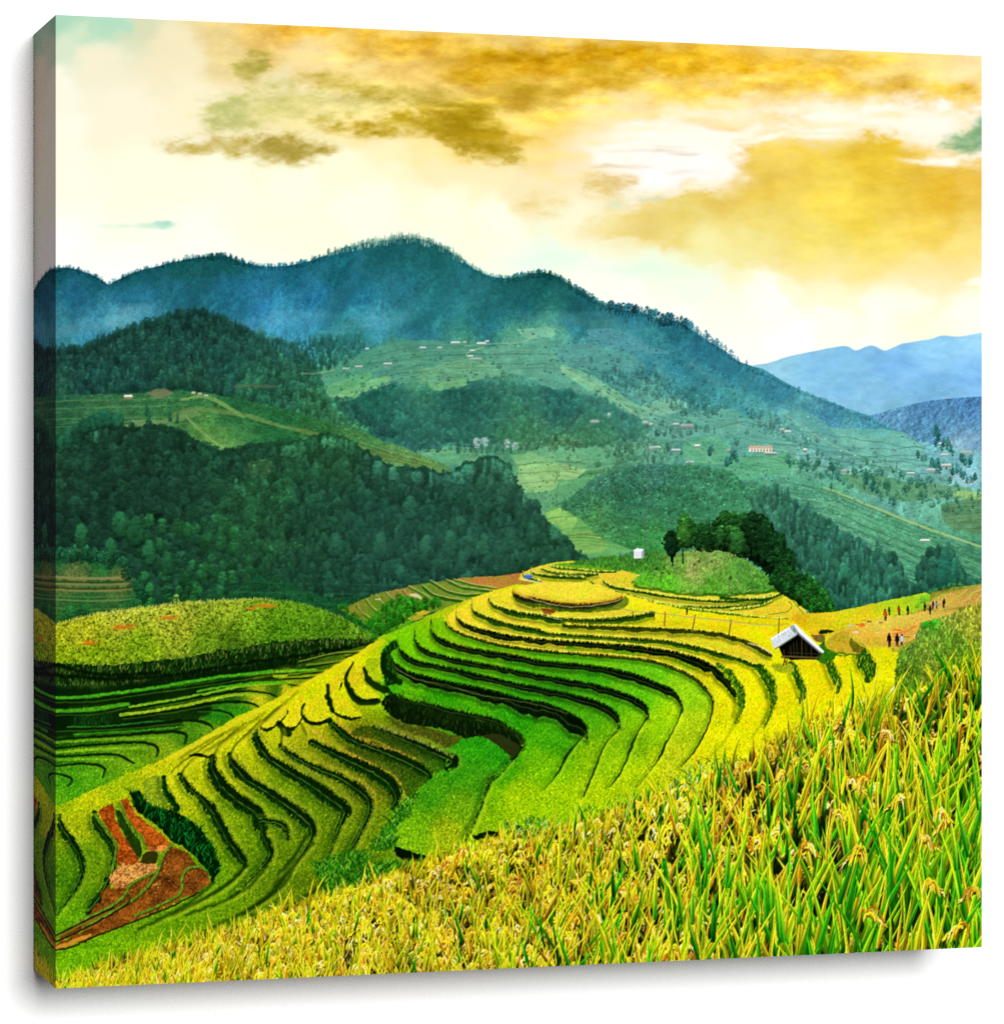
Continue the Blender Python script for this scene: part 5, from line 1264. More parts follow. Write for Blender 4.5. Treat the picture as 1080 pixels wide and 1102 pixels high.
    # strips below the hut
    for pts in (VR([(590, 385, 30), (620, 430, 30), (636, 480, 22), (630, 530, 10), (605, 580, 4)]), VR([(695, 375, 24), (715, 420, 26), (732, 465, 22), (722, 500, 10)]), VR([(812, 355, 26), (828, 400, 30), (844, 440, 26), (838, 465, 12)]), VR([(918, 335, 40), (935, 370, 48), (948, 400, 40), (938, 430, 16)])):
        gully(pts, ((34, 78, 12), (104, 146, 24)), line=False)
        stroke([(x - w * .32, y, w * .26) for x, y, w in pts], C(24, 60, 10), alpha=.7, rough=.8, soft=1.4)
        tufts([(x - w * .4, y) for x, y, w in pts] + [(x + w * .5, y) for x, y, w in pts[::-1]], 60, (1.5, 4), [(110, 150, 28), (70, 120, 20), (150, 170, 40), (40, 84, 12)], L_TERR)
    put(fill(VR([(625, 375), (690, 372), (700, 400), (650, 400)]), smooth=True, rough=.6), rice_tex1((150, 160, 30)), L_TERR)


def bowl_pad():
    """shaded drop and the green pad in the middle"""
    V = VC
    rim5 = VA([(296, 572, .4), (326, 618, .8), (400, 650, 1), (500, 671, 1), (600, 696, 1), (700, 716, 1), (780, 737, 1), (832, 770, 1), (876, 796, 1)]) + V([(896, 222, .8), (888, 255, .6)])
    cliff = V([(275, 60), (330, 22), (400, 48), (500, 70), (600, 95), (700, 115), (780, 136), (832, 166), (880, 196), (900, 224), (884, 262), (835, 316), (790, 262), (720, 214), (640, 218), (570, 190), (470, 165), (400, 160), (320, 120)])
    put(fill(cliff, smooth=True, rough=1.5), C(12, 28, 6), L_TERR)
    tufts(cliff, 500, (2, 6), [(20, 44, 8), (30, 60, 12), (14, 30, 6), (46, 70, 20), (10, 22, 4)], L_TERR)
    put(fill(V([(700, 205), (780, 200), (840, 230), (880, 262), (836, 314), (780, 250)]), smooth=True, rough=1.2), C(54, 58, 22), L_TERR, .7)
    stroke([(x, y, 1.4) for x, y in V([(690, 140), (760, 150), (820, 180), (868, 215), (885, 250)])], C(120, 120, 60), alpha=.5, rough=.8)
    riser(rim5, 5.5, ((16, 40, 6), (6, 20, 4), (16, 36, 8)))
    edge_ = VA([(340, 395), (300, 430), (275, 470), (285, 540), (305, 590), (345, 570), (330, 500), (318, 455), (350, 420)])
    put(fill(edge_, smooth=True, rough=1.2), C(16, 50, 10), L_TERR)
    tufts(edge_, 90, (2, 5), [(20, 80, 14), (40, 110, 20), (10, 40, 8)], L_TERR)
    # brown strip left of the pad
    put(fill(V([(280, 110), (400, 160), (500, 178), (590, 205), (630, 215), (560, 262), (480, 222), (380, 190)]), smooth=True, rough=1), rice_tex1((74, 84, 20)), L_TERR)
    pad = V([(556, 268), (600, 245), (640, 224), (710, 210), (770, 240), (832, 292), (834, 314), (790, 372), (745, 410), (722, 470), (690, 560), (640, 655), (600, 690), (560, 705), (500, 730), (430, 715), (360, 690), (330, 672), (350, 610), (384, 550), (425, 470), (470, 410), (505, 385), (570, 345), (602, 310), (592, 286)])
    put(fill(pad, rough=1.0), rice_tex(field([(510, 800, 44, 142, 16), (540, 810, 40, 136, 16), (490, 830, 54, 138, 18), (460, 860, 66, 144, 18), (500, 870, 106, 156, 18), (450, 890, 100, 156, 16), (480, 900, 150, 170, 20), (440, 905, 116, 164, 18), (520, 850, 70, 142, 18)])), L_TERR)
    gully(V([(835, 316, 8), (790, 372, 10), (748, 405, 22), (725, 465, 12), (690, 562, 10), (645, 655, 10)]), ((18, 40, 6), (20, 60, 8)))
    # dark toe of the pad
    put(fill(V([(335, 682), (360, 690), (430, 712), (500, 730), (520, 722), (500, 745), (430, 752), (390, 745), (345, 722)]), smooth=True, rough=1), C(12, 26, 4), L_TERR)
    stroke([(x, y, 1.6) for x, y in V([(320, 710), (350, 735), (400, 752), (440, 755)])], C(126, 130, 40), alpha=.8, rough=.6)
    put(fill(V([(672, 635), (720, 622), (800, 622), (850, 610), (868, 590), (880, 600), (866, 640), (780, 650), (690, 655)]), smooth=True, rough=1.2), C(14, 36, 6), L_TERR)
    stroke([(x, y, 1.8) for x, y in V([(672, 660), (668, 700), (676, 750)])], C(24, 30, 6), alpha=.85, rough=.6)


def left_hill():
    """long curved strips falling to the lower left"""
    gold = (196, 160, 44)
    dark = ((12, 36, 6), (14, 66, 12))
    for pts in (VC([(250, 170, 14), (350, 214, 34), (450, 254, 42), (540, 296, 50), (585, 318, 50), (560, 345, 40)]), VC([(64, 152, 26), (150, 222, 44), (270, 268, 46), (370, 312, 52), (450, 352, 52), (492, 385, 26)]),
                VC([(-20, 236, 26), (60, 275, 42), (150, 318, 52), (240, 362, 58), (315, 415, 56), (345, 470, 44), (330, 525, 24)]),
                VF([(488, 450, 20), (540, 496, 32), (640, 548, 32), (740, 590, 36), (820, 640, 38), (866, 690, 34), (866, 740, 26), (842, 800, 20), (800, 880, 16), (700, 1030, 12), (620, 1090, 6)]),
                VF([(384, 388, 16), (386, 430, 36), (430, 498, 48), (520, 560, 50), (620, 620, 56), (700, 678, 60), (762, 728, 60), (752, 770, 24), (690, 930, 10)]),
                VF([(266, 490, 22), (290, 540, 40), (350, 600, 46), (430, 650, 46), (520, 712, 50), (580, 760, 52), (622, 806, 44), (612, 860, 20), (560, 940, 10), (470, 1060, 8)]),
                VF([(195, 498, 26), (196, 556, 46), (236, 625, 60), (310, 690, 60), (380, 738, 58), (400, 786, 60), (412, 830, 30), (432, 880, 40), (440, 930, 26), (360, 1020, 10), (270, 1110, 8)]),
                VF([(56, 575, 26), (90, 630, 32), (140, 672, 34), (190, 730, 42), (225, 790, 46), (270, 870, 46), (320, 940, 42), (338, 970, 26)]),
                VI([(312, 296, 24), (370, 298, 26), (425, 322, 28), (440, 372, 18)])):
        gully(pts, dark, lip=None)
    for pts, c in [(VC([(260, 168), (350, 196), (450, 232), (540, 272), (590, 300)]), (150, 150, 70)), (VC([(84, 140), (150, 200), (250, 244), (350, 272), (460, 316)]), gold), (VC([(100, 265), (200, 308), (300, 350), (355, 396), (382, 446), (380, 480)]), gold),
                   (VC([(0, 190), (40, 225), (56, 240)]), gold), (VF([(500, 430), (560, 470), (660, 520), (760, 560), (850, 610), (900, 660)]), (150, 150, 40)), (VF([(400, 390), (440, 450), (530, 510), (640, 570), (740, 630), (800, 690)]), (130, 150, 36)),
                   (VF([(610, 375), (660, 415), (700, 440)]), (206, 180, 60)), (VF([(285, 480), (330, 540), (400, 600), (500, 660), (600, 730)]), (140, 156, 40))]:
        P = spline(pts, .8)
        for x, y in P[:, :2]:
            x, y = x + rng.normal(0, .8), y + rng.normal(0, .8)
            stroke([(x, y + .6, 1.1), (x + rng.normal(0, .6), y - rng.uniform(.8, 2.2), .5)], np.clip(C(*c) * rng.uniform(.6, 1.2), 0, 1), alpha=.8, smooth=False)
    # shaded tops of the strips in the bowl
    for poly in (VC([(190, 165), (260, 175), (450, 260), (560, 330), (505, 370), (450, 320), (350, 270), (260, 225), (150, 200)]), VC([(110, 260), (190, 262), (330, 310), (460, 380), (480, 400), (400, 470), (380, 440), (340, 380), (230, 320)])):
        put(fill(poly, smooth=True, rough=1), rice_tex1((40, 66, 14)), L_TERR, .62)
    # rounded golden ends of the strips under the ridge
    lobes = [VF([(790, 95), (768, 170), (790, 212), (832, 246), (912, 246), (898, 222), (850, 186), (838, 140), (850, 92)]), VF([(745, 105), (690, 190), (700, 262), (728, 308), (790, 326), (836, 316), (772, 262), (742, 204), (758, 160), (785, 110)]),
             VF([(650, 215), (600, 262), (588, 312), (612, 342), (652, 347), (690, 330), (684, 290), (670, 240)]), VF([(575, 230), (520, 300), (492, 346), (520, 370), (552, 366), (590, 300), (596, 250)]), VF([(500, 260), (440, 310), (400, 360), (440, 372), (480, 350), (520, 290)])]
    for k, L in enumerate(lobes):
        sh = [(x - .5, y + 3.6) for x, y in L]
        put(fill(sh, smooth=True, rough=1), C(16, 36, 6), L_TERR, .92)
        put(fill(L, smooth=True, rough=.9), rice_tex1((206, 196, 24) if k < 4 else (196, 184, 28)), L_TERR)
    for pts in [VF([(800, 90, 6), (772, 150, 12), (780, 205, 22), (830, 262, 30), (905, 260, 24)]), VF([(690, 195, 14), (694, 250, 20), (712, 300, 20)]), VF([(590, 270, 8), (580, 310, 10), (600, 348, 14), (650, 356, 12), (700, 340, 22)]), VF([(480, 355, 24), (500, 385, 30), (520, 400, 30)]),
                VF([(850, 120, 16), (865, 165, 26), (905, 198, 30), (945, 212, 26)]), VF([(935, 60, 16), (930, 110, 24), (960, 150, 26), (1000, 175, 24)])]:
        stroke(pts, C(14, 38, 6), alpha=.9, rough=1, soft=1.2, lab=L_TERR)
    put(fill(VF([(868, 70), (850, 95), (862, 130), (905, 168), (930, 176), (912, 130), (916, 80)]), smooth=True, rough=.8), rice_tex1((156, 180, 20)), L_TERR)
    # the ridge itself: long oblique grooves
    for a, b, w, c in [((0, 510), (440, 275), 5, (206, 190, 40)), ((440, 275), (930, 0), 5, (206, 186, 30)), ((60, 500), (300, 370), 3, (120, 130, 20)), ((180, 470), (330, 375), 4, (130, 140, 22)), ((230, 450), (420, 310), 3, (130, 134, 20)), ((330, 420), (480, 290), 4, (128, 132, 20)), ((420, 350), (560, 220), 3, (140, 140, 20))]:
        (x0, y0), (x1, y1) = a, b
        pts = VF([(x0, y0, w * 4), ((x0 + x1) / 2, (y0 + y1) / 2 - 6, w * 4), (x1, y1, w * 4)])
        stroke(pts, C(*c) * (.8 if c[0] < 180 else 1.05), alpha=.55, rough=.6, soft=1.8)
    for pts in [VF([(385, 385, 8), (410, 350, 8), (450, 310, 6), (490, 275, 4)]), VF([(268, 490, 8), (300, 440, 8), (350, 390, 6), (400, 340, 4)]), VF([(196, 500, 8), (230, 440, 8), (290, 390, 6), (340, 350, 4)]), VF([(488, 450, 8), (495, 400, 10), (490, 370, 10)]), VF([(600, 400, 10), (585, 370, 12), (570, 350, 8)]), VF([(56, 575, 8), (100, 520, 8), (170, 470, 6), (230, 430, 4)]), VF([(20, 560, 6), (80, 510, 6), (160, 455, 5), (240, 400, 4)])]:
        stroke(pts, C(56, 70, 6), alpha=.7, rough=.7, soft=1.6)
        stroke([(x + 3, y + 2.4, 3) for x, y, w in pts], C(226, 214, 50), alpha=.35, soft=2.5)
    stroke(VF([(98, 494, 8), (140, 490, 14), (185, 500, 8)]), C(14, 34, 6), rough=.6, lab=L_TERR)
    # bottom left: strips, bare earth, dark weeds
    for pts in (VH([(98, 190, 16), (104, 240, 30), (150, 308, 40), (184, 370, 32), (194, 430, 26), (170, 495, 20), (120, 570, 14), (82, 622, 10)]), VH([(248, 180, 24), (258, 230, 40), (298, 284, 48), (330, 340, 34), (326, 410, 24), (302, 480, 30), (258, 562, 40), (215, 615, 20)])):
        gully(pts, ((12, 40, 8), (16, 70, 20)))
    soil = [(VH([(262, 172), (300, 154), (332, 150), (336, 190), (350, 230), (372, 275), (420, 330), (442, 385), (440, 402), (350, 402), (344, 370), (346, 320), (320, 270), (285, 225)]), (146, 70, 18)),
            (VH([(358, 128), (390, 116), (406, 150), (430, 190), (480, 230), (530, 270), (572, 310), (560, 326), (520, 332), (468, 326), (455, 300), (430, 260), (395, 220)]), (154, 78, 22)),
            (VH([(560, 320), (640, 345), (682, 402), (722, 430), (742, 482), (690, 522), (560, 582), (380, 662), (230, 722), (90, 772), (78, 745), (200, 690), (330, 600), (420, 520), (500, 450), (530, 390)]), (122, 72, 22)),
            (VH([(300, 500), (360, 500), (440, 450), (510, 440), (470, 520), (340, 600), (180, 690), (90, 720), (220, 625)]), (116, 68, 20)),
            (VH([(310, 480), (330, 420), (400, 400), (470, 392), (512, 402), (500, 432), (420, 482), (350, 512)]), (196, 132, 68)), (VH([(460, 330), (520, 328), (575, 318), (560, 338), (500, 350)]), (180, 110, 50))]
    for poly, c in soil:
        put(fill(poly, smooth=True, rough=2), np.clip(C(*c) * (1 + .10 * GR2[..., None] + .4 * PATCH[..., None] + .2 * GR3[..., None]), 0, 1), L_SOIL)
    for _ in range(420):
        poly, c = soil[rng.choice([0, 1, 2, 2, 3, 4, 4, 4])]
        q = np.array(poly); x, y = q[:, :2].mean(0) + rng.normal(0, 1, 2) * q[:, :2].std(0) * .9
        i, j = int((y - Y0) * S), int((x - X0) * S)
        if LAB[i, j] == L_SOIL:
            stroke([(x, y, .8), (x + rng.normal(0, 3), y + rng.normal(0, 1.6), .6)], np.clip(C(*c) * rng.uniform(1.1, 1.8), 0, 1) if rng.uniform() < .6 else C(*c) * .5, alpha=.7, smooth=False)
    put(fill(VH([(452, 365), (480, 350), (518, 352), (510, 395), (470, 400), (450, 392)]), smooth=True, rough=1), C(40, 30, 12), L_SOIL, .8)
    put(fill(VH([(338, 165), (366, 180), (400, 250), (440, 300), (452, 350), (438, 372), (400, 320), (368, 262), (345, 215)]), smooth=True, rough=1), C(36, 60, 14), L_TERR)
    tufts(VH([(338, 165), (366, 180), (440, 300), (452, 350), (400, 320), (345, 215)]), 60, (2, 4), [(40, 90, 20), (20, 50, 10)], L_TERR)
    weeds = VH([(400, 92), (440, 88), (480, 140), (600, 178), (680, 230), (742, 300), (775, 370), (788, 425), (756, 474), (736, 440), (700, 392), (640, 332), (580, 302), (520, 240), (440, 182), (410, 140)])
    put(fill(weeds, smooth=True, rough=2), C(6, 30, 8), L_SCRUB)
    tufts(weeds, 380, (3, 8), [(10, 70, 20), (16, 110, 36), (6, 40, 10), (20, 130, 40), (4, 26, 8)], L_SCRUB, lean=.7)
    for pts in (VH([(250, 188), (300, 260), (338, 318), (334, 378), (318, 440)]), VH([(352, 140), (398, 228), (448, 288), (464, 332)]), VH([(575, 318), (540, 368), (520, 430), (480, 490), (420, 548), (330, 602), (200, 676)]), VH([(490, 442), (400, 490), (380, 530), (320, 580), (200, 640), (90, 706)]),
                VH([(700, 410), (650, 420), (622, 460), (625, 505), (600, 540), (520, 580), (420, 625)])):
        P = spline(pts, .7)
        stroke([(x, y, 3.0) for x, y in pts], C(86, 120, 26), rough=.8, soft=.9, lab=L_TERR)
        stroke([(x + 1.2, y + 1.2, 1.2) for x, y in pts], C(20, 40, 10), alpha=.7, rough=.8)
        for x, y in P[:, :2]:
            stroke([(x + rng.normal(0, .8), y + .5, 1), (x + rng.normal(0, 1), y - rng.uniform(.6, 2), .5)], C(110, 150, 36) * rng.uniform(.6, 1.2), alpha=.8, smooth=False)
    for pts, c in [(VH([(70, 712), (200, 648), (330, 588)]), (30, 22, 8)), (VH([(70, 738), (180, 690), (330, 610), (400, 560)]), (36, 24, 8)), (VH([(76, 774), (150, 756), (250, 712), (430, 642), (560, 590), (700, 522)]), (34, 26, 6)), (VH([(70, 725), (180, 668), (300, 612)]), (110, 110, 30))]:
        stroke([(x, y, 2) for x, y in pts], C(*c), alpha=.85, rough=.7)
    stroke(VH([(78, 762, 12), (150, 738, 18), (230, 706, 12)]), C(206, 150, 50), alpha=.8, rough=.8, soft=1)
    put(fill(VH([(455, 45), (480, 30), (520, 22), (540, 60), (564, 120), (560, 142), (520, 146), (480, 130), (458, 90)]), smooth=True, rough=1), rice_tex1((128, 150, 30)), L_TERR)
    gully(VH([(545, 30, 22), (552, 80, 28), (575, 120, 32), (600, 160, 34)]), ((10, 46, 10), (20, 90, 22)), line=False)
    # grooves in the smooth slopes at the bottom
    for pts in (VI([(250, 500, 10), (180, 570, 8), (60, 640, 8), (-40, 690, 8)]), VI([(345, 490, 12), (280, 570, 8), (160, 640, 8), (0, 700, 8)]), VI([(470, 460, 10), (390, 580, 16), (300, 660, 10), (180, 740, 8)]), VI([(545, 390, 8), (480, 470, 8), (410, 580, 10), (260, 680, 9), (120, 750, 7)]), VI([(640, 530, 8), (560, 590, 10), (480, 640, 8), (380, 700, 6)]),
                VI([(255, 488, 10), (225, 525, 8), (140, 590, 8), (30, 650, 8), (-60, 700, 7)]), 
                VI([(520, 360, 8), (470, 440, 8), (400, 520, 8)]), VI([(120, 560, 10), (40, 625, 8), (-60, 690, 8), (-200, 760, 8)])):
        stroke([(x, y, w * 1.5) for x, y, w in pts], C(22, 50, 4), alpha=.7, rough=.9, soft=2.4)
        stroke([(x + 2.2, y + 3.4, 3) for x, y, w in pts], C(168, 184, 40), alpha=.3, rough=.8, soft=2.2)
    # weedy bank beside the pad
    for poly, n in ((VC([(440, 460), (400, 540), (350, 620), (330, 690), (240, 700), (270, 640), (330, 560), (370, 490)]), 260), (VI([(540, 480), (700, 430), (800, 440), (760, 560), (640, 620), (600, 600)]), 300), (VI([(640, 580), (820, 480), (900, 470), (1000, 470), (940, 540), (820, 560), (700, 640), (560, 660)]), 420)):
        put(fill(poly, smooth=True, rough=4), C(44, 100, 16), L_SCRUB, .85)
        tufts(poly, int(n * 1.3), (2, 5.5), [(40, 130, 20), (86, 160, 30), (24, 76, 14), (130, 180, 50), (16, 50, 8)], L_SCRUB, lean=.8)


RICE = rice_colour()
RT = rice_tex(RICE)
mound()
valley_terraces()
far_terraces()
main_hill()
bowl_pad()
left_hill()

# ---------------------------------------------------------------- knoll, grove, hut, people, right slope
VQ = view(660, 480, 2.634)


def knoll():
    tex = 1 + .2 * noise(1.5, 1.5)[..., None] + .14 * fbm(7, 4, 3)[..., None]
    F = field([(640, 600, 60, 120, 40), (680, 602, 66, 128, 44), (660, 610, 70, 140, 40), (700, 605, 60, 124, 44), (690, 625, 84, 170, 34), (720, 632, 92, 184, 36), (730, 610, 110, 160, 64), (745, 615, 150, 160, 84), (770, 610, 130, 160, 76), (780, 625, 96, 156, 54), (800, 615, 84, 146, 56), (820, 630, 74, 140, 44), (770, 635, 84, 160, 40)], warp=3)
    put(fill(VB([(205, 70), (260, 52), (340, 40), (420, 32), (500, 24), (600, 10), (640, 60), (560, 110), (470, 104), (440, 96), (400, 94), (330, 76), (260, 74)]), smooth=True, rough=1.2), np.clip(F * tex, 0, 1), L_KNOLL)
    K = VQ([(48, 388), (70, 372), (110, 345), (160, 312), (215, 296), (290, 288), (345, 300), (400, 340), (450, 380), (474, 404), (440, 413), (380, 418), (300, 422), (200, 418), (110, 404)])
    put(fill(K, smooth=True, rough=1.2), np.clip(F * tex, 0, 1), L_KNOLL)
    tufts(K, 380, (1, 2.4), [(90, 160, 40), (120, 160, 64), (70, 124, 40), (104, 176, 44), (160, 166, 96)], L_KNOLL, lean=1.0)
    tufts(VB([(205, 70), (340, 42), (500, 26), (600, 20), (560, 100), (400, 92)]), 200, (1.5, 3.5), [(60, 130, 40), (90, 150, 50), (40, 90, 30)], L_KNOLL)
    for x, y in [(718, 614), (712, 616), (714, 611), (706, 612), (747, 607), (752, 604), (765, 604), (720, 617)]:
        tree(x, y + 2, rng.uniform(2.5, 4), 'round', C(30, 44, 16), L_KNOLL)
    stroke([(x, y, 3) for x, y in VQ([(60, 398), (120, 408), (200, 420), (300, 424), (400, 418), (474, 406)])], C(30, 86, 16), alpha=.7, rough=1)
    # dark grove
    D = field([(725, 580, 16, 48, 20), (740, 570, 26, 70, 26), (760, 575, 22, 66, 26), (790, 565, 18, 56, 26), (810, 560, 16, 52, 26), (790, 585, 30, 74, 28), (820, 590, 16, 50, 22), (845, 600, 14, 48, 20), (850, 630, 24, 72, 26), (880, 650, 32, 92, 30)])
    put(fill(VQ([(270, 290), (360, 300), (440, 370), (476, 410), (560, 478), (636, 484), (600, 440), (510, 345), (460, 300), (380, 262)]), smooth=False, rough=3), np.clip(D * .75 * tex, 0, 1), L_GROVE)
    back = VQ([(225, 292), (235, 255), (300, 262), (330, 250), (400, 250), (450, 290), (500, 330), (520, 370), (470, 390), (430, 350), (370, 310), (300, 290)])
    put(fill(back, smooth=True, rough=4), np.clip(D * .5 * tex, 0, 1), L_GROVE)
    for vx, vy in [(rng.uniform(210, 500), 0) for _ in range(70)]:
        vy = np.interp(vx, [210, 300, 340, 420, 500], [292, 294, 306, 335, 380]) + rng.normal(0, 6)
        x, y = VQ([(vx, vy)])[0]
        top = np.interp(vx, [200, 230, 280, 320, 360, 430, 480, 510], [30, 32, 22, 40, 46, 46, 38, 18])
        tree(x, y, top * rng.uniform(.5, 1.0), ['pine', 'lacy', 'oval', 'lacy', 'conifer'][rng.integers(0, 5)], at(D, x, y - 10) * rng.uniform(.6, 1.35), L_GROVE, .95, 1.3)
    for vx, vy, h, k, c in [(220, 292, 32, 'thin', 1.3), (245, 292, 28, 'oval', 1), (265, 290, 30, 'conifer', .9), (285, 292, 30, 'oval', .9), (315, 300, 44, 'oval', .9), (340, 305, 46, 'oval', .9), (365, 310, 46, 'round', .85), (390, 320, 50, 'oval', .85), (410, 330, 52, 'oval', .85), (430, 345, 50, 'thin', .8),
                            (480, 370, 46, 'conifer', .8), (465, 375, 36, 'oval', .85), (350, 312, 32, 'round', 1.15), (300, 296, 26, 'thin', 1.2), (500, 372, 26, 'oval', 1)]:
        x, y = VQ([(vx, vy)])[0]
        tree(x, y, h, {'oval': 'lacy', 'round': 'oval'}.get(k, k) if c < 1.4 else k, at(D, x, y - 8) * c * rng.uniform(.9, 1.15), L_GROVE, 1, 1.3)
    x, y = VQ([(167, 338)])[0]
    stroke([(x, y, 1.6), (x, y - 30, 1)], C(20, 30, 16), smooth=False, lab=L_GROVE)
    for _ in range(5):
        tree(x + rng.normal(0, .8), y - rng.uniform(0, 8), rng.uniform(26, 36), 'lacy', C(14, 44, 20) * rng.uniform(.7, 1.2), L_GROVE)
    x, y = VQ([(197, 333)])[0]
    stroke([(x, y, 1.6), (x - .4, y - 20, 1.4), (x + .8, y - 40, 1.0)], C(40, 40, 24), lab=L_GROVE)
    tree(x + 1, y - 16, 38, 'oval', C(34, 84, 28), L_GROVE)
    for _ in range(4):
        tree(x + rng.normal(1, 1.5), y - rng.uniform(14, 24), rng.uniform(18, 30), 'lacy', C(48, 104, 34) * rng.uniform(.6, 1.2), L_GROVE, .85)
    low = VQ([(440, 380), (480, 352), (530, 365), (570, 400), (610, 440), (625, 468), (600, 478), (560, 470), (520, 440), (470, 415)])
    put(fill(low, smooth=True, rough=2), np.clip(D * .6 * tex, 0, 1), L_GROVE)
    forest(low, 4.6, (6, 14), ['round', 'oval', 'round'], D * 1.05, L_GROVE, .22, 1.2)
    P = spline(VQ([(395, 235), (430, 240), (470, 268), (520, 322), (560, 372), (612, 428), (640, 482)]), 1.2)
    for _ in range(90):
        x, y = P[rng.integers(0, len(P)), :2]
        tree(x + rng.normal(-1.5, 2.5), y + rng.uniform(5, 12), rng.uniform(4, 11), ['lacy', 'oval', 'round', 'pine'][rng.integers(0, 4)], at(D, x, y) * rng.uniform(.6, 1.4), L_GROVE, .9, 1.3)
    G2 = VQ([(165, 330), (165, 235), (200, 200), (290, 190), (320, 172), (420, 178), (490, 230), (560, 340), (640, 475), (600, 480), (500, 430), (430, 360), (300, 292), (220, 295)])
    m_ = mask_of(G2); k_ = 0
    xs_, ys_ = np.array(G2)[:, 0], np.array(G2)[:, 1]
    while k_ < 1500:                                     # leaves that catch the light, gaps between them
        x, y = rng.uniform(xs_.min(), xs_.max()), rng.uniform(ys_.min(), ys_.max()); k_ += 1
        i, j = int((y - Y0) * S), int((x - X0) * S)
        if m_[i, j] < .5 or LAB[i, j] != L_GROVE:
            continue
        c = IMG[i, j] * rng.uniform(.45, .8) if rng.uniform() < .45 else np.clip(IMG[i, j] * rng.uniform(1.1, 1.6) + C(6, 10, 4), 0, 1)
        a = rng.normal(0, .9)
        stroke([(x - .8, y + a * .4, 1.3), (x + .8, y - a * .4, .8)], c, alpha=.75, smooth=False)
    stroke([(x, y, 1.1) for x, y in VQ([(330, 365), (328, 415)])], C(90, 96, 80), alpha=.8)
    tree(785.5, 624, 6, 'round', C(40, 50, 30), L_GROVE)
    # aerial mast with its white cabin
    stroke([(697.2, 474, .7), (696.4, 520, .9), (695, 560, 1.0), (694, 597, 1.4)], C(70, 104, 88), alpha=.9, lab=L_MAST)
    for y in np.arange(480, 596, 4.6):
        stroke([(694.2 + (597 - y) * .026 - .7, y, .7), (694.2 + (597 - y) * .026 + .9, y - 2, .7)], C(140, 170, 150), alpha=.4, smooth=False)
    put(fill(VQ([(57, 295), (66, 290), (86, 293), (85, 318), (58, 319)])), C(214, 220, 224), L_CABIN)
    put(fill(VQ([(57, 295), (66, 290), (86, 293), (80, 299), (60, 299)])), C(246, 248, 250), L_CABIN)
    put(fill(VQ([(80, 299), (86, 293), (85, 318), (79, 318)])), C(150, 160, 170), L_CABIN)


def person(vx, vy, h, top, k, lower=(26, 24, 30), lean=0.0):
    """feet at view point, height in picture px"""
    x, y = VP([(vx, vy)])[0]
    lab = L_PERSON + k
    w = h * .17
    for s in (-1, 1):
        stroke([(x + s * w * .35, y, w * .42), (x + s * w * .3 + lean * .3, y - h * .48, w * .62)], C(*lower), lab=lab, smooth=False)
    stroke([(x + lean * .3, y - h * .42, w * 1.25), (x + lean * .7, y - h * .6, w * 1.3), (x + lean, y - h * .82, w * 1.05)], C(*top), lab=lab, smooth=False)
    for s in (-1, 1):
        stroke([(x + lean + s * w * .6, y - h * .78, w * .4), (x + lean * .6 + s * w * .9, y - h * .45, w * .34)], C(*top) * .8, lab=lab, smooth=False)
    stroke([(x + lean, y - h * .92, w * .95), (x + lean, y - h * .95, w * .9)], C(40, 26, 20), lab=lab, smooth=False)


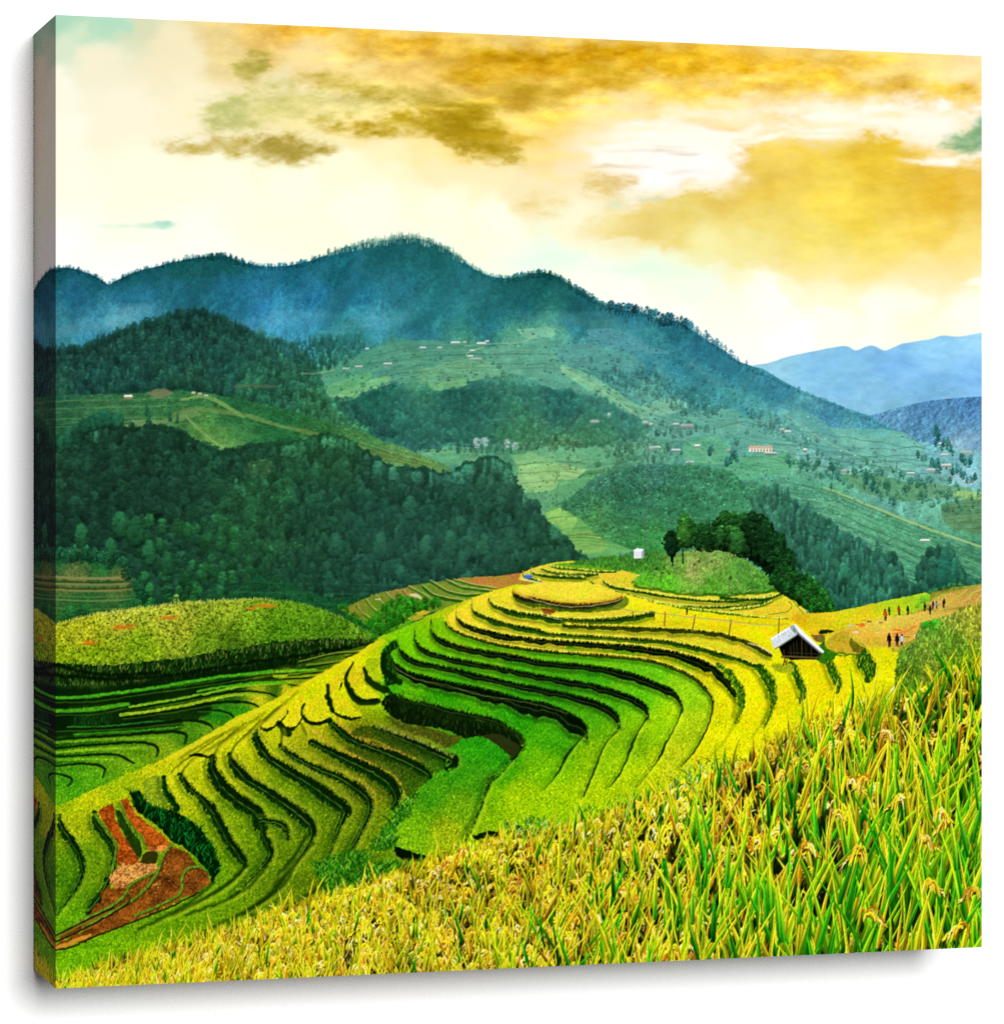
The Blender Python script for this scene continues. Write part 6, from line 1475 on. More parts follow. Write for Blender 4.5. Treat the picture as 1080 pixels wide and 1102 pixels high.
def right_slope():
    tex = 1 + .2 * noise(1.4, 1.4)[..., None] + .2 * fbm(6, 5, 3)[..., None]
    Y = rice_tex(field([(880, 668, 214, 190, 30), (920, 655, 200, 200, 30), (960, 645, 176, 204, 30), (990, 640, 166, 206, 34), (930, 665, 206, 190, 30), (860, 680, 220, 180, 24), (1000, 650, 150, 190, 40)]))
    put(fill(VP([(770, 80), (900, 52), (1040, 28), (1040, 210), (800, 260), (640, 330), (640, 150)]), rough=1), np.clip(C(150, 140, 50) * tex, 0, 1), L_SOIL)
    put(fill(VP([(200, 182), (240, 160), (330, 160), (400, 152), (500, 132), (600, 110), (700, 88), (780, 72), (806, 80), (800, 110), (770, 140), (740, 155), (640, 170), (560, 186), (440, 215), (360, 262), (300, 260), (240, 215)]), rough=.6), Y, L_TERR)
    soil = rice_tex(field([(890, 690, 184, 156, 44), (905, 695, 188, 156, 44), (930, 680, 214, 176, 70), (950, 670, 222, 188, 80), (970, 665, 208, 174, 70), (940, 692, 210, 170, 56), (975, 685, 212, 168, 72), (1010, 645, 198, 158, 74), (1040, 638, 192, 150, 72), (1000, 655, 210, 176, 76)]))
    put(fill(VP([(800, 112), (850, 78), (950, 56), (1030, 36), (1040, 115), (960, 126), (900, 140), (840, 150), (800, 140)]), rough=.6), soil, L_SOIL)
    for pts, c, w in [([(806, 98), (860, 74), (950, 54), (1030, 36)], (120, 170, 40), 5), ([(880, 110), (920, 88), (960, 60)], (190, 186, 70), 8), ([(940, 125), (955, 100), (990, 70), (1030, 55)], (196, 186, 80), 8), ([(1000, 118), (1010, 95), (1030, 75)], (200, 190, 80), 7), ([(830, 125), (900, 138), (960, 122), (1035, 112)], (170, 160, 70), 6)]:
        stroke([(x, y, w / 4) for x, y in VP(pts)], C(*c), alpha=.85, rough=.8)
    put(fill(VP([(344, 300), (365, 265), (400, 238), (460, 216), (540, 192), (600, 178), (700, 162), (830, 150), (930, 140), (910, 158), (830, 182), (762, 200), (746, 240), (735, 270), (700, 285), (660, 304), (560, 308), (520, 302), (500, 334), (430, 336), (370, 318)]), rough=.8), soil, L_SOIL)
    put(fill(VP([(454, 292), (460, 262), (530, 304), (500, 334), (470, 326)]), rough=.6), rice_tex1((112, 102, 28)), L_SOIL)
    for pts, c, w in [([(458, 250), (470, 270), (520, 300), (600, 306), (660, 304)], (200, 190, 60), 7), ([(350, 285), (380, 255), (440, 226), (540, 196), (640, 172)], (206, 186, 70), 6), ([(540, 222), (600, 198), (700, 178), (760, 165)], (214, 190, 90), 7), ([(560, 250), (640, 225), (720, 190), (800, 172), (900, 156)], (214, 180, 84), 6), ([(345, 300), (370, 320), (430, 336), (500, 338)], (60, 110, 24), 8),
                      ([(640, 250), (700, 235), (740, 215)], (226, 120, 50), 7), ([(650, 262), (720, 262)], (150, 90, 40), 4)]:
        stroke([(x, y, w / 4) for x, y in VP(pts)], C(*c), alpha=.8, rough=.8)
    for vx, vy, c in [(490, 208, (226, 106, 40)), (510, 206, (232, 96, 30)), (505, 214, (220, 120, 50)), (515, 212, (230, 100, 36)), (455, 212, (200, 186, 160)), (470, 208, (190, 170, 140)), (485, 240, (230, 210, 180)), (478, 243, (226, 200, 160)), (670, 232, (224, 100, 40)), (655, 230, (206, 120, 50)), (742, 255, (230, 220, 200)), (590, 200, (160, 110, 60)), (575, 245, (226, 200, 130)), (540, 195, (120, 90, 50)), (520, 190, (180, 150, 110))]:
        x, y = VP([(vx, vy)])[0]
        stroke([(x - 1.6, y, 1.6), (x + 1.6, y + .3, 1.4)], C(*c), smooth=False)
    put(fill(VP([(322, 240), (335, 230), (385, 234), (380, 243), (330, 250)]), smooth=True, rough=.8), C(24, 52, 10), L_SCRUB)
    put(fill(VP([(290, 255), (335, 250), (350, 262), (345, 285), (310, 280)]), smooth=True, rough=.8), rice_tex1((120, 100, 50)), L_SOIL)
    # grass banks around the hut
    put(fill(VP([(330, 300), (350, 285), (352, 310), (400, 335), (440, 345), (390, 350), (340, 375), (318, 360)]), smooth=True, rough=1.4), rice_tex1((50, 110, 20)), L_SCRUB)
    # scrub of the near right hand slope
    F = field([(965, 700, 96, 140, 44), (980, 690, 90, 130, 50), (1000, 672, 60, 150, 34), (990, 680, 110, 140, 60), (1020, 665, 130, 144, 56), (1050, 655, 150, 150, 50), (1050, 680, 140, 146, 50), (1000, 700, 110, 136, 46), (1030, 700, 90, 126, 36), (980, 730, 84, 110, 30), (1010, 730, 100, 120, 34), (965, 740, 70, 110, 24), (1045, 720, 90, 130, 24)], warp=5)
    P = VP([(650, 490), (655, 400), (672, 320), (735, 285), (752, 240), (765, 205), (832, 186), (912, 162), (960, 140), (1000, 122), (1060, 96), (1060, 560), (640, 560)])
    F = np.clip(F * 1.22, 0, 1)
    put(fill(P, rough=2.5), np.clip(F * .8 * tex, 0, 1), L_SCRUB)
    for x, y in inside(P, 3.6):
        c = np.clip(at(F, x, y) * rng.uniform(.55, 1.4) + rng.normal(0, .03, 3), 0, 1)
        a = rng.normal(0, .8)
        stroke([(x, y, 1.6), (x + a, y - rng.uniform(1, 4), .7)], c, alpha=.9, smooth=False)
    for x, y in inside(P, 7):
        h = rng.uniform(3, 7)
        tree(x, y + h * .4, h, 'round', np.clip(at(F, x, y) * rng.uniform(.5, 1.15), 0, 1), L_SCRUB, .75, 1.4)
    for vx, vy, h in [(780, 225, 8), (795, 218, 7), (770, 230, 6), (810, 215, 5)]:
        x, y = VP([(vx, vy)])[0]
        tree(x, y, h, 'round', C(44, 150, 30) * rng.uniform(.8, 1.2), L_SCRUB)
    for vx, vy, h in [(755, 130, 7), (770, 118, 8), (785, 110, 7), (800, 80, 5), (830, 70, 5), (860, 60, 5), (905, 48, 6), (930, 46, 5), (745, 140, 5), (880, 52, 5)]:
        x, y = VP([(vx, vy)])[0]
        tree(x, y, h, 'round', C(70, 160, 40) * rng.uniform(.8, 1.2), L_SCRUB)


def hut():
    # open stilt hut with a pale sheet roof
    def q(p, c, lab, r=0.0):
        put(fill(VP(p), rough=r), C(*c), lab)
    q([(150, 305), (236, 242), (334, 320), (326, 352), (300, 358), (200, 362), (165, 340)], (16, 14, 8), L_HUTWALL)
    for a, b, w, c in [((172, 318), (178, 372), 5, (60, 48, 26)), ((200, 300), (204, 352), 3, (70, 60, 36)), ((214, 288), (218, 350), 3, (50, 46, 28)), ((250, 262), (250, 350), 4, (70, 62, 40)), ((290, 292), (292, 352), 4, (64, 58, 36)), ((322, 320), (324, 352), 4, (70, 60, 36)), ((228, 280), (230, 350), 6, (30, 40, 20)), ((268, 290), (270, 350), 7, (34, 36, 20))]:
        p = VP([a, b]); stroke([(p[0][0], p[0][1], w / 4), (p[1][0], p[1][1], w / 4)], C(*c), smooth=False, lab=L_HUTWALL)
    for a, b, w, c in [((165, 345), (318, 352), 6, (96, 82, 50)), ((168, 352), (320, 358), 5, (26, 22, 12)), ((190, 330), (320, 336), 3, (60, 54, 34)), ((175, 360), (170, 384), 4, (60, 50, 30)), ((186, 360), (184, 380), 4, (40, 34, 20)), ((160, 350), (176, 352), 5, (110, 96, 60)), ((300, 352), (330, 344), 4, (80, 70, 40))]:
        p = VP([a, b]); stroke([(p[0][0], p[0][1], w / 4), (p[1][0], p[1][1], w / 4)], C(*c), smooth=False, lab=L_HUTWALL)
    q([(116, 268), (215, 207), (238, 242), (228, 252), (134, 312), (124, 300)], (206, 214, 222), L_HUTROOF)
    q([(116, 268), (215, 207), (218, 212), (120, 276)], (246, 248, 250), L_HUTROOF)
    for k in range(7):
        f = k / 7
        a = (116 + 99 * f, 268 - 61 * f); b = (134 + 100 * f, 312 - 64 * f)
        p = VP([a, b]); stroke([(p[0][0], p[0][1], .6), (p[1][0], p[1][1], .6)], C(170, 180, 192), alpha=.6, smooth=False)
    q([(196, 219), (214, 208), (238, 242), (222, 252)], (150, 164, 164), L_HUTROOF)
    for _ in range(34):                       # weathering on the sheets
        f, g_ = rng.uniform(0, 1), rng.uniform(0, 1)
        x, y = 118 + 98 * f + 17 * g_, 270 - 60 * f + 40 * g_
        p = VP([(x, y), (x + 3, y + 7)])
        stroke([(p[0][0], p[0][1], .9), (p[1][0], p[1][1], .6)], C(*[(150, 150, 140), (176, 160, 140), (120, 130, 134), (236, 240, 244)][rng.integers(0, 4)]), alpha=.45, smooth=False)
    q([(210, 222), (222, 226), (228, 240), (216, 240)], (110, 132, 128), L_HUTROOF)
    q([(215, 206), (222, 206), (346, 324), (342, 332), (330, 326), (238, 246)], (226, 230, 234), L_HUTROOF)
    q([(232, 238), (238, 246), (330, 326), (336, 332), (326, 330), (230, 248)], (120, 124, 124), L_HUTROOF)
    q([(134, 312), (228, 252), (230, 256), (138, 316)], (110, 112, 104), L_HUTROOF)


def poles_and_people():
    for a, b in [((622, 275), (618, 336)), ((751, 288), (738, 360)), ((906, 308), (895, 380))]:
        p = VB([a, b]); stroke([(p[0][0], p[0][1], 1.1), (p[1][0], p[1][1], 1.2)], C(96, 88, 50), smooth=False, lab=L_MAST)
    p = VP([(152, 180), (150, 245)]); stroke([(p[0][0], p[0][1], 1.0), (p[1][0], p[1][1], 1.2)], C(96, 90, 56), smooth=False, lab=L_MAST)
    stroke([(x, y, .8) for x, y in VB([(400, 250), (480, 270), (622, 284), (751, 298), (906, 314), (1000, 326), (1090, 332), (1150, 325)])], C(150, 140, 110), alpha=.8)
    stroke([(x, y, .8) for x, y in VB([(640, 288), (751, 300), (906, 320), (1020, 332), (1090, 326)])], C(190, 186, 150), alpha=.6)
    stroke([(x, y, 1.4) for x, y in VB([(980, 408), (1030, 424), (1085, 456)])], C(216, 200, 150), alpha=.8)
    stroke([(x, y, 1.0) for x, y in VB([(480, 276), (490, 300)])], C(60, 50, 30), alpha=.8)
    x, y = VB([(716, 286)])[0]
    vx, vy = (x - 800) * 4, (y - 620) * 4
    person(vx, vy, 6.5, (30, 30, 34), 0)
    for k, (vx, vy, h, top, lower) in enumerate([(611, 190, 12, (206, 70, 36), (30, 30, 40)), (627, 168, 8.5, (50, 46, 50), (28, 26, 30)), (669, 168, 10, (176, 50, 40), (30, 24, 28)), (707, 166, 9.5, (40, 36, 40), (24, 22, 26)),
                                               (779, 150, 8.5, (30, 30, 36), (24, 22, 26)), (802, 164, 9.5, (36, 34, 40), (26, 24, 28)), (814, 142, 8.5, (60, 60, 84), (30, 28, 32)), (830, 140, 8.0, (110, 136, 190), (30, 30, 40)), (860, 136, 9.5, (34, 30, 32), (26, 22, 24)),
                                               (627, 304, 14.5, (28, 24, 26), (22, 20, 22)), (660, 302, 13.5, (30, 26, 30), (22, 20, 24)), (680, 298, 12.0, (180, 196, 226), (40, 50, 80))]):
        person(vx, vy, h, top, k + 1, lower, rng.normal(0, .3))


knoll()
right_slope()
hut()
poles_and_people()

# ---------------------------------------------------------------- ripe rice of the foreground
EDGE = [(54, 1062), (75, 1054), (100, 1041), (150, 1024), (200, 1011), (250, 994), (300, 974), (340, 962), (380, 950), (410, 940), (440, 928), (480, 914), (512, 902), (545, 894), (580, 892), (612, 884), (645, 872), (680, 858),
        (720, 842), (760, 828), (800, 812), (830, 792), (862, 772), (900, 758), (930, 748), (960, 742), (985, 738), (1010, 728), (1030, 712), (1066, 704)]


def blade(x, y, h, lean, curl, w, c0, c1, shine=.16):
    """upright tapering leaf, foot (x, y); row by row"""
    px, py = (x - X0) * S, (y - Y0) * S
    h, w = h * S, w * S
    r0, r1 = max(0, int(py - h)), min(H, int(py))
    if r1 - r0 < 2:
        return
    rows = np.arange(r0, r1)
    t = (py - rows) / h
    xc = px + (lean * t + curl * t * t) * h
    hw = w * .5 * np.clip(1.02 - t ** 2.2, 0, 1) * np.clip(.65 + t, 0, 1)
    sl = np.sqrt(1 + (lean + 2 * curl * t) ** 2)
    hw = hw * sl
    x0, x1 = max(0, int((xc - hw).min()) - 1), min(W, int((xc + hw).max()) + 2)
    if x1 <= x0:
        return
    X = np.arange(x0, x1)[None, :] + .5
    d = X - xc[:, None]
    cov = np.clip(hw[:, None] + .5 - np.abs(d), 0, 1) * np.clip(hw[:, None] * 2 + .2, 0, 1)
    col = c0 + (c1 - c0) * np.clip(t * 1.25, 0, 1)[:, None]
    sh = 1 + shine * np.sign(d) * (1 if lean < 0 else -1) - .25 * (np.abs(d) < .45)[...] * (hw[:, None] > 1.6)
    a = cov[..., None]
    IMG[r0:r1, x0:x1] = IMG[r0:r1, x0:x1] * (1 - a) + np.clip(col[:, None, :] * sh[..., None], 0, 1) * a
    LAB[r0:r1, x0:x1][cov > .5] = L_FORE


def seg(x0, y0, x1, y1, w, col, alpha=1.0):
    """one short straw, picture px"""
    a = np.array([(x0 - X0) * S, (y0 - Y0) * S]); b = np.array([(x1 - X0) * S, (y1 - Y0) * S])
    r = w * S * .5 + 1.2
    u0 = max(0, int(min(a[0], b[0]) - r)); u1 = min(W, int(max(a[0], b[0]) + r) + 1)
    v0 = max(0, int(min(a[1], b[1]) - r)); v1 = min(H, int(max(a[1], b[1]) + r) + 1)
    if u1 <= u0 or v1 <= v0:
        return
    X = np.arange(u0, u1)[None, :] + .5 - a[0]
    Y = np.arange(v0, v1)[:, None] + .5 - a[1]
    d = b - a
    t = np.clip((X * d[0] + Y * d[1]) / (d @ d + 1e-6), 0, 1)
    D = np.sqrt((X - t * d[0]) ** 2 + (Y - t * d[1]) ** 2)
    wi = w * S * .5 * (1.15 - .75 * t)
    c = (np.clip(wi - D + .5, 0, 1) * np.minimum(1, wi * 2 + .2) * alpha)[..., None]
    IMG[v0:v1, u0:u1] = IMG[v0:v1, u0:u1] * (1 - c) + col * c
    LAB[v0:v1, u0:u1][c[..., 0] > .5] = L_FORE


GOLD = [(244, 208, 36), (250, 224, 50), (232, 180, 36), (250, 230, 120), (206, 140, 40), (244, 222, 150), (246, 214, 24), (176, 106, 26), (252, 232, 44), (222, 182, 84)]


def panicle(x, y, L, side, tone=1.0):
    """drooping ear of grain: arched stem hung with small kernels"""
    n = int(5 + L * .7)
    t = np.linspace(0, 1, n)
    ax = x + side * L * (.15 * t + .75 * t ** 1.5)
    ay = y - L * (.85 * t - 1.15 * t ** 2.2)
    ang = rng.uniform(.6, 1.1)
    for i in range(n - 1):
        seg(ax[i], ay[i], ax[i + 1], ay[i + 1], .9, C(170, 150, 40) * tone, .9)
    k = max(1.15, L * .066)
    for i in range(n // 4, n):
        for s in (-1, 1):
            if rng.uniform() < .12:
                continue
            g = C(*GOLD[rng.integers(0, len(GOLD))]) * rng.uniform(.75, 1.1) * tone
            l = rng.uniform(2.2, 4.2) * k
            dx = side * rng.uniform(.2, .9) * l + s * rng.uniform(.1, .5) * l
            dy = rng.uniform(.3, 1.0) * l * ang
            ox, oy = ax[i] + rng.normal(0, .5), ay[i] + rng.normal(0, .5)
            seg(ox + .7, oy + 1.0, ox + dx + .8, oy + dy + 1.1, 1.3 * k, C(30, 18, 2), .6)
            seg(ox, oy, ox + dx, oy + dy, 1.25 * k, np.clip(g, 0, 1))


def ear(x, y, L, side, tone=1.0):
    """a bent ear: a few curved pale awns falling from one stem"""
    for _ in range(rng.integers(4, 8)):
        c = np.clip(C(*GOLD[rng.integers(0, len(GOLD))]) * rng.uniform(.85, 1.15) * tone, 0, 1)
        r = L * rng.uniform(.5, 1.0); up = r * rng.uniform(.1, .45); sd = side * rng.uniform(.5, 1.1) if rng.uniform() < .8 else -side * .5
        t = np.linspace(0, 1, 6)
        ax = x + rng.normal(0, 1) + sd * r * .75 * t
        ay = y - up * 4 * t * (1 - t * .95) + r * .75 * t ** 2.4 - L * .2
        w = rng.uniform(1.0, 1.7) * (1 + L * .012)
        for i in range(5):
            seg(ax[i] + .6, ay[i] + 1.0, ax[i + 1] + .6, ay[i + 1] + 1.0, w, C(50, 44, 4), .25)
        for i in range(5):
            seg(ax[i], ay[i], ax[i + 1], ay[i + 1], w, c, .95)


def foreground():
    body = EDGE + [(1066, 1072), (54, 1072)]
    B = field([(80, 1058, 130, 140, 20), (200, 1030, 170, 150, 26), (300, 1000, 170, 154, 26), (300, 1045, 96, 84, 14), (400, 960, 190, 176, 34), (400, 1030, 90, 84, 12), (500, 920, 206, 190, 34), (520, 980, 110, 108, 16), (560, 1030, 70, 70, 10), (620, 900, 190, 190, 34), (640, 960, 90, 96, 14), (660, 1020, 40, 44, 8),
               (720, 860, 170, 190, 40), (740, 920, 100, 116, 20), (760, 1000, 34, 44, 8), (800, 830, 226, 196, 36), (830, 880, 100, 110, 18), (850, 960, 30, 40, 8), (900, 780, 230, 196, 34), (920, 840, 90, 104, 16), (950, 920, 30, 44, 8), (1000, 750, 120, 140, 22), (1040, 740, 110, 136, 18), (1030, 820, 40, 60, 10), (1020, 900, 22, 36, 8), (1000, 1000, 20, 34, 8), (1050, 980, 10, 24, 6)])
    tex = 1 + .45 * noise(2.0, 5)[..., None] + .3 * noise(1.2, 2)[..., None]
    m = mask_of(body)
    mb = blur(m, 6 * S)
    exx = np.interp(np.arange(W) / S + X0, [p[0] for p in EDGE], [p[1] for p in EDGE])[None, :]
    depth = np.clip(1.0 - ((np.arange(H) / S + Y0)[:, None] - exx) / 110, .55, 1.0)[..., None].astype(np.float32)
    blend(np.clip((mb - .5) * 3 + .5 * mb * noise(3, 6), 0, 1), np.clip(B * tex * depth, 0, 1))
    LAB[m > .5] = L_FORE
    ex = np.array([p[0] for p in EDGE]); ey = np.array([p[1] for p in EDGE])
    # bluish herb patch and weeds at the field edge
    for poly, n, cols in (([(735, 825), (790, 812), (812, 828), (800, 860), (770, 880), (730, 872), (720, 846)], 260, [(60, 140, 60), (110, 180, 110), (30, 90, 30), (170, 210, 170), (20, 60, 20)]),
                          ([(540, 888), (580, 880), (612, 886), (600, 905), (560, 905)], 160, [(60, 140, 40), (110, 170, 70), (30, 80, 20), (180, 200, 120)]),
                          ([(620, 872), (680, 856), (720, 842), (716, 866), (660, 890), (630, 892)], 200, [(80, 160, 30), (140, 190, 40), (40, 100, 20)])):
        tufts(poly, n, (2.5, 6), cols, L_FORE, lean=.9)
    items = []
    # straw litter, everywhere
    for _ in range(6500):
        x = rng.uniform(56, 1064); e = np.interp(x, ex, ey)
        d = (1070 - e) * rng.uniform(0, 1) ** .9
        items.append((e + d, 's', x, d))
    for _ in range(2300):
        x = rng.uniform(56, 1064); e = np.interp(x, ex, ey)
        d = max(6, (1080 - e) * rng.uniform(0, 1))
        items.append((e + d + 8, 'p', x, d))
    for _ in range(1100):                      # upright straw of the paler left part
        x = rng.uniform(56, 700); e = np.interp(x, ex, ey)
        items.append((e + (1100 - e) * rng.uniform() + 8, 'u', x, (1100 - e) * .5))
    for _ in range(2250):
        x = 1064 - 1008 * rng.uniform() ** 1.25; e = np.interp(x, ex, ey)
        d = (1110 - e) * rng.uniform(0, 1)
        items.append((e + d + 10, 'b', x, d))
    clump = fbm(26, 34, 3, .6)
    for _ in range(900):                       # shaded hollows between the tufts
        x = rng.uniform(56, 1064); e = np.interp(x, ex, ey)
        d = (1075 - e) * rng.uniform(.08, 1)
        if rng.uniform() < .12 + .85 * np.clip((x - 380) / 500, 0, 1):
            items.append((e + d - 4, 'd', x, d))
    items.sort(key=lambda q: q[0])
    for y, k, x, d in items:
        right = np.clip((x - 420) / 500, 0, 1)
        near = np.clip(d / 260, 0, 1)
        ck = float(np.clip(1.0 + .5 * clump[min(max(int((y - Y0) * S), 0), H - 1), min(max(int((x - X0) * S), 0), W - 1)], .55, 1.15))
        if k == 'd':
            z = (.7 + 1.3 * near) * (.6 + .6 * right)
            for _ in range(4):
                a_ = x + rng.normal(0, 5 * z); b_ = y + rng.normal(0, 5 * z)
                stroke([(a_, b_ + 5 * z, 3 * z), (a_ + rng.normal(0, 2), b_ - 3 * z, 4 * z), (a_ + rng.normal(0, 3), b_ - 11 * z, 1.5 * z)], C(20, 34, 3) * rng.uniform(.4, 1.3), alpha=.62, soft=1.6, smooth=False)
        elif k == 'u':
            c1 = [C(250, 226, 34), C(242, 196, 36), C(206, 212, 30), C(246, 222, 70)][rng.integers(0, 4)] * rng.uniform(.85, 1.08)
            blade(x, y, rng.uniform(12, 34), rng.normal(.06, .2), rng.normal(0, .2), rng.uniform(1.2, 2.8), c1 * np.array([.62, .66, .3], np.float32), np.clip(c1, 0, 1))
        elif k == 's':
            l = rng.uniform(3, 9) * (1 + 1.3 * near)
            a = rng.normal(.1, .5) + (1.1 * rng.choice([-1, 1]) if rng.uniform() < .22 else 0)
            u = rng.uniform()
            if u < .52:
                c = C(*GOLD[rng.integers(0, len(GOLD))]) * rng.uniform(.85, 1.15)
            elif u < .78:
                c = C(226, 216, 40) * rng.uniform(.7, 1.12)
            elif u < .92:
                c = C(120, 160, 24) * rng.uniform(.5, 1.2)
            else:
                c = C(24, 18, 2)
            if u < .78:
                c = c * (1 - .45 * near * right)
            c = c * ck
            seg(x, y, x + l * math.sin(a), y - l * math.cos(a), rng.uniform(.9, 1.7) * (1 + .6 * near), np.clip(c, 0, 1), .94)
        elif k == 'p' and rng.uniform() > .10 + .2 * near * right:
            ear(x, y, rng.uniform(9, 17) * (1 + 1.1 * near) * (.9 + .4 * right), -1 if rng.uniform() < .5 else 1, 1.04 * (.55 + .45 * ck))
        elif k == 'p':
            panicle(x, y, rng.uniform(8, 15) * (1 + 1.3 * near) * (.9 + .5 * right), -1 if rng.uniform() < .5 else 1, 1.06 - .14 * near * right)
        else:
            sz = (.75 + 1.5 * near) * (.75 + 1.0 * right)
            h = rng.uniform(14, 40) * sz
            lean = rng.normal(.10, .24); curl = rng.normal(0, .2)
            w = rng.uniform(1.4, 3.5) * (.9 + .85 * near * (.35 + right) + .35 * right)
            u = rng.uniform()
            green = .14 + .40 * right * (.35 + near)
            if u < green * .35:
                c1 = C(60, 170, 24) * rng.uniform(.8, 1.15); c0 = C(6, 76, 12) * rng.uniform(.6, 1.1); w *= 1.25
            elif u < green:
                c1 = C(164, 222, 24) * rng.uniform(.8, 1.1); c0 = C(36, 136, 14) * rng.uniform(.5, 1.1)
            elif u < green + .42:
                c1 = C(244, 232, 40) * rng.uniform(.9, 1.06); c0 = C(150, 160, 16) * rng.uniform(.7, 1.1)
            elif u < green + .58:
                c1 = C(236, 190, 40) * rng.uniform(.85, 1.05); c0 = C(170, 110, 20) * rng.uniform(.7, 1.1)
            else:
                c1 = C(216, 228, 28) * rng.uniform(.85, 1.1); c0 = C(84, 150, 14) * rng.uniform(.6, 1.1)
            kd = 1 - .5 * near * (.35 + .65 * right)
            blade(x, y, h, lean, curl, w, c0 * ck * kd, np.clip(c1 * (.35 + .65 * ck), 0, 1))
    # the few leaves that stand out in the picture
    V = view(600, 780, 4.08)
    G1, G0, Y1, Y0_ = C(150, 210, 30), C(30, 130, 20), C(240, 226, 30), C(150, 170, 20)
    for (fx, fy), (tx, ty), w, c0, c1 in [((460, 340), (385, 180), 3, Y0_, Y1), ((330, 520), (445, 340), 3, Y0_, Y1), ((430, 300), (380, 230), 5, Y0_, Y1), ((690, 610), (590, 210), 4, G0, G1), ((640, 600), (600, 300), 6, G0, G1), ((685, 560), (690, 210), 4, C(200, 150, 30), Y1), ((790, 300), (725, 130), 4, G0, C(110, 200, 40)),
                                          ((880, 260), (905, 60), 6, G0, Y1), ((740, 720), (755, 480), 6, G0, G1), ((745, 720), (815, 530), 5, G0, C(210, 220, 30)), ((545, 880), (518, 590), 5, C(30, 100, 20), C(170, 214, 30)), ((425, 860), (432, 620), 6, G0, Y1), ((590, 880), (592, 705), 6, C(40, 120, 20), C(160, 210, 60)), ((680, 960), (690, 740), 7, C(10, 60, 14), C(60, 160, 30)),
                                          ((930, 820), (922, 600), 6, G0, C(200, 226, 30)), ((990, 960), (960, 650), 7, G0, C(220, 230, 40)), ((620, 1040), (570, 860), 4, C(10, 90, 20), C(40, 140, 30)), ((245, 760), (240, 620), 5, C(10, 60, 10), C(40, 120, 20)), ((5, 700), (12, 410), 5, Y0_, Y1), ((270, 500), (340, 260), 1.2, C(190, 170, 80), C(230, 214, 140)), ((520, 330), (490, 140), 1, Y0_, C(226, 206, 90)),
                                          ((900, 600), (912, 440), 4, Y0_, C(190, 220, 30)), ((360, 700), (520, 320), 3, Y0_, Y1), ((700, 500), (820, 260), 3, C(170, 120, 40), C(214, 176, 80))]:
        x, y = V([(fx, fy)])[0]; x2, y2 = V([(tx, ty)])[0]
        blade(x, y, y - y2, (x2 - x) / max(y - y2, 1), 0, w, c0, c1)
    V = view(820, 640, 2.756)
    for (fx, fy), (tx, ty), w, c0, c1 in [((105, 640), (165, 460), 5, Y0_, Y1), ((240, 620), (235, 460), 5, G0, G1), ((400, 850), (470, 640), 8, G0, C(140, 206, 30)), ((230, 920), (290, 680), 8, C(10, 90, 16), C(90, 180, 30)), ((575, 820), (565, 650), 8, G0, C(210, 224, 40)), ((610, 780), (575, 600), 7, C(10, 100, 20), C(110, 200, 40)), ((530, 920), (535, 730), 7, C(20, 100, 20), C(130, 200, 40)),
                                          ((350, 700), (390, 510), 6, G0, C(190, 220, 40)), ((500, 640), (480, 500), 6, G0, G1), ((340, 1050), (370, 890), 6, C(200, 160, 30), Y1), ((625, 740), (650, 600), 6, C(10, 100, 20), C(90, 190, 40)), ((20, 900), (15, 780), 6, C(60, 150, 20), Y1), ((50, 1020), (40, 850), 7, G0, C(160, 210, 30)), ((110, 980), (112, 850), 6, G0, G1), ((280, 900), (300, 850), 5, G0, G1),
                                          ((590, 1000), (650, 900), 7, C(10, 110, 20), C(110, 200, 40)), ((430, 1000), (470, 880), 6, C(10, 90, 20), C(100, 190, 40)), ((400, 1060), (410, 930), 5, C(190, 130, 30), C(236, 190, 50)), ((555, 400), (552, 290), 5, Y0_, Y1), ((590, 380), (590, 230), 5, G0, C(200, 224, 30)), ((620, 260), (600, 180), 4, G0, C(210, 230, 30)), ((400, 520), (405, 400), 5, G0, G1), ((440, 420), (452, 330), 4, Y0_, Y1),
                                          ((190, 800), (195, 620), 4, C(190, 150, 40), C(240, 206, 60)), ((150, 560), (190, 360), 4, Y0_, C(214, 216, 30)), ((520, 560), (530, 430), 5, G0, C(170, 214, 30)), ((640, 640), (625, 470), 5, C(20, 110, 20), C(140, 206, 40))]:
        x, y = V([(fx, fy)])[0]; x2, y2 = V([(tx, ty)])[0]
        blade(x, y, y - y2, (x2 - x) / max(y - y2, 1), rng.normal(0, .04), w / 1.3, c0, c1)
    for (vx, vy), L, s in [((245, 570), 30, 1), ((320, 560), 26, -1), ((470, 740), 26, 1), ((350, 420), 18, 1), ((210, 660), 18, 1), ((300, 780), 30, -1), ((480, 870), 30, 1), ((120, 760), 24, 1), ((420, 620), 26, -1), ((560, 690), 24, -1), ((300, 960), 30, 1), ((600, 1000), 30, -1), ((70, 540), 16, -1), ((520, 660), 22, 1), ((640, 890), 26, -1)]:
        x, y = V([(vx, vy)])[0]
        panicle(x, y, L * .78, s, 1.05)
        ear(x + s * 2, y - 2, L * .8, s, 1.05)
        ear(x + s * 5, y, L * .7, s, 1.0)


foreground()

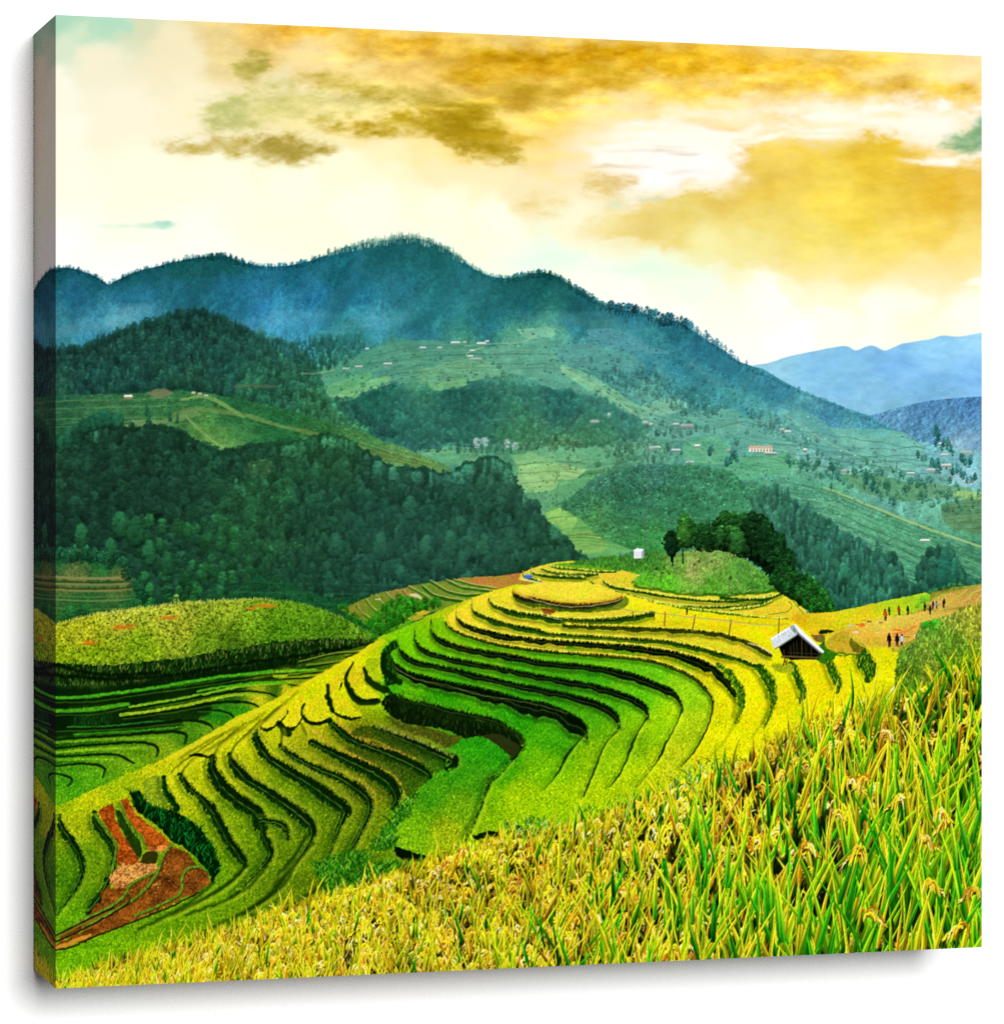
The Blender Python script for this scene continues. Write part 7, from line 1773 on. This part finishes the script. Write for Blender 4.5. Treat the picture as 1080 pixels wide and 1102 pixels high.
# the print is crisp: local contrast as printers sharpen it
LUM = IMG.mean(2)
hp = (LUM - blur(LUM, 1.0)) * .28 + (LUM - blur(LUM, 9)) * .12
yy_ = ((np.arange(H) / S + Y0)[:, None] - 600) / 80
low = np.clip(yy_, 0, 1)[..., None] * np.ones((1, W, 1), np.float32)
X_ = IMG.copy()
IMG[:] = IMG + low * .55 * (IMG - .36) * IMG * (1 - IMG)            # printed with strong contrast in the lower half
G_ = IMG.mean(2, keepdims=True)
IMG[:] = np.clip(IMG + low * .05 * (IMG - G_), 0, 1)
LANDM = (LAB != L_SKY).astype(np.float32)
IMG[:] = np.clip(IMG + (hp * LANDM)[..., None], 0, 1)

# ---------------------------------------------------------------- the canvas print as an object in Blender
import bpy
import bmesh

F_PX, YAW, CX, CY = 3461.909, 0.298377352, 540.0, 537.544       # camera recovered from the corners of the print
CAM = (-0.533001, -3.290147, 0.502229)
CW, CH, CT = 1.041605, 1.0, 0.14591                              # width, height and depth of the print
ALBEDO = 0.70                                                    # ink on cotton never reaches full white

scene = bpy.context.scene
col = scene.collection


def to_picture(x, z):
    """place on the front face -> coordinates the picture was drawn in"""
    c, s = math.cos(YAW), math.sin(YAW)
    qx, qy, qz = x - CAM[0], 0 - CAM[1], z - CAM[2]
    d = qx * s + qy * c
    return CX + F_PX * (qx * c - qy * s) / d, CY - F_PX * qz / d


def sample(px, py):
    x = np.clip((px - X0) * S - .5, 0, W - 1.01); y = np.clip((py - Y0) * S - .5, 0, H - 1.01)
    xi, yi = x.astype(int), y.astype(int)
    fx, fy = (x - xi)[..., None], (y - yi)[..., None]
    return ((IMG[yi, xi] * (1 - fx) + IMG[yi, xi + 1] * fx) * (1 - fy) + (IMG[yi + 1, xi] * (1 - fx) + IMG[yi + 1, xi + 1] * fx) * fy)


def to_linear(c):
    return np.where(c <= .04045, c / 12.92, ((c + .055) / 1.055) ** 2.4)


def node_mat(name):
    m = bpy.data.materials.new(name); m.use_nodes = True
    return m, m.node_tree.nodes, m.node_tree.links, m.node_tree.nodes['Principled BSDF']


def canvas_material():
    m, N, L, b = node_mat('printed_cotton_canvas')
    a = N.new('ShaderNodeVertexColor'); a.layer_name = 'ink'
    L.new(a.outputs['Color'], b.inputs['Base Color'])
    b.inputs['Roughness'].default_value = .8
    b.inputs['Specular IOR Level'].default_value = 0
    tc = N.new('ShaderNodeTexCoord')
    w1, w2 = N.new('ShaderNodeTexWave'), N.new('ShaderNodeTexWave')
    w1.bands_direction = 'X'; w2.bands_direction = 'Z'
    for w in (w1, w2):
        w.inputs['Scale'].default_value = 180; w.inputs['Distortion'].default_value = .6
        L.new(tc.outputs['Object'], w.inputs['Vector'])
    mx = N.new('ShaderNodeMath'); mx.operation = 'MAXIMUM'
    L.new(w1.outputs['Fac'], mx.inputs[0]); L.new(w2.outputs['Fac'], mx.inputs[1])
    bp = N.new('ShaderNodeBump'); bp.inputs['Strength'].default_value = .04; bp.inputs['Distance'].default_value = .0004
    L.new(mx.outputs[0], bp.inputs['Height']); L.new(bp.outputs['Normal'], b.inputs['Normal'])
    return m


def plain_material(name, rgb, rough, scale=30, amt=.03, bump=.02):
    m, N, L, b = node_mat(name)
    n = N.new('ShaderNodeTexNoise'); n.inputs['Scale'].default_value = scale; n.inputs['Detail'].default_value = 6
    r = N.new('ShaderNodeValToRGB')
    r.color_ramp.elements[0].color = tuple(v * (1 - amt) for v in rgb) + (1,)
    r.color_ramp.elements[1].color = tuple(min(1, v * (1 + amt)) for v in rgb) + (1,)
    tc = N.new('ShaderNodeTexCoord')
    L.new(tc.outputs['Object'], n.inputs['Vector'])
    L.new(n.outputs['Fac'], r.inputs['Fac']); L.new(r.outputs['Color'], b.inputs['Base Color'])
    bp = N.new('ShaderNodeBump'); bp.inputs['Strength'].default_value = bump; bp.inputs['Distance'].default_value = .001
    L.new(n.outputs['Fac'], bp.inputs['Height']); L.new(bp.outputs['Normal'], b.inputs['Normal'])
    b.inputs['Roughness'].default_value = rough
    b.inputs['Specular IOR Level'].default_value = .1
    return m


INK = canvas_material()


def mesh_from(name, verts, quads, colours, parent, mat=INK, tint=None):
    me = bpy.data.meshes.new(name)
    nv, nf = len(verts), len(quads)
    me.vertices.add(nv); me.vertices.foreach_set('co', np.ascontiguousarray(verts, np.float32).ravel())
    me.loops.add(nf * 4); me.loops.foreach_set('vertex_index', np.ascontiguousarray(quads, np.int32).ravel())
    me.polygons.add(nf)
    me.polygons.foreach_set('loop_start', np.arange(0, nf * 4, 4, dtype=np.int32))
    try:
        me.polygons.foreach_set('loop_total', np.full(nf, 4, np.int32))
    except Exception:
        pass
    me.update(calc_edges=True)
    at_ = me.color_attributes.new('ink', 'FLOAT_COLOR', 'POINT')
    rgba = np.ones((nv, 4), np.float32); rgba[:, :3] = to_linear(np.clip(colours, 0, 1)) * ALBEDO
    if tint is not None:                       # side shade put into the folded border's colour: darker, greyer than the face
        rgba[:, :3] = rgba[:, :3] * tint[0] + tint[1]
    at_.data.foreach_set('color', rgba.ravel())
    me.materials.append(mat)
    o = bpy.data.objects.new(name, me)
    col.objects.link(o); o.parent = parent
    return o


root = bpy.data.objects.new('canvas_print', None)
col.objects.link(root)
root['label'] = 'thick stretched canvas print of golden green rice terraces under an orange cloudy sky'
root['category'] = 'canvas print'

# front: a fine grid of ink dots, split where the motif changes
NU, NV = 1240, 1190
u = np.linspace(0, CW, NU); v = np.linspace(0, CH, NV)
UX, VZ = np.meshgrid(u, v)
PX, PY = to_picture(UX, VZ)
INKC = sample(PX, PY).reshape(-1, 3)
FV = np.stack([UX, np.zeros_like(UX), VZ], -1).reshape(-1, 3)
ucx, vcz = np.meshgrid((u[:-1] + u[1:]) / 2, (v[:-1] + v[1:]) / 2)
cx_, cy_ = to_picture(ucx, vcz)
FL = LAB[np.clip(((cy_ - Y0) * S).astype(int), 0, H - 1), np.clip(((cx_ - X0) * S).astype(int), 0, W - 1)]
I = np.arange(NU * NV).reshape(NV, NU)
FQ = np.stack([I[:-1, :-1], I[:-1, 1:], I[1:, 1:], I[1:, :-1]], -1)

PARTS = [(L_SKY, 'printed_sky', None), (L_FAR, 'printed_distant_mountains', None), (L_MOUNT, 'printed_mountain', None), (L_HILL, 'printed_wooded_hill', None),
         (L_FIELD, 'printed_hillside_fields', None), (L_FOREST, 'printed_forest', None), (L_SLOPE, 'printed_shaded_slope', None), (L_SCRUB, 'printed_scrub', None),
         (L_MOUND, 'printed_mound', None), (L_VALLEY, 'printed_valley_paddies', None), (L_TERR, 'printed_rice_terraces', None), (L_SOIL, 'printed_bare_soil', None),
         (L_KNOLL, 'printed_knoll', None), (L_GROVE, 'printed_grove', None), (L_MAST, 'printed_mast', None), (L_CABIN, 'printed_cabin', None), (L_TARP, 'printed_tarpaulin', None),
         (L_HUTWALL, 'printed_hut', None), (L_HUTROOF, 'printed_roof', 'printed_hut'), (L_FORE, 'printed_rice_stalks', None)]
PARTS += [(L_PERSON + k, 'printed_person', None) for k in range(13)]
made = {}


def pieces(mask, least=60):
    """connected patches of a motif (small crumbs join the largest one)"""
    todo = set(map(tuple, np.argwhere(mask)))
    out = []
    while todo:
        seed = todo.pop(); st = [seed]; comp = [seed]
        while st:
            a, b = st.pop()
            for n in ((a + 1, b), (a - 1, b), (a, b + 1), (a, b - 1)):
                if n in todo:
                    todo.remove(n); st.append(n); comp.append(n)
        out.append(comp)
    out.sort(key=len, reverse=True)
    big = [c for c in out if len(c) >= least] or out[:1]
    for c in out:
        if len(c) < least and c is not big[0]:
            big[0].extend(c)
    return [np.array(c) for c in big]


# crumbs of a motif too small to be cut out go to the motif around them
for lab in (L_SCRUB, L_SLOPE, L_SOIL, L_FOREST, L_FAR, L_FIELD, L_TERR, L_VALLEY, L_GROVE, L_KNOLL, L_HILL, L_MOUNT, L_MAST):
    a = FL == lab
    todo = set(map(tuple, np.argwhere(a)))
    while todo:
        seed = todo.pop(); st = [seed]; comp = [seed]; edge = []
        while st:
            p, q = st.pop()
            for n in ((p + 1, q), (p - 1, q), (p, q + 1), (p, q - 1)):
                if n in todo:
                    todo.remove(n); st.append(n); comp.append(n)
                elif len(edge) < 40 and 0 <= n[0] < NV - 1 and 0 <= n[1] < NU - 1 and FL[n] != lab:
                    edge.append(FL[n])
        if len(comp) < (12 if lab == L_MAST else 250) and edge:
            v = np.bincount(edge).argmax()
            for n in comp:
                FL[n] = v

SPLIT = {L_SCRUB, L_SLOPE, L_SOIL, L_MAST, L_FOREST, L_FAR, L_FIELD, L_TERR, L_VALLEY}
for lab, name, under in PARTS:
    mk = FL == lab
    if mk.sum() < 3:
        continue
    sets = pieces(mk, 1 if lab == L_MAST else 250) if lab in SPLIT else [np.argwhere(mk)]
    for k, c in enumerate(sets):
        q = FQ[c[:, 0], c[:, 1]]
        used, inv = np.unique(q.ravel(), return_inverse=True)
        nm = 'printed_pole' if lab == L_MAST and k else name
        o = mesh_from(nm, FV[used], inv.reshape(-1, 4), INKC[used], made.get(under, root))
        made.setdefault(nm, o)


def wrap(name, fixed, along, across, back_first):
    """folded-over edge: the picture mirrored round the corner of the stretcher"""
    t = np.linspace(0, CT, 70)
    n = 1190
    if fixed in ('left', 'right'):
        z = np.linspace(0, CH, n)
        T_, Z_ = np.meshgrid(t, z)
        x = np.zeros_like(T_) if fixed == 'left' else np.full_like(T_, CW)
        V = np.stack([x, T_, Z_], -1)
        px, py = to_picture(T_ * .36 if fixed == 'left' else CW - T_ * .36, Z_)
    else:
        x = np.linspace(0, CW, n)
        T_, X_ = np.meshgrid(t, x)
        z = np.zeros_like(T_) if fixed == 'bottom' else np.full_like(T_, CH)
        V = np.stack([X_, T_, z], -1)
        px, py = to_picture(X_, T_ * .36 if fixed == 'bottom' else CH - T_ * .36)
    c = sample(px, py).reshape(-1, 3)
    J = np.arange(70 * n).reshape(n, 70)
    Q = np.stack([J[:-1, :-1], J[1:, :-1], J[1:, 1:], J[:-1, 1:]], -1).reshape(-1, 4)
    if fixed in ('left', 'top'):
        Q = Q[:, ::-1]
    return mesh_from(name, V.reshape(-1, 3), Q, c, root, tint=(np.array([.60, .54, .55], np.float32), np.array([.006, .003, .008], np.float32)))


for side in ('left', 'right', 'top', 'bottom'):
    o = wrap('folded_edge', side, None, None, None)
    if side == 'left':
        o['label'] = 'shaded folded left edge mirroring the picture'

# wooden stretcher bars behind the cloth
WOOD = plain_material('raw_pine', (.55, .40, .24), .7, 14, .2)
def box(name, x0, x1, y0, y1, z0, z1, mat, parent):
    bm = bmesh.new()
    bmesh.ops.create_cube(bm, size=1)
    for w in bm.verts:
        w.co = ((x0 + x1) / 2 + w.co.x * (x1 - x0), (y0 + y1) / 2 + w.co.y * (y1 - y0), (z0 + z1) / 2 + w.co.z * (z1 - z0))
    me = bpy.data.meshes.new(name); bm.to_mesh(me); bm.free()
    me.materials.append(mat)
    o = bpy.data.objects.new(name, me); col.objects.link(o); o.parent = parent
    return o


g, bw = .002, .05
for a in ((g, bw, g, CH - g), (CW - bw, CW - g, g, CH - g), (bw + .001, CW - bw - .001, g, bw), (bw + .001, CW - bw - .001, CH - bw, CH - g)):
    box('stretcher_bar', a[0], a[1], .004, CT, a[2], a[3], WOOD, root)

# white wall the print hangs on
WALL = plain_material('white_wall_paint', (.86, .86, .86), .9, 60, .006, .01)
bm = bmesh.new()
yw = CT + .003
vs = [bm.verts.new(p) for p in ((-4, yw, -3.2), (5, yw, -3.2), (5, yw, 4.2), (-4, yw, 4.2))]
bm.faces.new(vs)
me = bpy.data.meshes.new('wall'); bm.to_mesh(me); bm.free(); me.materials.append(WALL)
wall = bpy.data.objects.new('wall', me); col.objects.link(wall)
wall['kind'] = 'structure'
wall['label'] = 'plain bright white wall behind the canvas print'
wall['category'] = 'wall'

# light: one large soft lamp from the upper right, a little even studio light from all round
from mathutils import Vector
def lamp(name, loc, target, size, power):
    d = bpy.data.lights.new(name, 'AREA'); d.shape = 'DISK'; d.size = size; d.energy = power
    o = bpy.data.objects.new(name, d); col.objects.link(o)
    o.location = loc
    o.rotation_euler = (Vector(target) - Vector(loc)).to_track_quat('-Z', 'Y').to_euler()
    return o


mid = Vector((CW / 2, 0, CH / 2))
lamp('studio_lamp', mid + Vector((.025, -1, .195)) * 9, mid, 3.5, 1150)
world = bpy.data.worlds.new('World'); scene.world = world; world.use_nodes = True
world.node_tree.nodes['Background'].inputs['Color'].default_value = (1, 1, 1, 1)
world.node_tree.nodes['Background'].inputs['Strength'].default_value = .13

# camera
cd = bpy.data.cameras.new('camera'); cam = bpy.data.objects.new('camera', cd); col.objects.link(cam)
cam.location = CAM
cam.rotation_euler = (math.pi / 2, 0, -YAW)
cd.sensor_fit = 'HORIZONTAL'; cd.sensor_width = 36
cd.lens = F_PX / 1080 * 36
cd.shift_y = -(551 - CY) / 1080
cd.clip_end = 100
scene.camera = cam
vs_ = scene.view_settings
scene.display_settings.display_device = 'sRGB'
vs_.view_transform = 'Standard'; vs_.look = 'None'; vs_.exposure = 0; vs_.gamma = 1; vs_.use_curve_mapping = False
scene.cycles.use_denoising = False
